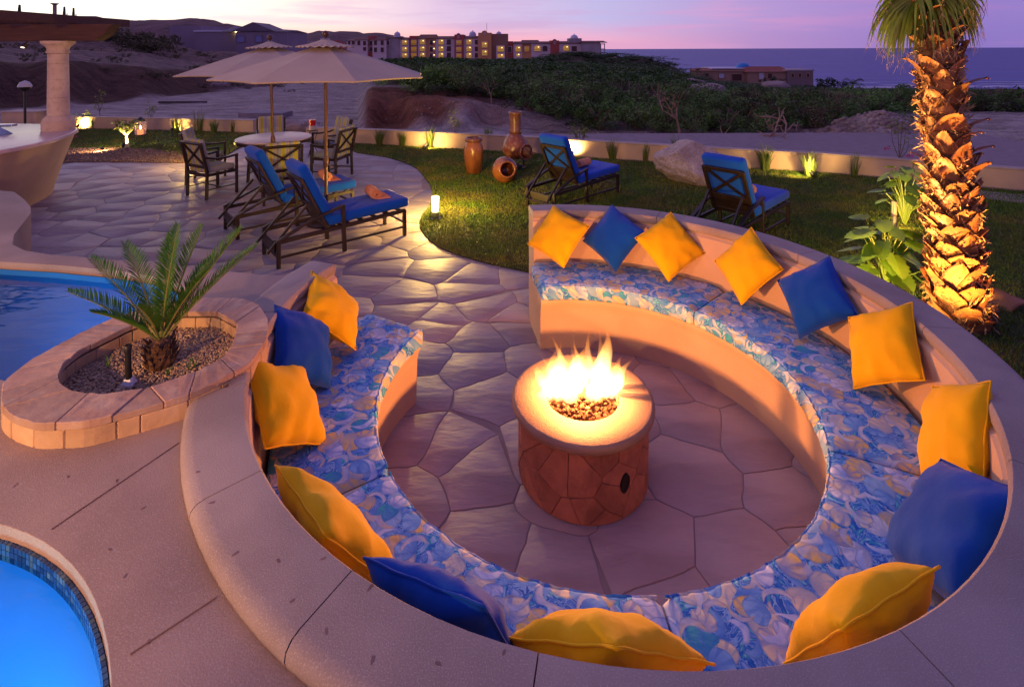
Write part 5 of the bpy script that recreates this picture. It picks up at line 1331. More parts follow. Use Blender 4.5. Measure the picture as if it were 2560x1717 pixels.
small_tree('wall_shrub', 'little yellow plant at the wall beside the boulder', 'shrub', G(*r3_(632, 968), .01), .4, .13, 40, .06, 10, .3, tr=.006)
bg = small_tree('bougainvillea', 'thin bougainvillea with two magenta blooms left of the palm', 'shrub', G(*r3_(1610, 1040), .01), 1.12, .34, 110, .07, 11, .3, tr=.009)
MAG = pm('bougainvillea_bloom', (.55, .02, .16), (.6, .04, .2), scale=9, rough=.6, trans=.3)
def bloom(parent, c, n, s, seed):
    rn = random.Random(seed); b = MB()
    for k in range(n): leaf_quad(b, Vector(c) + Vector((rn.gauss(0, 1), rn.gauss(0, 1), rn.gauss(0, .5))) * s, Vector((rn.gauss(0, 1), rn.gauss(0, 1), rn.gauss(.4, .5))), .05, .02, rn)
    b.build('bloom', MAG, parent)
bl_p = bg.location
for q, sd in ((at(2218, 372, bl_p.y), 1), (at(2274, 391, bl_p.y), 2)): bloom(bg, q - bl_p, 16, .03, sd)
pk = thing('pink_flower', 'tiny pink flowering plant at the edge of the gravel bed by the bar', 'flower', G(*r1_(500, 955), .01)); bloom(pk, (0, 0, .12), 14, .04, 5); small = MB().tube([(0, 0, -.01), (0, 0, .12)], .006, 5).build('stem', STEM, pk)
# uplights: black heads on stakes with their own lamps
def uplight(px, py, lab, power, aim, col=(1.0, .64, .20), off=(0, 0, 0)):
    p = G(px, py, .01); t = thing('garden_uplight', lab, 'uplight', p, 0, 'small black uplights in the lawn')
    MB().tube([(0, 0, -.02), (0, 0, .08)], .009, 8).build('stake', FIX, t)
    d = (Vector(aim) - p - Vector((0, 0, .1))).normalized(); c = Vector((0, 0, .10))
    MB().tube([c - d * .05, c - d * .04, c + d * .05, c + d * .055], [.02, .03, .034, .036], 12).build('head', FIX, t, auto=40)
    lamp('uplight_lamp', p + c + d * .085 + Vector(off), col, power * 3.6, .03, 150, Vector(aim) + Vector(off), .5)
    return t
def base(i): return G(*TUFT[i][0], .01)
uplight(780 + 768 * .3699, 1012 * .3699, 'black uplight in front of the lit tuft left of the urn', 14, base(2) + Vector((.03, .2, .25)), off=(.02, -.2, .05))
uplight(1620 + 1712 * .2395, 340 + 452 * .2395, 'black uplight in front of the lit tuft on the right', 15, base(11) + Vector((-.03, .2, .25)), off=(-.12, -.24, .05))
uplight(1431, 395, 'black uplight behind the lawn lounger aimed at the small tree', 18, G(*e_(1815, 1035), .01) + Vector((.05, .1, .42)))
uplight(*r1_(525, 876), 'black uplight beside the yellow shrub at the left wall', 20, G(*r1_(560, 868), .01) + Vector((.05, .3, .3)))
uplight(*r1_(835, 1010), 'black uplight below the plumeria on the gravel bed', 15, G(*r1_(858, 1000), .01) + Vector((.05, .1, .4)))
uplight(*r1_(1165, 895), 'black uplight in front of the lit tuft at the left wall', 22, G(*r1_(1200, 890), .01) + Vector((.1, .3, .3)))
uplight(*r1_(690, 1035), 'black uplight lying low in the gravel bed near the bar', 10, G(*r1_(640, 1010), .01) + Vector((-.6, .5, .1)), (1, .6, .3))
# candle lantern and candle stand
GLS = bpy.data.materials.new('lantern_glass'); GLS.use_nodes = True
_b = GLS.node_tree.nodes['Principled BSDF']; _b.inputs['Base Color'].default_value = (.9, .75, .65, 1); _b.inputs['Roughness'].default_value = .08; _b.inputs['Alpha'].default_value = .25
cp = G(351, 340, .01); cl2 = thing('candle_lantern', 'glass cylinder lantern with a glowing orange candle on the left lawn', 'candle lantern', cp)
MB().tube([(0, 0, 0), (0, 0, .04)], [.13, .13], 20).build('base', FIX, cl2, auto=40)
MB().ring([(.125, .04), (.135, .04), (.155, .40), (.145, .40)], 24).build('glass', GLS, cl2, auto=40)
MB().lathe([(0, .045), (.07, .045), (.07, .17), (0, .175)], 20).build('candle', emit('candle_glow', (1.0, .22, .06), 2.2), cl2, auto=40)
MB().lathe([(0, .175), (.03, .20), (.02, .26), (0, .31)], 10).build('candle_flame', emit('candle_flame_glow', (1, .6, .3), 9), cl2)
MB().lathe([(.12, .41), (.10, .46), (.02, .53), (0, .53)], 16).build('lid', FIX, cl2)
sp_ = Vector((-4.52, 11.75, 0)); cs = thing('candle_stand', 'wrought iron scroll candle stand holding a red and white glass cup', 'candle stand', sp_)
iron = MB()
for k in range(3): a = k * 2.1 + .4; iron.tube([(.16 * math.cos(a), .16 * math.sin(a), 0), (.03 * math.cos(a), .03 * math.sin(a), .25), (.09 * math.cos(a), .09 * math.sin(a), .50), (.11 * math.cos(a), .11 * math.sin(a), .60)], .008, 5)
iron.build('stand', FIX, cs)
for sg in (-1, 1):
    MB().tube([(sg * (.12 + .10 * t - .0 + .05 * math.cos(t * 7) * (1 - t * .55)), 0, .72 + .055 * math.sin(t * 7) * (1 - t * .55)) for t in [i / 16 for i in range(17)]], .006, 5).build('scroll', FIX, cs)
MB().ring([(.07, .58), (.115, .58), (.115, .60), (.07, .60)], 24).build('ring', FIX, cs)
MB().lathe([(0, .60), (.068, .60), (.072, .70), (0, .70)], 24).build('cup', pm('cup_white', (.62, .55, .5), rough=.3, spec=.5), cs, auto=40)
MB().lathe([(.072, .702), (.076, .83), (.07, .83), (0, .82)], 24).build('red_glass', pm('red_glass', (.62, .01, .03), rough=.2, spec=.6), cs, auto=40)

# philodendrons ------------------------------------------------------
PHG = pm('philodendron_leaf', (0.12, 0.23, 0.022), (0.17, 0.26, 0.03), scale=3, rough=.35, spec=.5, obj_rand=.2, trans=.3)
def lobed_leaf():
    V = [(0, 0, 0)]; F = []; n = 26; L_ = 1.0
    out = []
    for i in range(n + 1):
        t = i / n; a = PI * t
        pass
    side = []
    for i in range(13):
        t = i / 12; w = .42 * math.sin(PI * min(1, t * .98 + .10)) ** .8 * (1 - .25 * t) * (1 - .22 * (i % 2)) + .01
        side.append((w, t * L_ - .12 * (1 - t) * (t < .2)))
    V = [(0, y, -.10 * y * y) for _, y in side]; n0 = len(V)
    V += [(w, y - .08, .06 * w - .10 * y * y + .02) for w, y in side]; V += [(-w, y - .08, .06 * w - .10 * y * y + .02) for w, y in side]
    m = len(side)
    for i in range(m - 1): F += [(i, m + i, m + i + 1, i + 1), (i, i + 1, 2 * m + i + 1, 2 * m + i)]
    me = bpy.data.meshes.new('leaf'); me.from_pydata(V, [], F); me.materials.append(PHG); return me
LLF = lobed_leaf()
def philodendron(pos, lab, h, nleaf, ls, seed):
    rn = random.Random(seed); t = thing('philodendron', lab, 'leafy plant', pos)
    for k in range(nleaf):
        a = 2.4 * k + rn.uniform(-.3, .3); hh = h * (.35 + .65 * (k + 1) / nleaf) * rn.uniform(.8, 1.05); r = rn.uniform(.10, .26) * (1.2 - .5 * k / nleaf)
        tip = Vector((math.cos(a) * r, math.sin(a) * r, hh)); st = MB().tube([(0, 0, 0), (tip.x * .35, tip.y * .35, hh * .6), tip], [.010, .008, .005], 6).build('stalk', LEAF2, t)
        o = bpy.data.objects.new('leaf', LLF); link(o, t); o.location = tip; s = ls * rn.uniform(.75, 1.15); o.scale = (s, s, s)
        o.rotation_euler = Euler((R(rn.uniform(-38, -5)), R(rn.uniform(-20, 20)), a - PI / 2))
    return t
philodendron((5.28, 7.0, .01), 'lit leafy philodendron on the lawn left of the palm trunk, the farther of two', .95, 30, .21, 3)
ph2 = philodendron((3.62, 5.05, .01), 'leafy philodendron between the bench wall and the foot of the palm', .76, 34, .25, 4)
MB().tube([(.12, .05, 0), (.13, .06, .88)], .022, 8).build('support_post', pm('post_wood', (.5, .4, .3), rough=.8), ph2)
lamp('uplight_lamp', (4.9, 6.45, .10), (1.0, .62, .16), 110, .03, 120, (5.3, 7.05, .75), .5)
lamp('uplight_lamp', (3.02, 4.62, .12), (1.0, .64, .18), 130, .03, 140, (3.65, 5.1, .6), .5)

# ================================================================== PALM
PX, PY = 3.88, 4.52
palm = thing('palm_tree', 'tall fan palm with curled brown leaf bases on its trunk, lit from below', 'palm tree', (PX, PY, 0))
BARK = pm('palm_fibre', (0.20, 0.10, 0.05), (0.11, 0.055, 0.03), scale=12, rough=.95, bump=.9, bscale=50, stretch=(3, 3, .8), bdist=.03)
BOOT = pm('leaf_base_brown', (0.32, 0.135, 0.05), (0.22, 0.075, 0.028), scale=3, rough=.5, spec=.4, bump=.35, bscale=16, c3=(.42, .22, .10), scale3=7, f3=.5, obj_rand=.3, stretch=(1, 1, 1))
def axis(z): return Vector((-.05 * z + .012 * math.sin(z * 1.7), .03 * z, z))
def trad(z): return .192 - .022 * z + .05 * max(0, (.4 - z)) / .4
pts = [axis(z) for z in np.linspace(-.05, 3.5, 40)]
MB().tube(pts, [trad(p.z) * .86 for p in pts], 20).build('trunk', BARK, palm, auto=60)
def boot_mesh(seed, curl, L_, cutend):
    rn = random.Random(seed); nu, nv = 8, 10; V = []; F = []
    for s in (1, -1):
        for j in range(nv + 1):
            t = j / nv
            w = (.135 * (1 - t) ** .75 + .026 * (1 - t * .4)) * (1.0 if t < .97 else .8)
            if cutend: w = .12 * (1 - t) ** .6 + .05
            for i in range(nu + 1):
                u = i / nu * 2 - 1
                x = u * w
                wrap = -.22 * (u * w) ** 2 / .0169 * .17 * (1 - t * .6)       # hugs the trunk
                y = wrap + curl * t ** 2.2 * .16 + .018 * t + s * (.0085 * (1 - abs(u) ** 3) * (1 - .3 * t)) + .014 * t * math.sin(3 * u + seed)
                z = L_ * t * (1 - .22 * curl * t * t) - .05 * u * u * (1 - t) + .022 * noise.noise((u * 2, t * 3, seed)) + (rn.uniform(-.02, .015) if j == nv else 0)
                V.append((x + .03 * noise.noise((t * 2, seed, 1.0)) * t, y, z))
    n = nu + 1; off = (nv + 1) * n
    for j in range(nv):
        for i in range(nu):
            a = j * n + i; F.append((a, a + 1, a + n + 1, a + n)); F.append((off + a, off + a + n, off + a + n + 1, off + a + 1))
    for i in range(nu): a = nv * n + i; F.append((a, a + 1, off + a + 1, off + a)); F.append((i, off + i, off + i + 1, i + 1))
    for j in range(nv): a = j * n; F.append((a, a + n, off + a + n, off + a)); a = j * n + nu; F.append((a, off + a, off + a + n, a + n))
    me = bpy.data.meshes.new('leaf_base'); me.from_pydata(V, [], F); me.materials.append(BOOT)
    bm = bmesh.new(); bm.from_mesh(me); bmesh.ops.recalc_face_normals(bm, faces=bm.faces)
    for f in bm.faces: f.smooth = True
    bm.to_mesh(me); bm.free(); return me
BM = [boot_mesh(1, .35, .34, 0), boot_mesh(2, .8, .36, 0), boot_mesh(3, .55, .26, 1), boot_mesh(4, 1.3, .30, 0), boot_mesh(5, .3, .24, 1), boot_mesh(6, .55, .40, 0)]
rb = random.Random(31); z = .0; k = 0
while z < 2.95:
    a = k * 2.3998 + rb.uniform(-.12, .12); low_ = z < 1.15
    me = BM[rb.choice((2, 4, 2, 0, 4)) if low_ else rb.choice((0, 1, 3, 5, 1))]
    o = bpy.data.objects.new('leaf_base', me); link(o, palm)
    r = trad(z) * .84; p = axis(z); o.location = p + Vector((math.cos(a) * r, math.sin(a) * r, 0)); s = rb.uniform(.78, 1.08) * (.70 if low_ else .74)
    o.scale = (s * 1.2, s, s); tilt = rb.uniform(-.10, .04) + (-.10 if low_ else .0)
    o.rotation_euler = Euler((tilt, rb.uniform(-.16, .16), a - PI / 2), 'XYZ'); k += 1; z += .0185 if low_ else .0265
# loose fibre between the leaf bases
fb = MB(); rf = random.Random(4)
for k in range(2400):
    z = rf.uniform(.05, 3.0); a = rf.uniform(0, 6.28); r = trad(z) * .9; p = axis(z) + Vector((math.cos(a) * r, math.sin(a) * r, 0)); out = Vector((math.cos(a), math.sin(a), 0)); tg = Vector((-out.y, out.x, 0))
    d = (out * rf.uniform(.1, .8) + tg * rf.uniform(-1, 1) + Vector((0, 0, rf.uniform(-.6, .9)))).normalized(); L_ = rf.uniform(.04, .13); w = tg * .0016 + Vector((0, 0, .0012))
    fb.add([p - w, p + w, p + d * L_ * .6 + out * .015 + w * .6, p + d * L_], [(0, 1, 2), (0, 2, 3)])
tag(fb.build('fibre', pm('fibre', (.42, .26, .13), rough=.9), palm), kind='stuff')
PALMG = pm('palm_frond_green', (0.12, 0.22, 0.03), (0.19, 0.24, 0.05), scale=2, rough=.45, spec=.4, island=.25, trans=.3)
DRYT = pm('dry_leaf_tip', (.42, .30, .22), (.34, .24, .18), scale=4, rough=.8, trans=.3)
top = axis(3.0)
def fan_frond(az_, el, petL, bladeL, n, droop, seed, spread=230):
    rn = random.Random(seed); d = Vector((math.cos(az_) * math.cos(el), math.sin(az_) * math.cos(el), math.sin(el)))
    hub = top + d * petL + Vector((0, 0, -.10 * petL)); mid = top.lerp(hub, .5) + Vector((0, 0, .06))
    pt = MB(); pt.tube([top + d * .12 + Vector((0, 0, -.12)), mid, hub], [.024, .016, .010], 6); fr = pt.build('frond', PALMG, palm, auto=60)
    out = (hub - mid).normalized(); sd = out.cross(Vector((0, 0, 1))).normalized(); up = sd.cross(out)
    b = MB(); tip = MB()
    for k in range(n):
        q = R(-spread / 2 + spread * k / (n - 1)) ; dr = (out * math.cos(q) + sd * math.sin(q) + up * .10).normalized()
        L_ = bladeL * (.75 + .25 * math.cos(q * .8)) * rn.uniform(.9, 1.08); P = []; p = hub.copy(); v = dr.copy(); m = 7
        for i in range(m + 1):
            P.append(p.copy()); p = p + v * L_ / m; v = (v + Vector((0, 0, -1)) * droop * (i + 1) / m + Vector((rn.uniform(-.05, .05), rn.uniform(-.05, .05), 0))).normalized()
        V = []
        for i, p in enumerate(P):
            t = i / m; w = .020 * (.45 + 1.2 * t if t < .4 else (1 - t) * 1.55) + .0012; tn = (P[min(i + 1, m)] - P[max(i - 1, 0)]).normalized(); s = tn.cross(Vector((dr.y, -dr.x, .6))).normalized()
            u = s.cross(tn); V += [p - s * w + u * w * .5, p, p + s * w + u * w * .5]
        F = []
        for i in range(m): a = i * 3; F += [(a, a + 1, a + 4, a + 3), (a + 1, a + 2, a + 5, a + 4)]
        b.add(V, F)
        q0 = P[-1]
        for e in range(3):                              # frayed dry threads at the tip
            w = Vector((.0014, 0, 0)); p2 = q0 + Vector((rn.uniform(-.04, .04), rn.uniform(-.04, .04), -rn.uniform(.03, .10))); b0 = P[-2].lerp(q0, .4)
            sdv = (p2 - q0).cross(Vector((.3, 1, 0))).normalized() * .0013
            tip.add([q0 - sdv, q0 + sdv, p2 + sdv * .4, p2 - sdv * .4], [(0, 1, 2, 3)])
    o = b.build('blades', PALMG, fr); tag(o, kind='stuff'); o2 = tip.build('dry_tips', DRYT, fr); tag(o2, kind='stuff')
FF = [(185, -60, .10, .62, 30, .8), (205, -48, .12, .62, 28, .7), (165, -45, .14, .66, 26, .7), (12, -55, .10, .58, 26, .8), (-12, -40, .14, .52, 22, .7), (60, -30, .2, .6, 22, .6), (110, -30, .2, .6, 22, .6), (180, 50, .6, .8, 22, .2), (0, 50, .6, .8, 22, .2), (90, 55, .6, .8, 22, .2), (270, 68, .6, .8, 22, .15), (225, 60, .6, .8, 22, .15)]
for k, (a, e, pl_, bl_, n, dr) in enumerate(FF): fan_frond(R(a), R(e), pl_, bl_, n, dr, k + 40)
upl = thing('palm_uplight', 'warm uplight at the foot of the palm hidden behind the bench wall', 'uplight', (3.42, 4.02, .01))
MB().tube([(0, 0, -.02), (0, 0, .06)], .012, 8).build('stake', FIX, upl); MB().tube([(-.01, -.01, .06), (.03, .03, .12)], [.03, .045], 12).build('head', FIX, upl)
lamp('palm_lamp', (3.40, 3.86, .16), (1.0, .44, .09), 330, .05, 120, (3.82, 4.5, 1.3), .6)
lamp('palm_lamp', (2.95, 4.75, .25), (1.0, .56, .16), 420, .04, 70, (3.75, 4.55, 2.0), .6)
for k in range(5):                                     # dead leaf bases fallen round the trunk
    o = bpy.data.objects.new('fallen_leaf_base', BM[k % 6]); link(o); q = [(4.35, 4.15), (4.5, 4.35), (4.55, 4.7), (5.1, 6.1), (4.65, 4.5)][k]
    o.location = (q[0], q[1], .05); o.rotation_euler = (R(80 + 9 * k), R(14 * k), k * 1.7); tag(o, ['dry brown leaf base fallen between the bench wall and the palm foot', 'curled brown leaf base lying close to the palm foot on the right', 'brown leaf base on the dark lawn right of the palm', 'dry leaf base farthest from the palm, on the lawn by the walk', 'small brown leaf base touching the palm foot'][k], 'palm leaf base', 'fallen palm leaf bases')
# ================================================================== TERRAIN, SEA, HILLS
SEAZ = -17.6
def lerp_tab(x, xs, ys): return np.interp(x, xs, ys)
TX = [-600, 700, 1000, 1450, 1520, 1620, 1740, 2030, 2120, 2700, 3400]
TE = [400, 400, 320, 300, 210, 200, 170, 160, 240, 240, 240]
TS = [150, 148, 148, 147, 160, 166, 206, 223, 228, 233, 236]
HXx = [-700, -300, 0, 250, 480, 640, 780, 900]
HCr = [30, 45, 76, 84, 116, 132, 146, 150]
HS0 = [20, 22, 25, 28, 35, 42, 52, 60]
def fbm(x, y, s, o=4):
    v = np.zeros_like(x); a = 1.0; rg = np.random.RandomState(5)
    for k in range(o):
        ph = rg.uniform(0, 6.28, 6); an = rg.uniform(0, 6.28, 3)
        for j in range(3): v += a * np.sin((x * np.cos(an[j]) + y * np.sin(an[j])) * s * (1.0 + .23 * j) + ph[j] + 1.3 * np.sin((x * np.sin(an[j]) - y * np.cos(an[j])) * s * .7 + ph[j + 3]))
        a *= .5; s *= 2.1
    return v / 3
def smooth(a, b, x):
    t = np.clip((x - a) / (b - a), 0, 1); return t * t * (3 - 2 * t)
def terrain_z(X, Y, detail=True):
    X = np.asarray(X, float); Y = np.asarray(Y, float)
    px = 1280 + 1300 * X / np.maximum(Y, 1)
    ye = lerp_tab(px, TX, TE); ys = lerp_tab(px, TX, TS); ze = HC - (ys - 123.9) / 1300 * ye
    bank = smooth(893, 925, px) * (1 - smooth(1080, 1500, px)) + .0
    wob = 1.6 * np.sin(px * .021) + 1.1 * np.sin(px * .052 + 1)
    ystart = 18.2 + wob * .5 - .0026 * np.clip(px - 900, 0, 600)
    zn = -.38 + (.95 * bank) * smooth(ystart, ystart + 2.1, Y)
    t = np.clip((Y - 20) / (ye - 20), 0, 1)
    z = zn + (ze + .38) * t - .95 * bank * 0
    z = np.where(Y > 60, z - .95 * bank * smooth(60, 200, Y), z)
    z = np.where(Y > ye, z - (Y - ye) * .16, z)
    # left hill with a cut bank at its foot
    H = HC - (lerp_tab(px, HXx, HCr) - 123.9) / 1300 * 75 + .45
    s0 = lerp_tab(px, HXx, HS0) + 1.2 * np.sin(px * .03)
    pr = .42 * smooth(s0, s0 + 7, Y) + .16 * smooth(s0 + 9, s0 + 20, Y) + .42 * smooth(s0 + 18, 76, Y)
    hl = (1 - smooth(700, 860, px))
    z = z + np.maximum(0, H) * pr * hl * np.where(Y > 90, np.clip(1 - (Y - 90) / 200, .0, 1), 1)
    if detail:
        amp = .05 + .22 * smooth(18, 60, Y) * np.maximum(hl * pr * 5.0, .25) + .30 * bank * smooth(ystart, ystart + 2, Y) * (1 - smooth(ystart + 4, ystart + 9, Y))
        z = z + amp * fbm(X, Y, .55) * .55 + .035 * fbm(X, Y, 3.1, 3)
        # rubble mounds near the hotel and the road
        for (mx, my, mr_, mh) in MOUNDS:
            d = np.hypot(X - mx, Y - my); z = z + mh * np.exp(-(d / mr_) ** 2) * (1 + .35 * fbm(X, Y, 1.1))
    return z
def at_ground(px, py):
    """where the sight line through a pixel first meets the terrain"""
    u = (px - 1280) / 1300; v = (py - 123.9) / 1300
    Y = np.geomspace(13.5, 420, 900); z = HC - v * Y; zt = terrain_z(u * Y, Y, False)
    k = np.argmax(z <= zt); k = k if (z <= zt).any() else len(Y) - 1
    return Vector((u * Y[k], Y[k], float(zt[k])))
MOUNDS = []
MOUNDS = [(at_ground(2240, 365).x, at_ground(2240, 365).y + .8, 1.3, .75), (at_ground(1570, 352).x, at_ground(1570, 352).y, 1.0, .28), (at_ground(1150, 285).x, at_ground(1150, 285).y, 1.6, .25), (32, 150, 12, 2.2), (22, 165, 10, 2.4), (16, 150, 7, 2.0), (46, 150, 9, 1.6)]
nb, ny = 330, 300
bt = np.linspace(-1.55, 1.55, nb); Yg = np.geomspace(11.5, 520, ny)
BX, YY = np.meshgrid(bt, Yg); XX = BX * YY; ZZ = terrain_z(XX, YY)
# keep it under the garden: everything on the near side of the wall sinks away
wl_ = [(-60, 16.4), (-16, 16.4), (-13, 16.0), (-10.5, 15.6), (-7.55, 15.1), (-5.4, 13.6)] + wall_line[1:] + [(40, -8)]
near = np.interp(XX.ravel(), [p[0] for p in wl_], [p[1] for p in wl_]).reshape(XX.shape)
ZZ = np.where(YY < near + .12, -.9, ZZ)
idx = np.arange(nb * ny).reshape(ny, nb)
Fg = np.stack([idx[:-1, :-1], idx[:-1, 1:], idx[1:, 1:], idx[1:, :-1]], -1).reshape(-1, 4)
def terrain_mat():
    m = bpy.data.materials.new('desert_ground'); m.use_nodes = True; t = m.node_tree; N = t.nodes; L = t.links; b = N['Principled BSDF']; b.inputs['Roughness'].default_value = .95; b.inputs['Specular IOR Level'].default_value = .1
    ca = N.new('ShaderNodeVertexColor'); ca.layer_name = 'soil'
    tc = N.new('ShaderNodeTexCoord'); n = N.new('ShaderNodeTexNoise'); n.inputs['Scale'].default_value = .8; n.inputs['Detail'].default_value = 9; n.inputs['Roughness'].default_value = .65
    mp = N.new('ShaderNodeMapping'); mp.inputs['Scale'].default_value = (1, 2.6, 1); L.new(tc.outputs['Object'], mp.inputs[0]); L.new(mp.outputs[0], n.inputs['Vector'])
    mr_ = N.new('ShaderNodeMapRange'); mr_.inputs[1].default_value = .3; mr_.inputs[2].default_value = .7; mr_.inputs[3].default_value = .5; mr_.inputs[4].default_value = 1.4; L.new(n.outputs['Fac'], mr_.inputs[0])
    hs = N.new('ShaderNodeHueSaturation'); L.new(mr_.outputs[0], hs.inputs['Value']); L.new(ca.outputs[0], hs.inputs['Color']); L.new(hs.outputs[0], b.inputs['Base Color'])
    nb_ = N.new('ShaderNodeTexNoise'); nb_.inputs['Scale'].default_value = 5; nb_.inputs['Detail'].default_value = 8; L.new(tc.outputs['Object'], nb_.inputs['Vector'])
    bp = N.new('ShaderNodeBump'); bp.inputs['Strength'].default_value = 1.0; bp.inputs['Distance'].default_value = .35; L.new(nb_.outputs['Fac'], bp.inputs['Height']); L.new(bp.outputs[0], b.inputs['Normal'])
    return m
TERM = terrain_mat()
ter = mesh_np('terrain', np.stack([XX, YY, ZZ], -1).reshape(-1, 3), Fg, TERM, None, True)
tag(ter, 'bare dirt and scrub land beyond the garden wall', kind='structure')
pxg = (1280 + 1300 * XX / YY).ravel(); Yr = YY.ravel(); Xr = XX.ravel()
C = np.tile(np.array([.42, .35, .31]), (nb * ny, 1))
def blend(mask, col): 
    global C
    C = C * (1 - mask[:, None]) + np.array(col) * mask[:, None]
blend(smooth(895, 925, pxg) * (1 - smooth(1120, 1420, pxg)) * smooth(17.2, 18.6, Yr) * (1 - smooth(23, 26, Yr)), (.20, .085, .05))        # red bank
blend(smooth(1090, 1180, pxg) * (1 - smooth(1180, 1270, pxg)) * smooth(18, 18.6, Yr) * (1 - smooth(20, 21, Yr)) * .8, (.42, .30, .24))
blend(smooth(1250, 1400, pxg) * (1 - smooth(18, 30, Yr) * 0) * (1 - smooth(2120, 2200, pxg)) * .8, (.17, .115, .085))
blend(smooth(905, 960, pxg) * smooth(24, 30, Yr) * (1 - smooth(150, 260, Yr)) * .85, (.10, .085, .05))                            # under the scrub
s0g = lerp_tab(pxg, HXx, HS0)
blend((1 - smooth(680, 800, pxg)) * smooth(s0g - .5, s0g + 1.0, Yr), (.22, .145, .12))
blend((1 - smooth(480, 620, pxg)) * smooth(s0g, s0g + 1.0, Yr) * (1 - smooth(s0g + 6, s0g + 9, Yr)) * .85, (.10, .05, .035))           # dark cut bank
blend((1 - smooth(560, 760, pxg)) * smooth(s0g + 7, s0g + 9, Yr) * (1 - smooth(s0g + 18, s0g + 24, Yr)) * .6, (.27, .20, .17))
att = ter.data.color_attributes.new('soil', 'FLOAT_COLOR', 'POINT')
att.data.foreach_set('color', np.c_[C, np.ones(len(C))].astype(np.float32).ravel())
# sea
SEAM = bpy.data.materials.new('sea_water'); SEAM.use_nodes = True
_t = SEAM.node_tree; _b = _t.nodes['Principled BSDF']; _b.inputs['Base Color'].default_value = (.022, .045, .20, 1); _b.inputs['Roughness'].default_value = .42; _b.inputs['Specular IOR Level'].default_value = .5
_tc = _t.nodes.new('ShaderNodeTexCoord'); _mp = _t.nodes.new('ShaderNodeMapping'); _mp.inputs['Scale'].default_value = (.004, .028, 1); _t.links.new(_tc.outputs['Object'], _mp.inputs[0])
_n = _t.nodes.new('ShaderNodeTexNoise'); _n.inputs['Scale'].default_value = 3; _n.inputs['Detail'].default_value = 8; _t.links.new(_mp.outputs[0], _n.inputs['Vector'])
_bp = _t.nodes.new('ShaderNodeBump'); _bp.inputs['Strength'].default_value = .55; _bp.inputs['Distance'].default_value = 9; _t.links.new(_n.outputs['Fac'], _bp.inputs['Height']); _t.links.new(_bp.outputs[0], _b.inputs['Normal'])
_r = ramp(_t, [(.35, (.014, .04, .22)), (.65, (.035, .075, .33))]); _t.links.new(_n.outputs['Fac'], _r.inputs[0]); _t.links.new(_r.outputs[0], _b.inputs['Base Color'])
sea = MB().add([(-30000, 150, SEAZ), (40000, 150, SEAZ), (40000, 45000, SEAZ), (-30000, 45000, SEAZ)], [(0, 1, 2, 3)]).build('sea', SEAM); tag(sea, 'calm purple-blue sea out to the horizon', kind='structure')
FOAM = pm('surf_foam', (.75, .72, .78), (.55, .55, .68), scale=.2, rough=.9)
fm = MB(); rf = random.Random(3)
for row, (yy, x0, x1, w) in enumerate([(268, 120, 460, 2.0), (280, 150, 460, 1.4), (298, 90, 480, 1.2), (259, 170, 460, 2.0)]):
    x = x0
    while x < x1:
        L_ = rf.uniform(8, 26); 
        if rf.random() < .72:
            pts = [(x + L_ * i / 6, yy + 2.2 * math.sin(x * .05 + i * .5) + row) for i in range(7)]
            V = [(a, b_ - w * math.sin(PI * i / 6) * rf.uniform(.5, 1), SEAZ + .06) for i, (a, b_) in enumerate(pts)] + [(a, b_ + w * math.sin(PI * i / 6) * rf.uniform(.5, 1), SEAZ + .12) for i, (a, b_) in enumerate(pts)]
            fm.add(V, [(i, i + 1, 8 + i, 7 + i) for i in range(6)])
        x += L_ * .8
tag(fm.build('surf', FOAM), 'white surf along the far beach', 'surf', kind='stuff')
# distant ridge
HILLM = pm('distant_hill', (.20, .11, .10), (.14, .085, .075), scale=.02, rough=.95, bump=1.0, bscale=.05, bdist=12)  # pinkish tint of the haze is put into the hills' own colour
def ridge(name, prof, Y0, depth, label, base=-40):
    n = 300; px = np.linspace(prof[0][0], prof[-1][0], n); py = np.interp(px, [p[0] for p in prof], [p[1] for p in prof]); rows = 14
    V = []
    for j in range(rows):
        t = j / (rows - 1)
        for i in range(n):
            Y = Y0 + depth * (t - .5); X = (px[i] - 1280) / 1300 * Y0; zt = HC + (123.9 - py[i]) / 1300 * Y0
            k = math.sin(PI * t) ** .7; nz = noise.fractal((X * .02, Y * .02, 1), 1, 2, 4) * Y0 * .0045
            V.append((X, Y, base + (zt - base) * k + nz * k + (noise.noise((X * .06, 3, 0)) * Y0 * .0016 if k > .9 else 0)))
    id_ = np.arange(rows * n).reshape(rows, n); F = np.stack([id_[:-1, :-1], id_[:-1, 1:], id_[1:, 1:], id_[1:, :-1]], -1).reshape(-1, 4)
    return tag(mesh_np(name, np.array(V), F, HILLM, None, True), label, kind='structure')
ridge('hills', [(-500, 60), (-100, 70), (60, 48), (92, 38), (150, 35), (215, 35), (266, 46), (330, 50), (370, 48), (444, 45), (518, 46), (562, 56), (640, 74), (718, 85), (777, 84), (810, 80), (839, 78), (876, 76), (906, 84), (961, 84), (1010, 92), (1090, 100), (1180, 114), (1300, 124), (1360, 130)], 1100, 500, 'low hills on the horizon at the left')

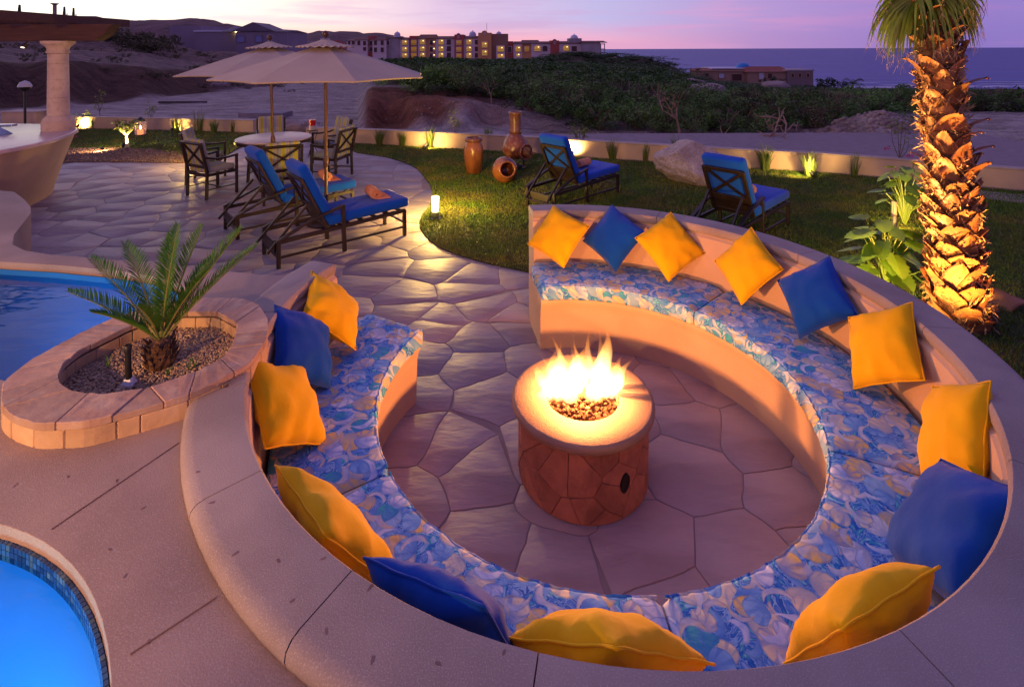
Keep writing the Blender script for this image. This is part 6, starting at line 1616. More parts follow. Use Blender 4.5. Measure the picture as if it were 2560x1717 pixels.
# ================================================================== SCRUB
SCRUB = [pm('scrub_leaf_%d' % k, a, b_, scale=.9, rough=.6, spec=.25, island=.4, trans=.2, obj_rand=.6) for k, (a, b_) in enumerate([((.07, .16, .028), (.12, .22, .045)), ((.11, .18, .045), (.07, .13, .032)), ((.085, .075, .034), (.065, .055, .027))])]
TWIG = pm('scrub_twig', (.12, .08, .055), (.2, .14, .1), scale=6, rough=.9)
def scrub_proto(seed, nq, s_leaf, m):
    rg = np.random.RandomState(seed); nc = 12
    cen = np.c_[rg.normal(0, .44, (nc, 2)), rg.uniform(.22, .85, nc)]; rad = rg.uniform(.14, .30, nc)
    k = rg.randint(0, nc, nq); d = rg.normal(0, 1, (nq, 3)); d /= np.linalg.norm(d, axis=1)[:, None]
    P = cen[k] + d * (rad[k] * rg.uniform(.55, 1.05, nq) ** .6)[:, None]; P[:, 2] = np.abs(P[:, 2]) * .92 + .02
    nrm = d + rg.normal(0, .55, (nq, 3)); nrm /= np.linalg.norm(nrm, axis=1)[:, None]
    a = np.cross(nrm, rg.normal(0, 1, (nq, 3))); a /= np.linalg.norm(a, axis=1)[:, None]; b = np.cross(nrm, a)
    s = s_leaf * rg.uniform(.6, 1.35, nq)[:, None]
    V = np.stack([P - a * s, P - b * s * .45, P + a * s, P + b * s * .45], 1)
    return V.reshape(-1, 3), np.arange(nq * 4).reshape(-1, 4)
PROT = []
for k in range(7):
    V, F = scrub_proto(k + 2, 1000, .045, None); o = mesh_np('foliage', V, F, SCRUB[2 if k == 6 else k % 2]); me = o.data; bpy.data.objects.remove(o); PROT.append(me)
tw = MB(); rt_ = random.Random(2)
for k in range(9): a = rt_.uniform(0, 6.28); tw.tube([(0, 0, -.1), (.15 * math.cos(a), .15 * math.sin(a), .3), (.42 * math.cos(a), .42 * math.sin(a), .72)], [.022, .014, .006], 4, cap=False)
_o = tw.build('stems', TWIG); STEMS = _o.data; bpy.data.objects.remove(_o)
def scrub_start(px): return np.interp(px, [905, 1000, 1100, 1300, 1480, 1600, 2080, 2150, 2200, 2560, 2700], [25, 24, 22.5, 20.0, 17.8, 16.6, 17.2, 21, 25, 26.5, 27])
KEEP = []                                             # clearings: (x, y, r)
BOULD = [(1732, 222, 46, 24), (1764, 253, 104, 44), (1784, 258, 22, 15), (1940, 231, 68, 26), (1636, 229, 20, 12), (2233, 272, 30, 12), (2020, 282, 14, 10), (1846, 254, 62, 10)]
cand = []
rsx = random.Random(77); Y = 15.5
while Y < 250:
    s = .85 + .022 * Y
    px = 905
    while px < 2660:
        px += 1300 * s / Y * rsx.uniform(.7, 1.15)
        y = Y + rsx.uniform(-.5, .5) * s
        if y < float(scrub_start(px)) : continue
        if px < 985 and y < 34 + (985 - px) * .2: continue
        if y > float(np.interp(px, TX, TE)) * (.97): continue
        if 2090 < px and 36 < y < 44 and rsx.random() < .85: continue
        if y > 100 and rsx.random() < .25: continue
        if y > 19 and noise.noise((px * .009, math.log(y) * 5.0, 2.0)) > .30: continue
        cand.append(((px - 1280) / 1300 * y, y, s))
    Y += s * .62
def near_obj(x, y):
    return any(math.hypot(x - a, y - b_) < r for a, b_, r in KEEP)
# ---- buildings far away
def hp(x, y): return (840 + .308 * x, 60 + .308 * y)
HY = 262.0
def hx(x): return (hp(x, 0)[0] - 1280) / 1300 * HY
def hz(x, y): px, py = hp(x, y); v = (py - 123.9) / 1300 + .0039 * (px - 1280) / 1300; return HC - v * HY
hotel = thing('hotel', 'long terracotta and cream resort hotel with white domes on the horizon', 'hotel', (hx(1000), HY, hz(1000, 290)))
HO = hotel.location
CREAM = pm('hotel_cream', (.80, .62, .56), (.74, .57, .5), scale=.2, rough=.9); REDW = pm('hotel_red', (.52, .11, .08), (.46, .10, .07), scale=.2, rough=.9); ORNG = pm('hotel_orange', (.80, .36, .14), (.74, .32, .12), scale=.2, rough=.9); GREYW = pm('hotel_taupe', (.5, .4, .38), (.35, .27, .25), scale=.2, rough=.9)
TILE = pm('roof_tile', (.24, .10, .07), (.18, .075, .055), scale=.6, rough=.85, stretch=(3, 1, 1)); DOME = pm('dome_white', (.62, .60, .66), rough=.5)
LIT = [emit('lit_window_%d' % k, c, s) for k, (c, s) in enumerate([((1, .48, .12), .32), ((1, .42, .10), .20), ((1, .72, .32), 2.2)])]; DIMW = pm('dark_window', (.10, .035, .025), rough=.3); RAIL = pm('balcony_rail', (.14, .05, .035), rough=.6)
def hbox(name, x0, x1, yt, m, y0=0.0, dep=12, yb=300):
    a, b_ = hx(x0) - HO.x, hx(x1) - HO.x; zt, zb = hz(x0, yt) - HO.z, hz(x0, yb) - HO.z
    return MB().box(((a + b_) / 2, y0 + dep / 2, (zt + zb) / 2), (b_ - a, dep, zt - zb)).build(name, m, hotel)
def hroof(x0, x1, ytop, ybot, y0, dep=12):
    a, b_ = hx(x0) - HO.x - .3, hx(x1) - HO.x + .3; zt, zb = hz(x0, ytop) - HO.z, hz(x0, ybot) - HO.z
    MB().add([(a, y0 - .5, zb), (b_, y0 - .5, zb), (b_ - 1.0, y0 + dep * .5, zt), (a + 1.0, y0 + dep * .5, zt), (a, y0 + dep, zb), (b_, y0 + dep, zb), (a, y0 - .5, zb - .25), (b_, y0 - .5, zb - .25)], [(0, 1, 2, 3), (3, 2, 5, 4), (0, 3, 4), (1, 5, 2), (6, 7, 1, 0), (6, 0, 4), (7, 5, 1), (6, 4, 5, 7)]).build('roof', TILE, hotel)
def hwin(cx_, cy_, w, h, kind, y0, arch=False, rail=False):
    x = hx(cx_) - HO.x; z = hz(cx_, cy_) - HO.z; ww, hh = w * .308 / 1300 * HY / 2, h * .308 / 1300 * HY / 2
    fr = MB(); fr.box((x, y0 - .10, z + hh + .12), (2 * ww + .5, .35, .24)); fr.box((x, y0 - .12, z - hh - .12), (2 * ww + .5, .5, .24)); fr.box((x - ww - .12, y0 - .10, z), (.24, .35, 2 * hh)); fr.box((x + ww + .12, y0 - .10, z), (.24, .35, 2 * hh))
    f = fr.build('window', CREAM if kind != 'o' else ORNG, hotel)
    pn = MB()
    if arch:
        n = 8; V = [(x - ww, y0 - .04, z - hh), (x + ww, y0 - .04, z - hh)] + [(x + ww * math.cos(PI * i / n), y0 - .04, z + hh * .35 + hh * .65 * math.sin(PI * i / n)) for i in range(n + 1)]
        pn.add(V, [tuple(range(len(V)))])
    else: pn.add([(x - ww, y0 - .04, z - hh), (x + ww, y0 - .04, z - hh), (x + ww, y0 - .04, z + hh), (x - ww, y0 - .04, z + hh)], [(0, 1, 2, 3)])
    pn.build('pane', DIMW if kind == 'd' else LIT[1] if kind == 'l' else LIT[0], f)
    if kind == 'L':
        MB().lathe([(0, -.3), (.42, 0), (0, .3)], 8, c=(x + ww * .35, y0 - .3, z + hh * .45)).build('lamp', LIT[2], f)
    if rail:
        rb_ = MB(); rb_.box((x, y0 - .9, z - hh * .35), (2 * ww + .3, .08, .12)); rb_.box((x, y0 - .9, z - hh), (2 * ww + .3, .08, .12))
        for i in range(7): rb_.box((x - ww + 2 * ww * i / 6, y0 - .9, z - hh * .68), (.07, .06, hh * .6))
        rb_.build('railing', RAIL, f)
BL = [(70, 155, 135, CREAM, 4), (155, 245, 128, CREAM, 2.5), (245, 290, 100, REDW, 4), (290, 402, 128, CREAM, 1.5), (402, 515, 110, GREYW, 3), (515, 585, 122, CREAM, 2), (585, 661, 97, REDW, 3.4), (661, 726, 118, CREAM, 1.6), (726, 806, 104, ORNG, 2.8), (806, 960, 118, CREAM, 1.2), (960, 1036, 88, REDW, .6), (1036, 1156, 114, CREAM, 1.4), (1156, 1262, 74, ORNG, -1.5), (1262, 1397, 82, pm('hotel_brown', (.36, .19, .11), rough=.9), .5), (1300, 1371, 178, CREAM, -1.0), (1371, 1441, 142, REDW, 1.5), (1441, 1511, 160, CREAM, .6), (1511, 1586, 158, ORNG, 1.6), (1586, 1741, 158, CREAM, .4), (1741, 1812, 136, REDW, 0), (1812, 1990, 158, CREAM, .3), (1990, 2140, 150, GREYW, -2)]
for x0, x1, yt, m, y0 in BL: hbox('wall', x0, x1, yt, m, y0)
for x0, x1, a, b_, y0 in [(66, 160, 122, 136, 4), (150, 250, 112, 129, 2.5), (286, 410, 108, 130, 1.5), (400, 520, 98, 112, 3), (512, 590, 108, 123, 2), (655, 812, 84, 119, 1.6), (800, 965, 98, 119, 1.2), (1030, 1160, 96, 115, 1.4), (1436, 1590, 142, 160, .6), (1500, 1660, 130, 158, 3), (1580, 1746, 142, 159, .4), (1808, 1995, 140, 159, .3), (1980, 2190, 138, 152, -2)]: hroof(x0, x1, a, b_, y0)
for cxx, yt, wv, m, y0 in [(993, 76, 46, REDW, .6), (1207, 56, 56, ORNG, -1.5), (1775, 124, 46, REDW, 0)]:            # curved gables with a white oval
    x = hx(cxx) - HO.x; zt = hz(cxx, yt) - HO.z; zb = hz(cxx, yt + 34) - HO.z; w_ = wv * .308 / 1300 * HY / 2; n = 12
    V = [(x - w_, y0 - .02, zb)] + [(x - w_ * math.cos(PI * i / n), y0 - .02, zb + (zt - zb) * math.sin(PI * i / n)) for i in range(n + 1)]; nn = len(V); V += [(a, y0 + 1, c) for a, _, c in V]
    g_ = MB().add(V, [tuple(range(nn)), tuple(range(2 * nn - 1, nn - 1, -1))] + [(i, (i + 1) % nn, nn + (i + 1) % nn, nn + i) for i in range(nn)]).build('gable', m, hotel)
    MB().ring([(.28, -.08), (.5, -.08), (.5, .08), (.28, .08)], 16).build('oval_trim', DOME, g_); o = g_.children[0]; o.location = (x, y0 - .1, zb + (zt - zb) * .12); o.rotation_euler = (PI / 2, 0, 0); o.scale = (1, 1.45, 1)
WN = [(175, 155, 26, 40, 'd', 2.5, 1, 0), (222, 158, 26, 36, 'd', 2.5, 0, 0), (222, 205, 26, 30, 'd', 2.5, 0, 0), (122, 152, 26, 34, 'd', 4, 1, 0), (88, 152, 20, 34, 'd', 4, 1, 0), (268, 155, 30, 36, 'd', 4, 0, 1), (268, 208, 30, 36, 'd', 4, 0, 1), (315, 155, 26, 38, 'd', 1.5, 0, 0), (370, 155, 26, 38, 'd', 1.5, 0, 0), (315, 212, 26, 38, 'd', 1.5, 0, 0), (370, 212, 26, 38, 'd', 1.5, 0, 0), (412, 155, 22, 34, 'd', 3, 1, 0)]
for yy in (153, 208, 258): WN += [(552, yy, 42, 38, 'L', 2, 0, 1), (622, yy, 42, 40, 'l', 3.4, 0, 1)]
for yy in (148, 203, 256): WN += [(697, yy, 40, 42, 'L', 1.6, 1, 1), (770, yy + 4, 30, 36, 'd', 2.8, 0, 1), (788, yy + 2, 12, 16, 'L', 2.8, 0, 0), (851, yy, 42, 44, 'L', 1.2, 1, 1), (914, yy, 34, 42, 'd', 1.2, 0, 1), (996, yy + 6, 38, 36, 'l', .6, 0, 1), (1078, yy, 42, 44, 'L', 1.4, 1, 1), (1138, yy + 2, 26, 38, 'd', 1.4, 0, 0)]
WN += [(1208, 172, 42, 44, 'L', -1.5, 0, 1), (1208, 236, 42, 44, 'L', -1.5, 0, 1), (1338, 205, 52, 44, 'L', -1.0, 0, 1), (1338, 260, 52, 28, 'L', -1.0, 0, 0), (1405, 208, 40, 44, 'd', 1.5, 0, 1), (1478, 204, 42, 46, 'L', .6, 1, 1), (1478, 255, 30, 24, 'L', .6, 0, 0), (1549, 206, 36, 42, 'l', 1.6, 0, 1), (1635, 200, 50, 46, 'L', .4, 1, 1), (1697, 202, 40, 44, 'd', .4, 1, 0), (1868, 198, 46, 44, 'L', .3, 1, 1), (1934, 204, 44, 44, 'd', .3, 0, 0)]
for w in WN: hwin(*w[:6], arch=bool(w[6]), rail=bool(w[7]))
for cxx, yb, rr_, base_ in [(480, 88, 26, None), (1103, 86, 29, None), (1320, 82, 22, None), (1943, 118, 33, (1890, 1997, 122))]:
    x = hx(cxx) - HO.x; zb = hz(cxx, yb) - HO.z; r = rr_ * .308 / 1300 * HY
    MB().lathe([(r, -1.2), (r, 0)] + [(r * math.cos(PI / 2 * i / 8), r * .95 * math.sin(PI / 2 * i / 8)) for i in range(1, 8)] + [(.18, r * .96), (.18, r * 1.2), (0, r * 1.25)], 24, c=(x, 5, zb)).build('dome', DOME, hotel, auto=40)
    if base_: a, b_ = hx(base_[0]) - HO.x, hx(base_[1]) - HO.x; MB().box(((a + b_) / 2, 5, zb - 1.2), (b_ - a, 8, 2.4)).build('drum', GREYW, hotel)
# balconied end bay at the sea end
xa, xb = hx(2140) - HO.x, hx(2178) - HO.x
eb = MB()
for zc in (165, 205, 262): z = hz(2140, zc) - HO.z; eb.box(((xa + xb) / 2, 1.5, z), (xb - xa + .2, 7, .35))
for x in (xa + .3, xb - .2): eb.box((x, -1.6, (hz(2140, 160) + hz(2140, 300)) / 2 - HO.z), (.4, .4, hz(2140, 160) - hz(2140, 300)))
eb.build('end_balcony', GREYW, hotel)
MB().tube([(hx(1222) - HO.x, 3, hz(1222, 60) - HO.z), (hx(1222) - HO.x, 3, hz(1222, -6) - HO.z)], .09, 5).build('mast', RAIL, hotel)
# far village houses on the slope left of the hotel
vl = random.Random(6)
for i in range(9):
    p = at(745 + i * 14 + vl.uniform(-3, 3), 105 + vl.uniform(-9, 6), 420 + vl.uniform(-30, 60)); w = vl.uniform(3.5, 7)
    t = thing('far_house', 'tiny pale house on the slope between the umbrellas and the hotel', 'house', (p.x, p.y, p.z - 3), 0, 'tiny far houses left of the hotel')
    MB().box((0, 0, 0), (w, 6, vl.uniform(4, 6.5))).build('wall', vl.choice((CREAM, REDW, GREYW, DOME)), t); MB().box((0, -3.05, .3), (w * .3, .1, 1.4)).build('window', DIMW, t)
# grey house on the hill
GY = 92.0
gh = thing('grey_house', 'long low grey house with a gabled roof on the left hill', 'house', at(540, 118, GY) + Vector((0, 0, -1.5)))
GO = gh.location
GREYH = pm('grey_render', (.30, .23, .27), (.27, .21, .25), scale=.4, rough=.9); GROOF = pm('grey_roof', (.16, .12, .14), (.2, .15, .17), scale=.8, rough=.7)
def gx(px): return (px - 1280) / 1300 * GY - GO.x
def gz(py): return HC - (py - 123.9) / 1300 * GY - GO.z + .0039 * 740 / 1300 * GY
def gbox(nm, x0, x1, y0, y1, yo, dep, m): 
    a, b_ = gx(x0), gx(x1); return MB().box(((a + b_) / 2, yo + dep / 2, (gz(y0) + gz(y1)) / 2), (b_ - a, dep, gz(y0) - gz(y1))).build(nm, m, gh)
gbox('wall', 388, 470, 62, 150, 4, 9, GREYH); gbox('wall', 470, 590, 78, 150, 2, 9, GREYH); gbox('wall', 590, 717, 80, 150, 0, 9, GREYH); gbox('parapet', 468, 578, 75, 79, 1.8, 9.2, DOME)
a, b_, c = gx(575), gx(628), gx(682); z0, z1 = gz(78), gz(56)
MB().add([(a, .5, z0), (c, .5, z0), (b_, .5, z1), (a, 7, z0), (c, 7, z0), (b_, 7, z1)], [(0, 1, 2), (4, 3, 5), (0, 2, 5, 3), (1, 4, 5, 2), (0, 3, 4, 1)]).build('roof', GROOF, gh)
a, b_ = gx(555), gx(720); MB().add([(a, -.3, gz(80)), (b_, -.3, gz(80)), (b_, 4, gz(75)), (a, 4, gz(64)), (a, 9, gz(80)), (b_, 9, gz(80))], [(0, 1, 2, 3), (3, 2, 5, 4), (0, 3, 4), (1, 5, 2)]).build('roof', GROOF, gh)
WBL = pm('blue_window', (.26, .28, .46), rough=.2)
for x0, x1 in ((591, 612), (638, 656)):
    a, b_ = gx(x0), gx(x1); zc, hh = (gz(90) + gz(106)) / 2, gz(90) - gz(106); f = MB(); f.box(((a + b_) / 2, -.06, zc + hh / 2), (b_ - a + .2, .2, .12)); f.box(((a + b_) / 2, -.06, zc - hh / 2), (b_ - a + .2, .2, .12)); f.box((a, -.06, zc), (.12, .2, hh)); f.box((b_, -.06, zc), (.12, .2, hh)); f = f.build('window', GREYH, gh)
    MB().box(((a + b_) / 2, .0, zc), (b_ - a, .06, hh)).build('pane', WBL, f)
MB().lathe([(0, -.22), (.22, 0), (0, .22)], 10, c=(gx(579), 1.6, gz(80))).build('wall_lamp', emit('flood_glow', (1, .78, .35), 14), gh)
# house with the blue dome by the sea
BY = 150.0
bh = thing('blue_dome_house', 'terracotta roofed villa with a blue dome standing by the sea', 'house', at(1890, 218, BY))
BO = bh.location
def bx(px): return (px - 1280) / 1300 * BY - BO.x
def bz(py): return HC - ((py - 123.9) / 1300 + .0039 * 610 / 1300) * BY - BO.z
PEACH = pm('villa_peach', (.50, .30, .19), (.44, .26, .16), scale=.3, rough=.9); BTILE = pm('villa_tile', (.34, .10, .06), (.26, .08, .05), scale=.8, rough=.8)
def bbox(nm, x0, x1, y0, y1, yo, dep, m, par=None): a, b_ = bx(x0), bx(x1); return MB().box(((a + b_) / 2, yo + dep / 2, (bz(y0) + bz(y1)) / 2), (b_ - a, dep, bz(y0) - bz(y1))).build(nm, m, par or bh)
bbox('wall', 1757, 1880, 176, 240, 2, 9, PEACH); bbox('wall', 1872, 1972, 178, 240, 0, 10, PEACH); bbox('wall', 1965, 2028, 178, 240, -1, 10, pm('villa_mauve', (.30, .20, .18), rough=.9)); bbox('parapet', 1962, 2030, 175, 178, -1.2, 10.4, GREYW); bbox('parapet', 1790, 1875, 171, 174, 3, 9, DOME)
for x0, x1, yt, yb, y0 in [(1752, 1800, 172, 179, 1.6), (1800, 1884, 173, 180, 1.6), (1866, 1978, 168, 181, -.5), (1930, 1990, 170, 176, 5)]:
    a, b_ = bx(x0), bx(x1); MB().add([(a, y0, bz(yb)), (b_, y0, bz(yb)), (b_ - 1, y0 + 5, bz(yt)), (a + 1, y0 + 5, bz(yt)), (a, y0 + 10, bz(yb)), (b_, y0 + 10, bz(yb))], [(0, 1, 2, 3), (3, 2, 5, 4), (0, 3, 4), (1, 5, 2), (0, 4, 5, 1)]).build('roof', BTILE, bh)
rd = (bx(1898) - bx(1862)) / 2; MB().lathe([(rd, -.6), (rd, 0)] + [(rd * math.cos(PI / 2 * i / 8), rd * .75 * math.sin(PI / 2 * i / 8)) for i in range(1, 9)], 24, c=(bx(1880), 6, bz(172))).build('dome', pm('dome_blue', (.03, .22, .52), rough=.4), bh, auto=40)
for x0, x1, y0, y1, yo, m in [(1803, 1818, 184, 197, 2, DOME), (1836, 1862, 186, 204, 2, DIMW), (1896, 1910, 182, 199, 0, DOME), (1768, 1778, 184, 194, 2, DIMW), (1972, 1980, 184, 194, -1, DIMW), (1990, 1998, 184, 194, -1, DIMW), (2010, 2018, 184, 194, -1, DIMW), (1918, 1930, 184, 198, 0, DIMW)]:
    a, b_ = bx(x0), bx(x1); zc, hh = (bz(y0) + bz(y1)) / 2, bz(y0) - bz(y1); f = MB()
    for q in ((.5, 0), (-.5, 0)): f.box(((a + b_) / 2, yo - .08, zc + q[0] * hh), (b_ - a + .3, .3, .18))
    for xx_ in (a, b_): f.box((xx_, yo - .08, zc), (.18, .3, hh))
    f = f.build('window', PEACH, bh); MB().box(((a + b_) / 2, yo - .03, zc), (b_ - a, .06, hh)).build('pane', m, f)
# ---- boulders of the scrub land
GRB = pm('field_boulder', (.34, .25, .22), (.24, .17, .15), scale=.7, rough=.9, bump=.8, bscale=4, bdist=.1)
blab = ['round boulder perched left of the largest one in the scrub', 'largest boulder in the scrub in front of the villa', 'small boulder at the foot of the largest one', 'broad boulder in front of the blue domed villa', 'pale stone in the scrub left of the perched boulder', 'pale flat boulder beyond the sandy road left of the palm', 'small pale stone in the middle of the scrub', 'flat pale slab of rock right of the largest boulder']
brm = [rock_mesh('boulder', 3, (1, .8, .68), k + 30, GRB, .4, 7, .05) for k in range(3)]
for i, (px, py, w, sd) in enumerate(BOULD):
    p = at_ground(px, py); o = link(bpy.data.objects.new('boulder', brm[i % 3])); s = w / 1300 * p.y / 2 / .85; sz = sd * 1.15 / 1300 * p.y / 2 / .58
    o.location = (p.x, p.y, p.z + sz * .48); o.scale = (s, s, sz); o.rotation_euler = (0, 0, i * 1.3); tag(o, blab[i], 'boulder'); KEEP.append((p.x, p.y - .6 * s, s * 1.15))
KEEP.append((at_ground(1900, 232).x, at_ground(1900, 232).y, 6))
# rubble: stones one could not count
rv = []; rrg = random.Random(12)
def rubble(px0, px1, py0, py1, n, smin, smax):
    for _ in range(n):
        p = at_ground(rrg.uniform(px0, px1), rrg.uniform(py0, py1)); z = float(terrain_z([p.x], [p.y])[0]); rv.append(((p.x, p.y, z), rrg.uniform(smin, smax)))
rubble(2175, 2300, 325, 372, 300, .03, .15); rubble(1380, 2170, 338, 372, 260, .012, .06); rubble(2060, 2190, 340, 372, 60, .04, .14); rubble(1980, 2110, 338, 365, 50, .05, .2); rubble(520, 660, 172, 212, 150, .15, .55); rubble(1380, 1700, 160, 200, 150, .3, 1.1); rubble(920, 1480, 255, 330, 90, .02, .07); rubble(1540, 1570, 345, 356, 20, .03, .07)
V_, F_ = [], []
ico = rock_mesh('tmp', 1, (1, .85, .7), 3, GRB); iv = np.array([v.co[:] for v in ico.vertices]); if_ = np.array([p.vertices[:] for p in ico.polygons])
for k, (p, s) in enumerate(rv):
    a = k * 1.7; Rm = np.array([[math.cos(a), -math.sin(a), 0], [math.sin(a), math.cos(a), 0], [0, 0, 1]]); V_.append(iv @ Rm.T * s + np.array(p)); F_.append(if_ + k * len(iv))
tag(mesh_np('rubble', np.vstack(V_), np.vstack(F_), GRB), 'loose rubble and stones scattered on the bare ground', 'rubble', kind='stuff')
# ---- shrubs
cand = [c for c in cand if not near_obj(c[0], c[1])]
def vis_size(c): return c[2] / c[1]
cand.sort(key=lambda c: -vis_size(c) + (0 if abs(c[0] / c[1]) < .99 else 9))
sing = [c for c in cand if -.3 < c[0] / c[1] < .99][:290]; sset = set(sing); rest = [c for c in cand if c not in sset]
rng = random.Random(9)
for c in sing:
    x, y, s = c; z = float(terrain_z([x], [y])[0])
    t = thing('shrub', 'green desert shrub in the scrub beyond the garden wall', 'shrub', (x, y, z - .05), rng.uniform(0, 6.28), 'green shrubs of the scrub land')
    o = bpy.data.objects.new('foliage', PROT[rng.choice((0, 1, 2, 3, 4, 5, 1, 3, 6))]); link(o, t); o['kind'] = 'stuff'
    k = s * rng.uniform(.9, 1.5) * (.60 if y < 21 else .85); hh_ = min(k, float(np.interp(y, [15, 22, 45, 100, 160], [.85, 1.25, 1.35, 1.0, .8])) * rng.uniform(.45, 1.4)) * (.62 if 30 < y and x / y > .30 else 1); o.scale = (k * 1.15, k * 1.15, hh_)
    if y < 30: o2 = bpy.data.objects.new('stems', STEMS); link(o2, t); o2.scale = (k, k, k)
V_, F_ = [], []; n0 = 0
lows = [scrub_proto(50 + k, 225, .095, None) for k in range(4)]
for c in rest:
    x, y, s = c; z = float(terrain_z([x], [y])[0]); V, F = lows[rng.randrange(4)]; a = rng.uniform(0, 6.28); k = s * rng.uniform(.9, 1.4) * .85; hh_ = min(k, float(np.interp(y, [15, 22, 45, 100, 160], [.85, 1.25, 1.35, 1.0, .8])) * rng.uniform(.6, 1.2)) * (.62 if 30 < y and x / y > .30 else 1)
    Rm = np.array([[math.cos(a), -math.sin(a), 0], [math.sin(a), math.cos(a), 0], [0, 0, 1]]); V_.append((V @ Rm.T) * np.array([k * 1.15, k * 1.15, hh_]) + np.array([x, y, z - .05])); F_.append(F + n0); n0 += len(V)
print('shrubs', len(sing), len(rest))
tag(mesh_np('far_scrub', np.vstack(V_), np.vstack(F_), SCRUB[0]), 'dense far scrub running to the sea', 'scrub', kind='stuff')
# dark bushes on the hill crest and at its foot
V_, F_ = [], []; n0 = 0; HB = random.Random(15)
for k in range(230):
    px = HB.uniform(-60, 400) if k < 105 else HB.uniform(-60, 780); Y = HB.uniform(60, 80) if k < 150 else HB.uniform(34, 70); x = (px - 1280) / 1300 * Y; z = float(terrain_z([x], [Y])[0]); V, F = lows[HB.randrange(4)]; s = HB.uniform(1.2, 2.3) if k < 105 else HB.uniform(.3, .9)
    V_.append(V * np.array([s, s, s * .9]) + np.array([x, Y, z - .1])); F_.append(F + n0); n0 += len(V)
tag(mesh_np('hill_scrub', np.vstack(V_), np.vstack(F_), SCRUB[2]), 'dark brownish scrub along the crest of the left hill', 'scrub', kind='stuff')
# cardon cacti, tower on the hill skyline
CACT = pm('cactus_green', (.05, .055, .03), rough=.8)
def cactus(px, py0, py1, Y, lab, arms):
    p = at(px, py1, Y); h = (py1 - py0) / 1300 * Y; t = thing('cardon_cactus', lab, 'cactus', p)
    MB().tube([(0, 0, -1.5), (0, 0, h * .5), (0, 0, h * .97), (0, 0, h)], [h * .06, h * .07, h * .05, .02], 9).build('trunk', CACT, t, auto=50)
    for k in range(arms): a = k * 2.6; c, s = math.cos(a), math.sin(a); z = h * (.25 + .12 * k); MB().tube([(0, 0, z), (c * h * .13, s * h * .13, z + h * .05), (c * h * .16, s * h * .16, z + h * .35)], [h * .04, h * .045, h * .02], 8).build('arm', CACT, t, auto=50)
cactus(49, 12, 62, 70, 'dark cardon cactus on the hill, leftmost of the three beside the pylon', 3); cactus(161, 17, 60, 70, 'stout dark cactus stump on the hill right of the pylon', 2); cactus(184, 20, 60, 70, 'slim dark cactus on the hill, right of the stout one', 2)
tp = at(137, 55, 78); tw_ = thing('stone_pylon', 'tall pale pylon with a flared top on the left hill', 'pylon', tp); hh = 46 / 1300 * 78
MB().lathe([(.26, -2), (.24, hh * .9)], 12).build('shaft', pm('pylon_stone', (.42, .26, .22), rough=.9), tw_, auto=50); MB().lathe([(.24, hh * .9), (.5, hh * .97), (.55, hh), (0, hh)], 12).build('capital', MATS['pylon_stone'], tw_, auto=50)
def bare_tree(px, py, h, lab, seed, m, spread=.9, leaves=0):
    p = at_ground(px, py); p.z = float(terrain_z([p.x], [p.y])[0]); t = thing('bare_tree', lab, 'tree', p); rn = random.Random(seed); b = MB(); tips = []
    def grow(a, d, L_, r, lev):
        q = a + d * L_ * .5 + Vector((rn.gauss(0, .05), rn.gauss(0, .05), 0)) * L_; e = q + (d + Vector((rn.gauss(0, .2), rn.gauss(0, .2), .05))).normalized() * L_ * .5
        b.tube([a, q, e], [r, r * .85, r * .68], 6 if lev < 2 else 4, cap=False)
        if lev >= 4: tips.append(e); return
        for k in range(3 if lev < 2 else 2):
            dd = (d + Vector((rn.gauss(0, spread), rn.gauss(0, spread), rn.gauss(.15, .35)))).normalized(); grow(e, dd, L_ * rn.uniform(.55, .85), r * .62, lev + 1)
    grow(Vector((0, 0, -.1)), Vector((rn.uniform(-.1, .1), 0, 1)), h * .36, h * .026, 0); b.build('trunk', m, t, auto=60)
    if leaves:
        lb = MB()
        for k in range(leaves): leaf_quad(lb, rn.choice(tips) + Vector((rn.gauss(0, .12), rn.gauss(0, .12), rn.gauss(0, .1))), Vector((rn.gauss(0, 1), rn.gauss(0, 1), rn.gauss(0, .5))), .10, .03, rn)
        tag(lb.build('foliage', SCRUB[1], t), kind='stuff')
    return t
PALEB = pm('pale_branch', (.34, .22, .16), (.26, .16, .115), scale=8, rough=.9)
bare_tree(1700, 345, 1.7, 'pale forked bare tree standing at the edge of the scrub above the boulder', 3, PALEB, .75, 60)
bare_tree(1428, 296, 1.25, 'small twiggy tree with pale stem in the scrub right of the red bank', 5, PALEB, .55, 160)
bare_tree(1228, 256, 1.3, 'pale green twiggy tree above the red bank', 8, PALEB, .6, 260)
for (px, py, lab, sd) in [(1790, 362, 'fallen pale branch lying by the scrub left of the white twig', 1), (1990, 368, 'gnarled dead branch lying on the dirt behind the garden wall', 2), (1880, 375, 'low crooked dead branch behind the garden wall, between two others', 4)]:
    p = at_ground(px, py); p.z = float(terrain_z([p.x], [p.y])[0]); rn = random.Random(sd + 60); b = MB()
    def br(a, d, L_, r, lev):
        P = [a]; dd = d.copy()
        for i in range(5): dd = (dd + Vector((rn.gauss(0, .3), rn.gauss(0, .3), rn.gauss(0, .22)))).normalized(); q = P[-1] + dd * L_ / 5; q.z = max(q.z, .02); P.append(q)
        b.tube(P, [r * (1 - .13 * i) for i in range(6)], 6, cap=False)
        if lev < 2:
            for k in (2, 3, 4): br(P[k], (dd + Vector((rn.gauss(0, .8), rn.gauss(0, .8), rn.uniform(-.1, .7)))).normalized(), L_ * .55, r * .6, lev + 1)
    br(Vector((-.7, 0, .05)), Vector((1, rn.uniform(-.3, .3), .25)).normalized(), 1.5, .05, 0); o = b.build('dead_branch', PALEB, None, auto=60); o.location = p; tag(o, lab, 'branch')
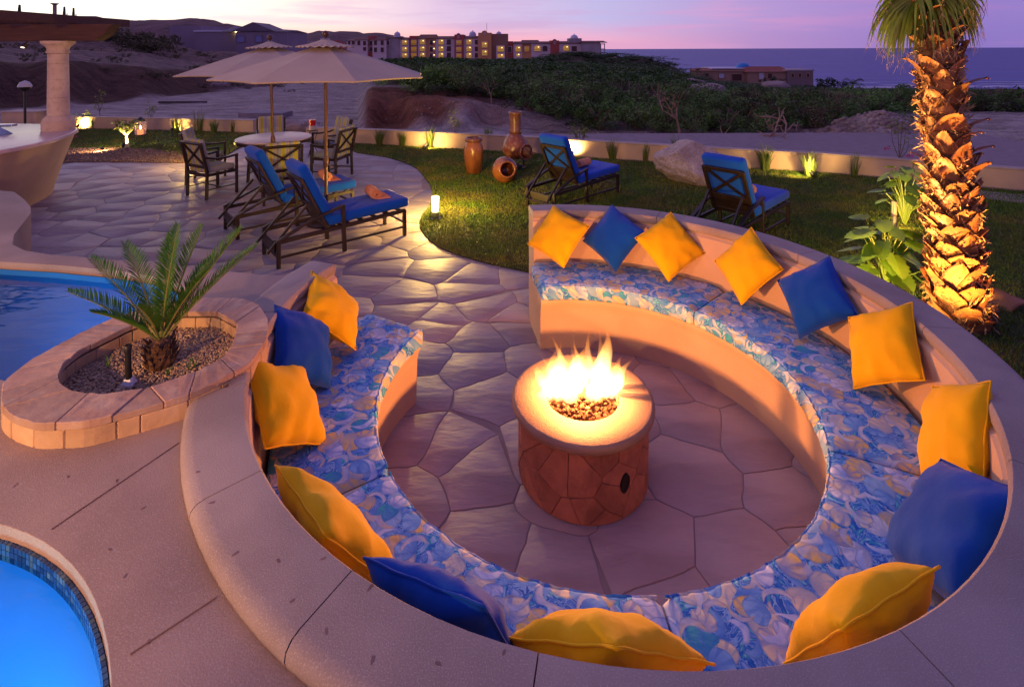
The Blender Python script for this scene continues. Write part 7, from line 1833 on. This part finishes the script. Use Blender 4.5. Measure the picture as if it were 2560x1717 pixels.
# slabs and debris on the lot
SLAB = pm('precast_concrete', (.28, .24, .25), (.22, .19, .2), scale=2, rough=.9)
p = at_ground(664, 292); o = MB().box((0, 0, .12), (1.9, .85, .24)).build('concrete_slab', SLAB, bevel=.02); o.location = p; o.rotation_euler = (0, 0, -.05); tag(o, 'grey concrete slab lying on the bare lot behind the umbrellas', 'slab')
p = at_ground(455, 256); o = MB().bar((-1.2, -.1, .08), (1.3, .05, .06), .16, .1).build('plank', pm('old_plank', (.08, .06, .06), rough=.9)); o.location = p; tag(o, 'dark plank lying on the bare lot at the left', 'plank')
for k, (px, py, s, lab) in enumerate([(708, 318, .62, 'grey rock at the gap in the garden wall, left of two'), (742, 322, .5, 'lighter rock at the gap in the garden wall, right of two')]):
    p = G(px, py + 8, -.1); o = link(bpy.data.objects.new('rock', brm[k])); o.location = p + Vector((0, .4, .05)); o.scale = (s, s * .8, s * .7); tag(o, lab, 'rock')
# coconut palms and trees by the sea
FARG = pm('far_palm_green', (.028, .05, .018), rough=.7)
def far_palm_mesh(seed):
    rn = random.Random(seed); b = MB()
    for k in range(15):
        a = k * 2.4; el = rn.uniform(-.1, 1.1); d = Vector((math.cos(a) * math.cos(el), math.sin(a) * math.cos(el), math.sin(el))); P = [Vector((0, 0, 0))]; L_ = rn.uniform(1.9, 2.5)
        for i in range(6): P.append(P[-1] + d * L_ / 6); d = (d + Vector((0, 0, -.28))).normalized()
        for i in range(6):
            sd = (P[i + 1] - P[i]).normalized().cross(Vector((0, 0, 1))); sd = sd.normalized() if sd.length > .05 else Vector((1, 0, 0))
            for g in (1, -1):
                for h_ in (0, .5):
                    q = P[i].lerp(P[i + 1], h_); w = (P[i + 1] - P[i]) * .14; b.add([q - w, q + w, q + sd * g * .55 * (1 - i / 9) + Vector((0, 0, -.32)) + w * 2], [(0, 1, 2)])
    me = bpy.data.meshes.new('crown'); me.from_pydata(b.v, [], b.f); me.materials.append(FARG); return me
FPM = [far_palm_mesh(k) for k in range(2)]
for i, (px, pt, pb, Y, lab) in enumerate([(1636, 153, 172, 170, 'bushy palm left of three on the mound before the sea'), (1668, 158, 172, 172, 'low palm, middle of three on the mound before the sea'), (1684, 156, 174, 168, 'palm, right of three on the mound before the sea'), (1742, 168, 184, 140, 'palm just left of the blue domed villa'), (1780, 170, 182, 165, 'palm rising behind the left roof of the villa'), (1810, 170, 180, 168, 'palm behind the villa roof left of its blue dome'), (2130, 190, 236, 110, 'tall coconut palm right of the villa, clear against the sea'), (2105, 204, 238, 112, 'dark coconut palm between the villa and the tallest palm'), (2150, 214, 240, 108, 'low coconut palm right of the tallest palm'), (1952, 190, 222, 120, 'slim palm in front of the villa wall')]):
    p = at(px, pb, Y); h = (pb - pt) / 1300 * Y; t = thing('coconut_palm', lab, 'palm tree', p); z = h * (.6 if i > 5 else .55); MB().tube([(0, 0, -1.5), (.1, 0, z * .5), (.25, 0, z)], [.2, .16, .13], 7).build('trunk', PALEB, t)
    o = bpy.data.objects.new('crown', FPM[i % 2]); link(o, t); o.location = (.25, 0, z); s = h * .42 / 1.6 * (1.0 if i > 5 else 1.25); o.scale = (s, s, s); o.rotation_euler = (0, 0, i)
for i, (px, py, s, lab) in enumerate([(2062, 232, 3.2, 'dark spreading tree right of the villa'), (2085, 226, 2.6, 'dark tree between the villa and the coconut palms'), (1925, 214, 2.0, 'dark tree in front of the villa porch')]):
    p = at(px, py, 112); t = thing('dark_tree', lab, 'tree', p); MB().tube([(0, 0, -1.5), (0, 0, s * .5)], .14, 6).build('trunk', PALEB, t); V, F = scrub_proto(70 + i, 420, .085, None); o = mesh_np('crown', V * np.array([s, s, s * .9]), F, FARG, t); o.location = (0, 0, s * .1); o['kind'] = 'stuff'
pp = at_ground(1455, 185); po = MB().tube([(0, 0, 0), (0, 0, 2.4)], .07, 6).build('utility_post', PALEB); po.location = at(1517, 187, 120); tag(po, 'thin post standing in the rubble at the sea end of the hotel', 'post')
bpy.context.view_layer.update()
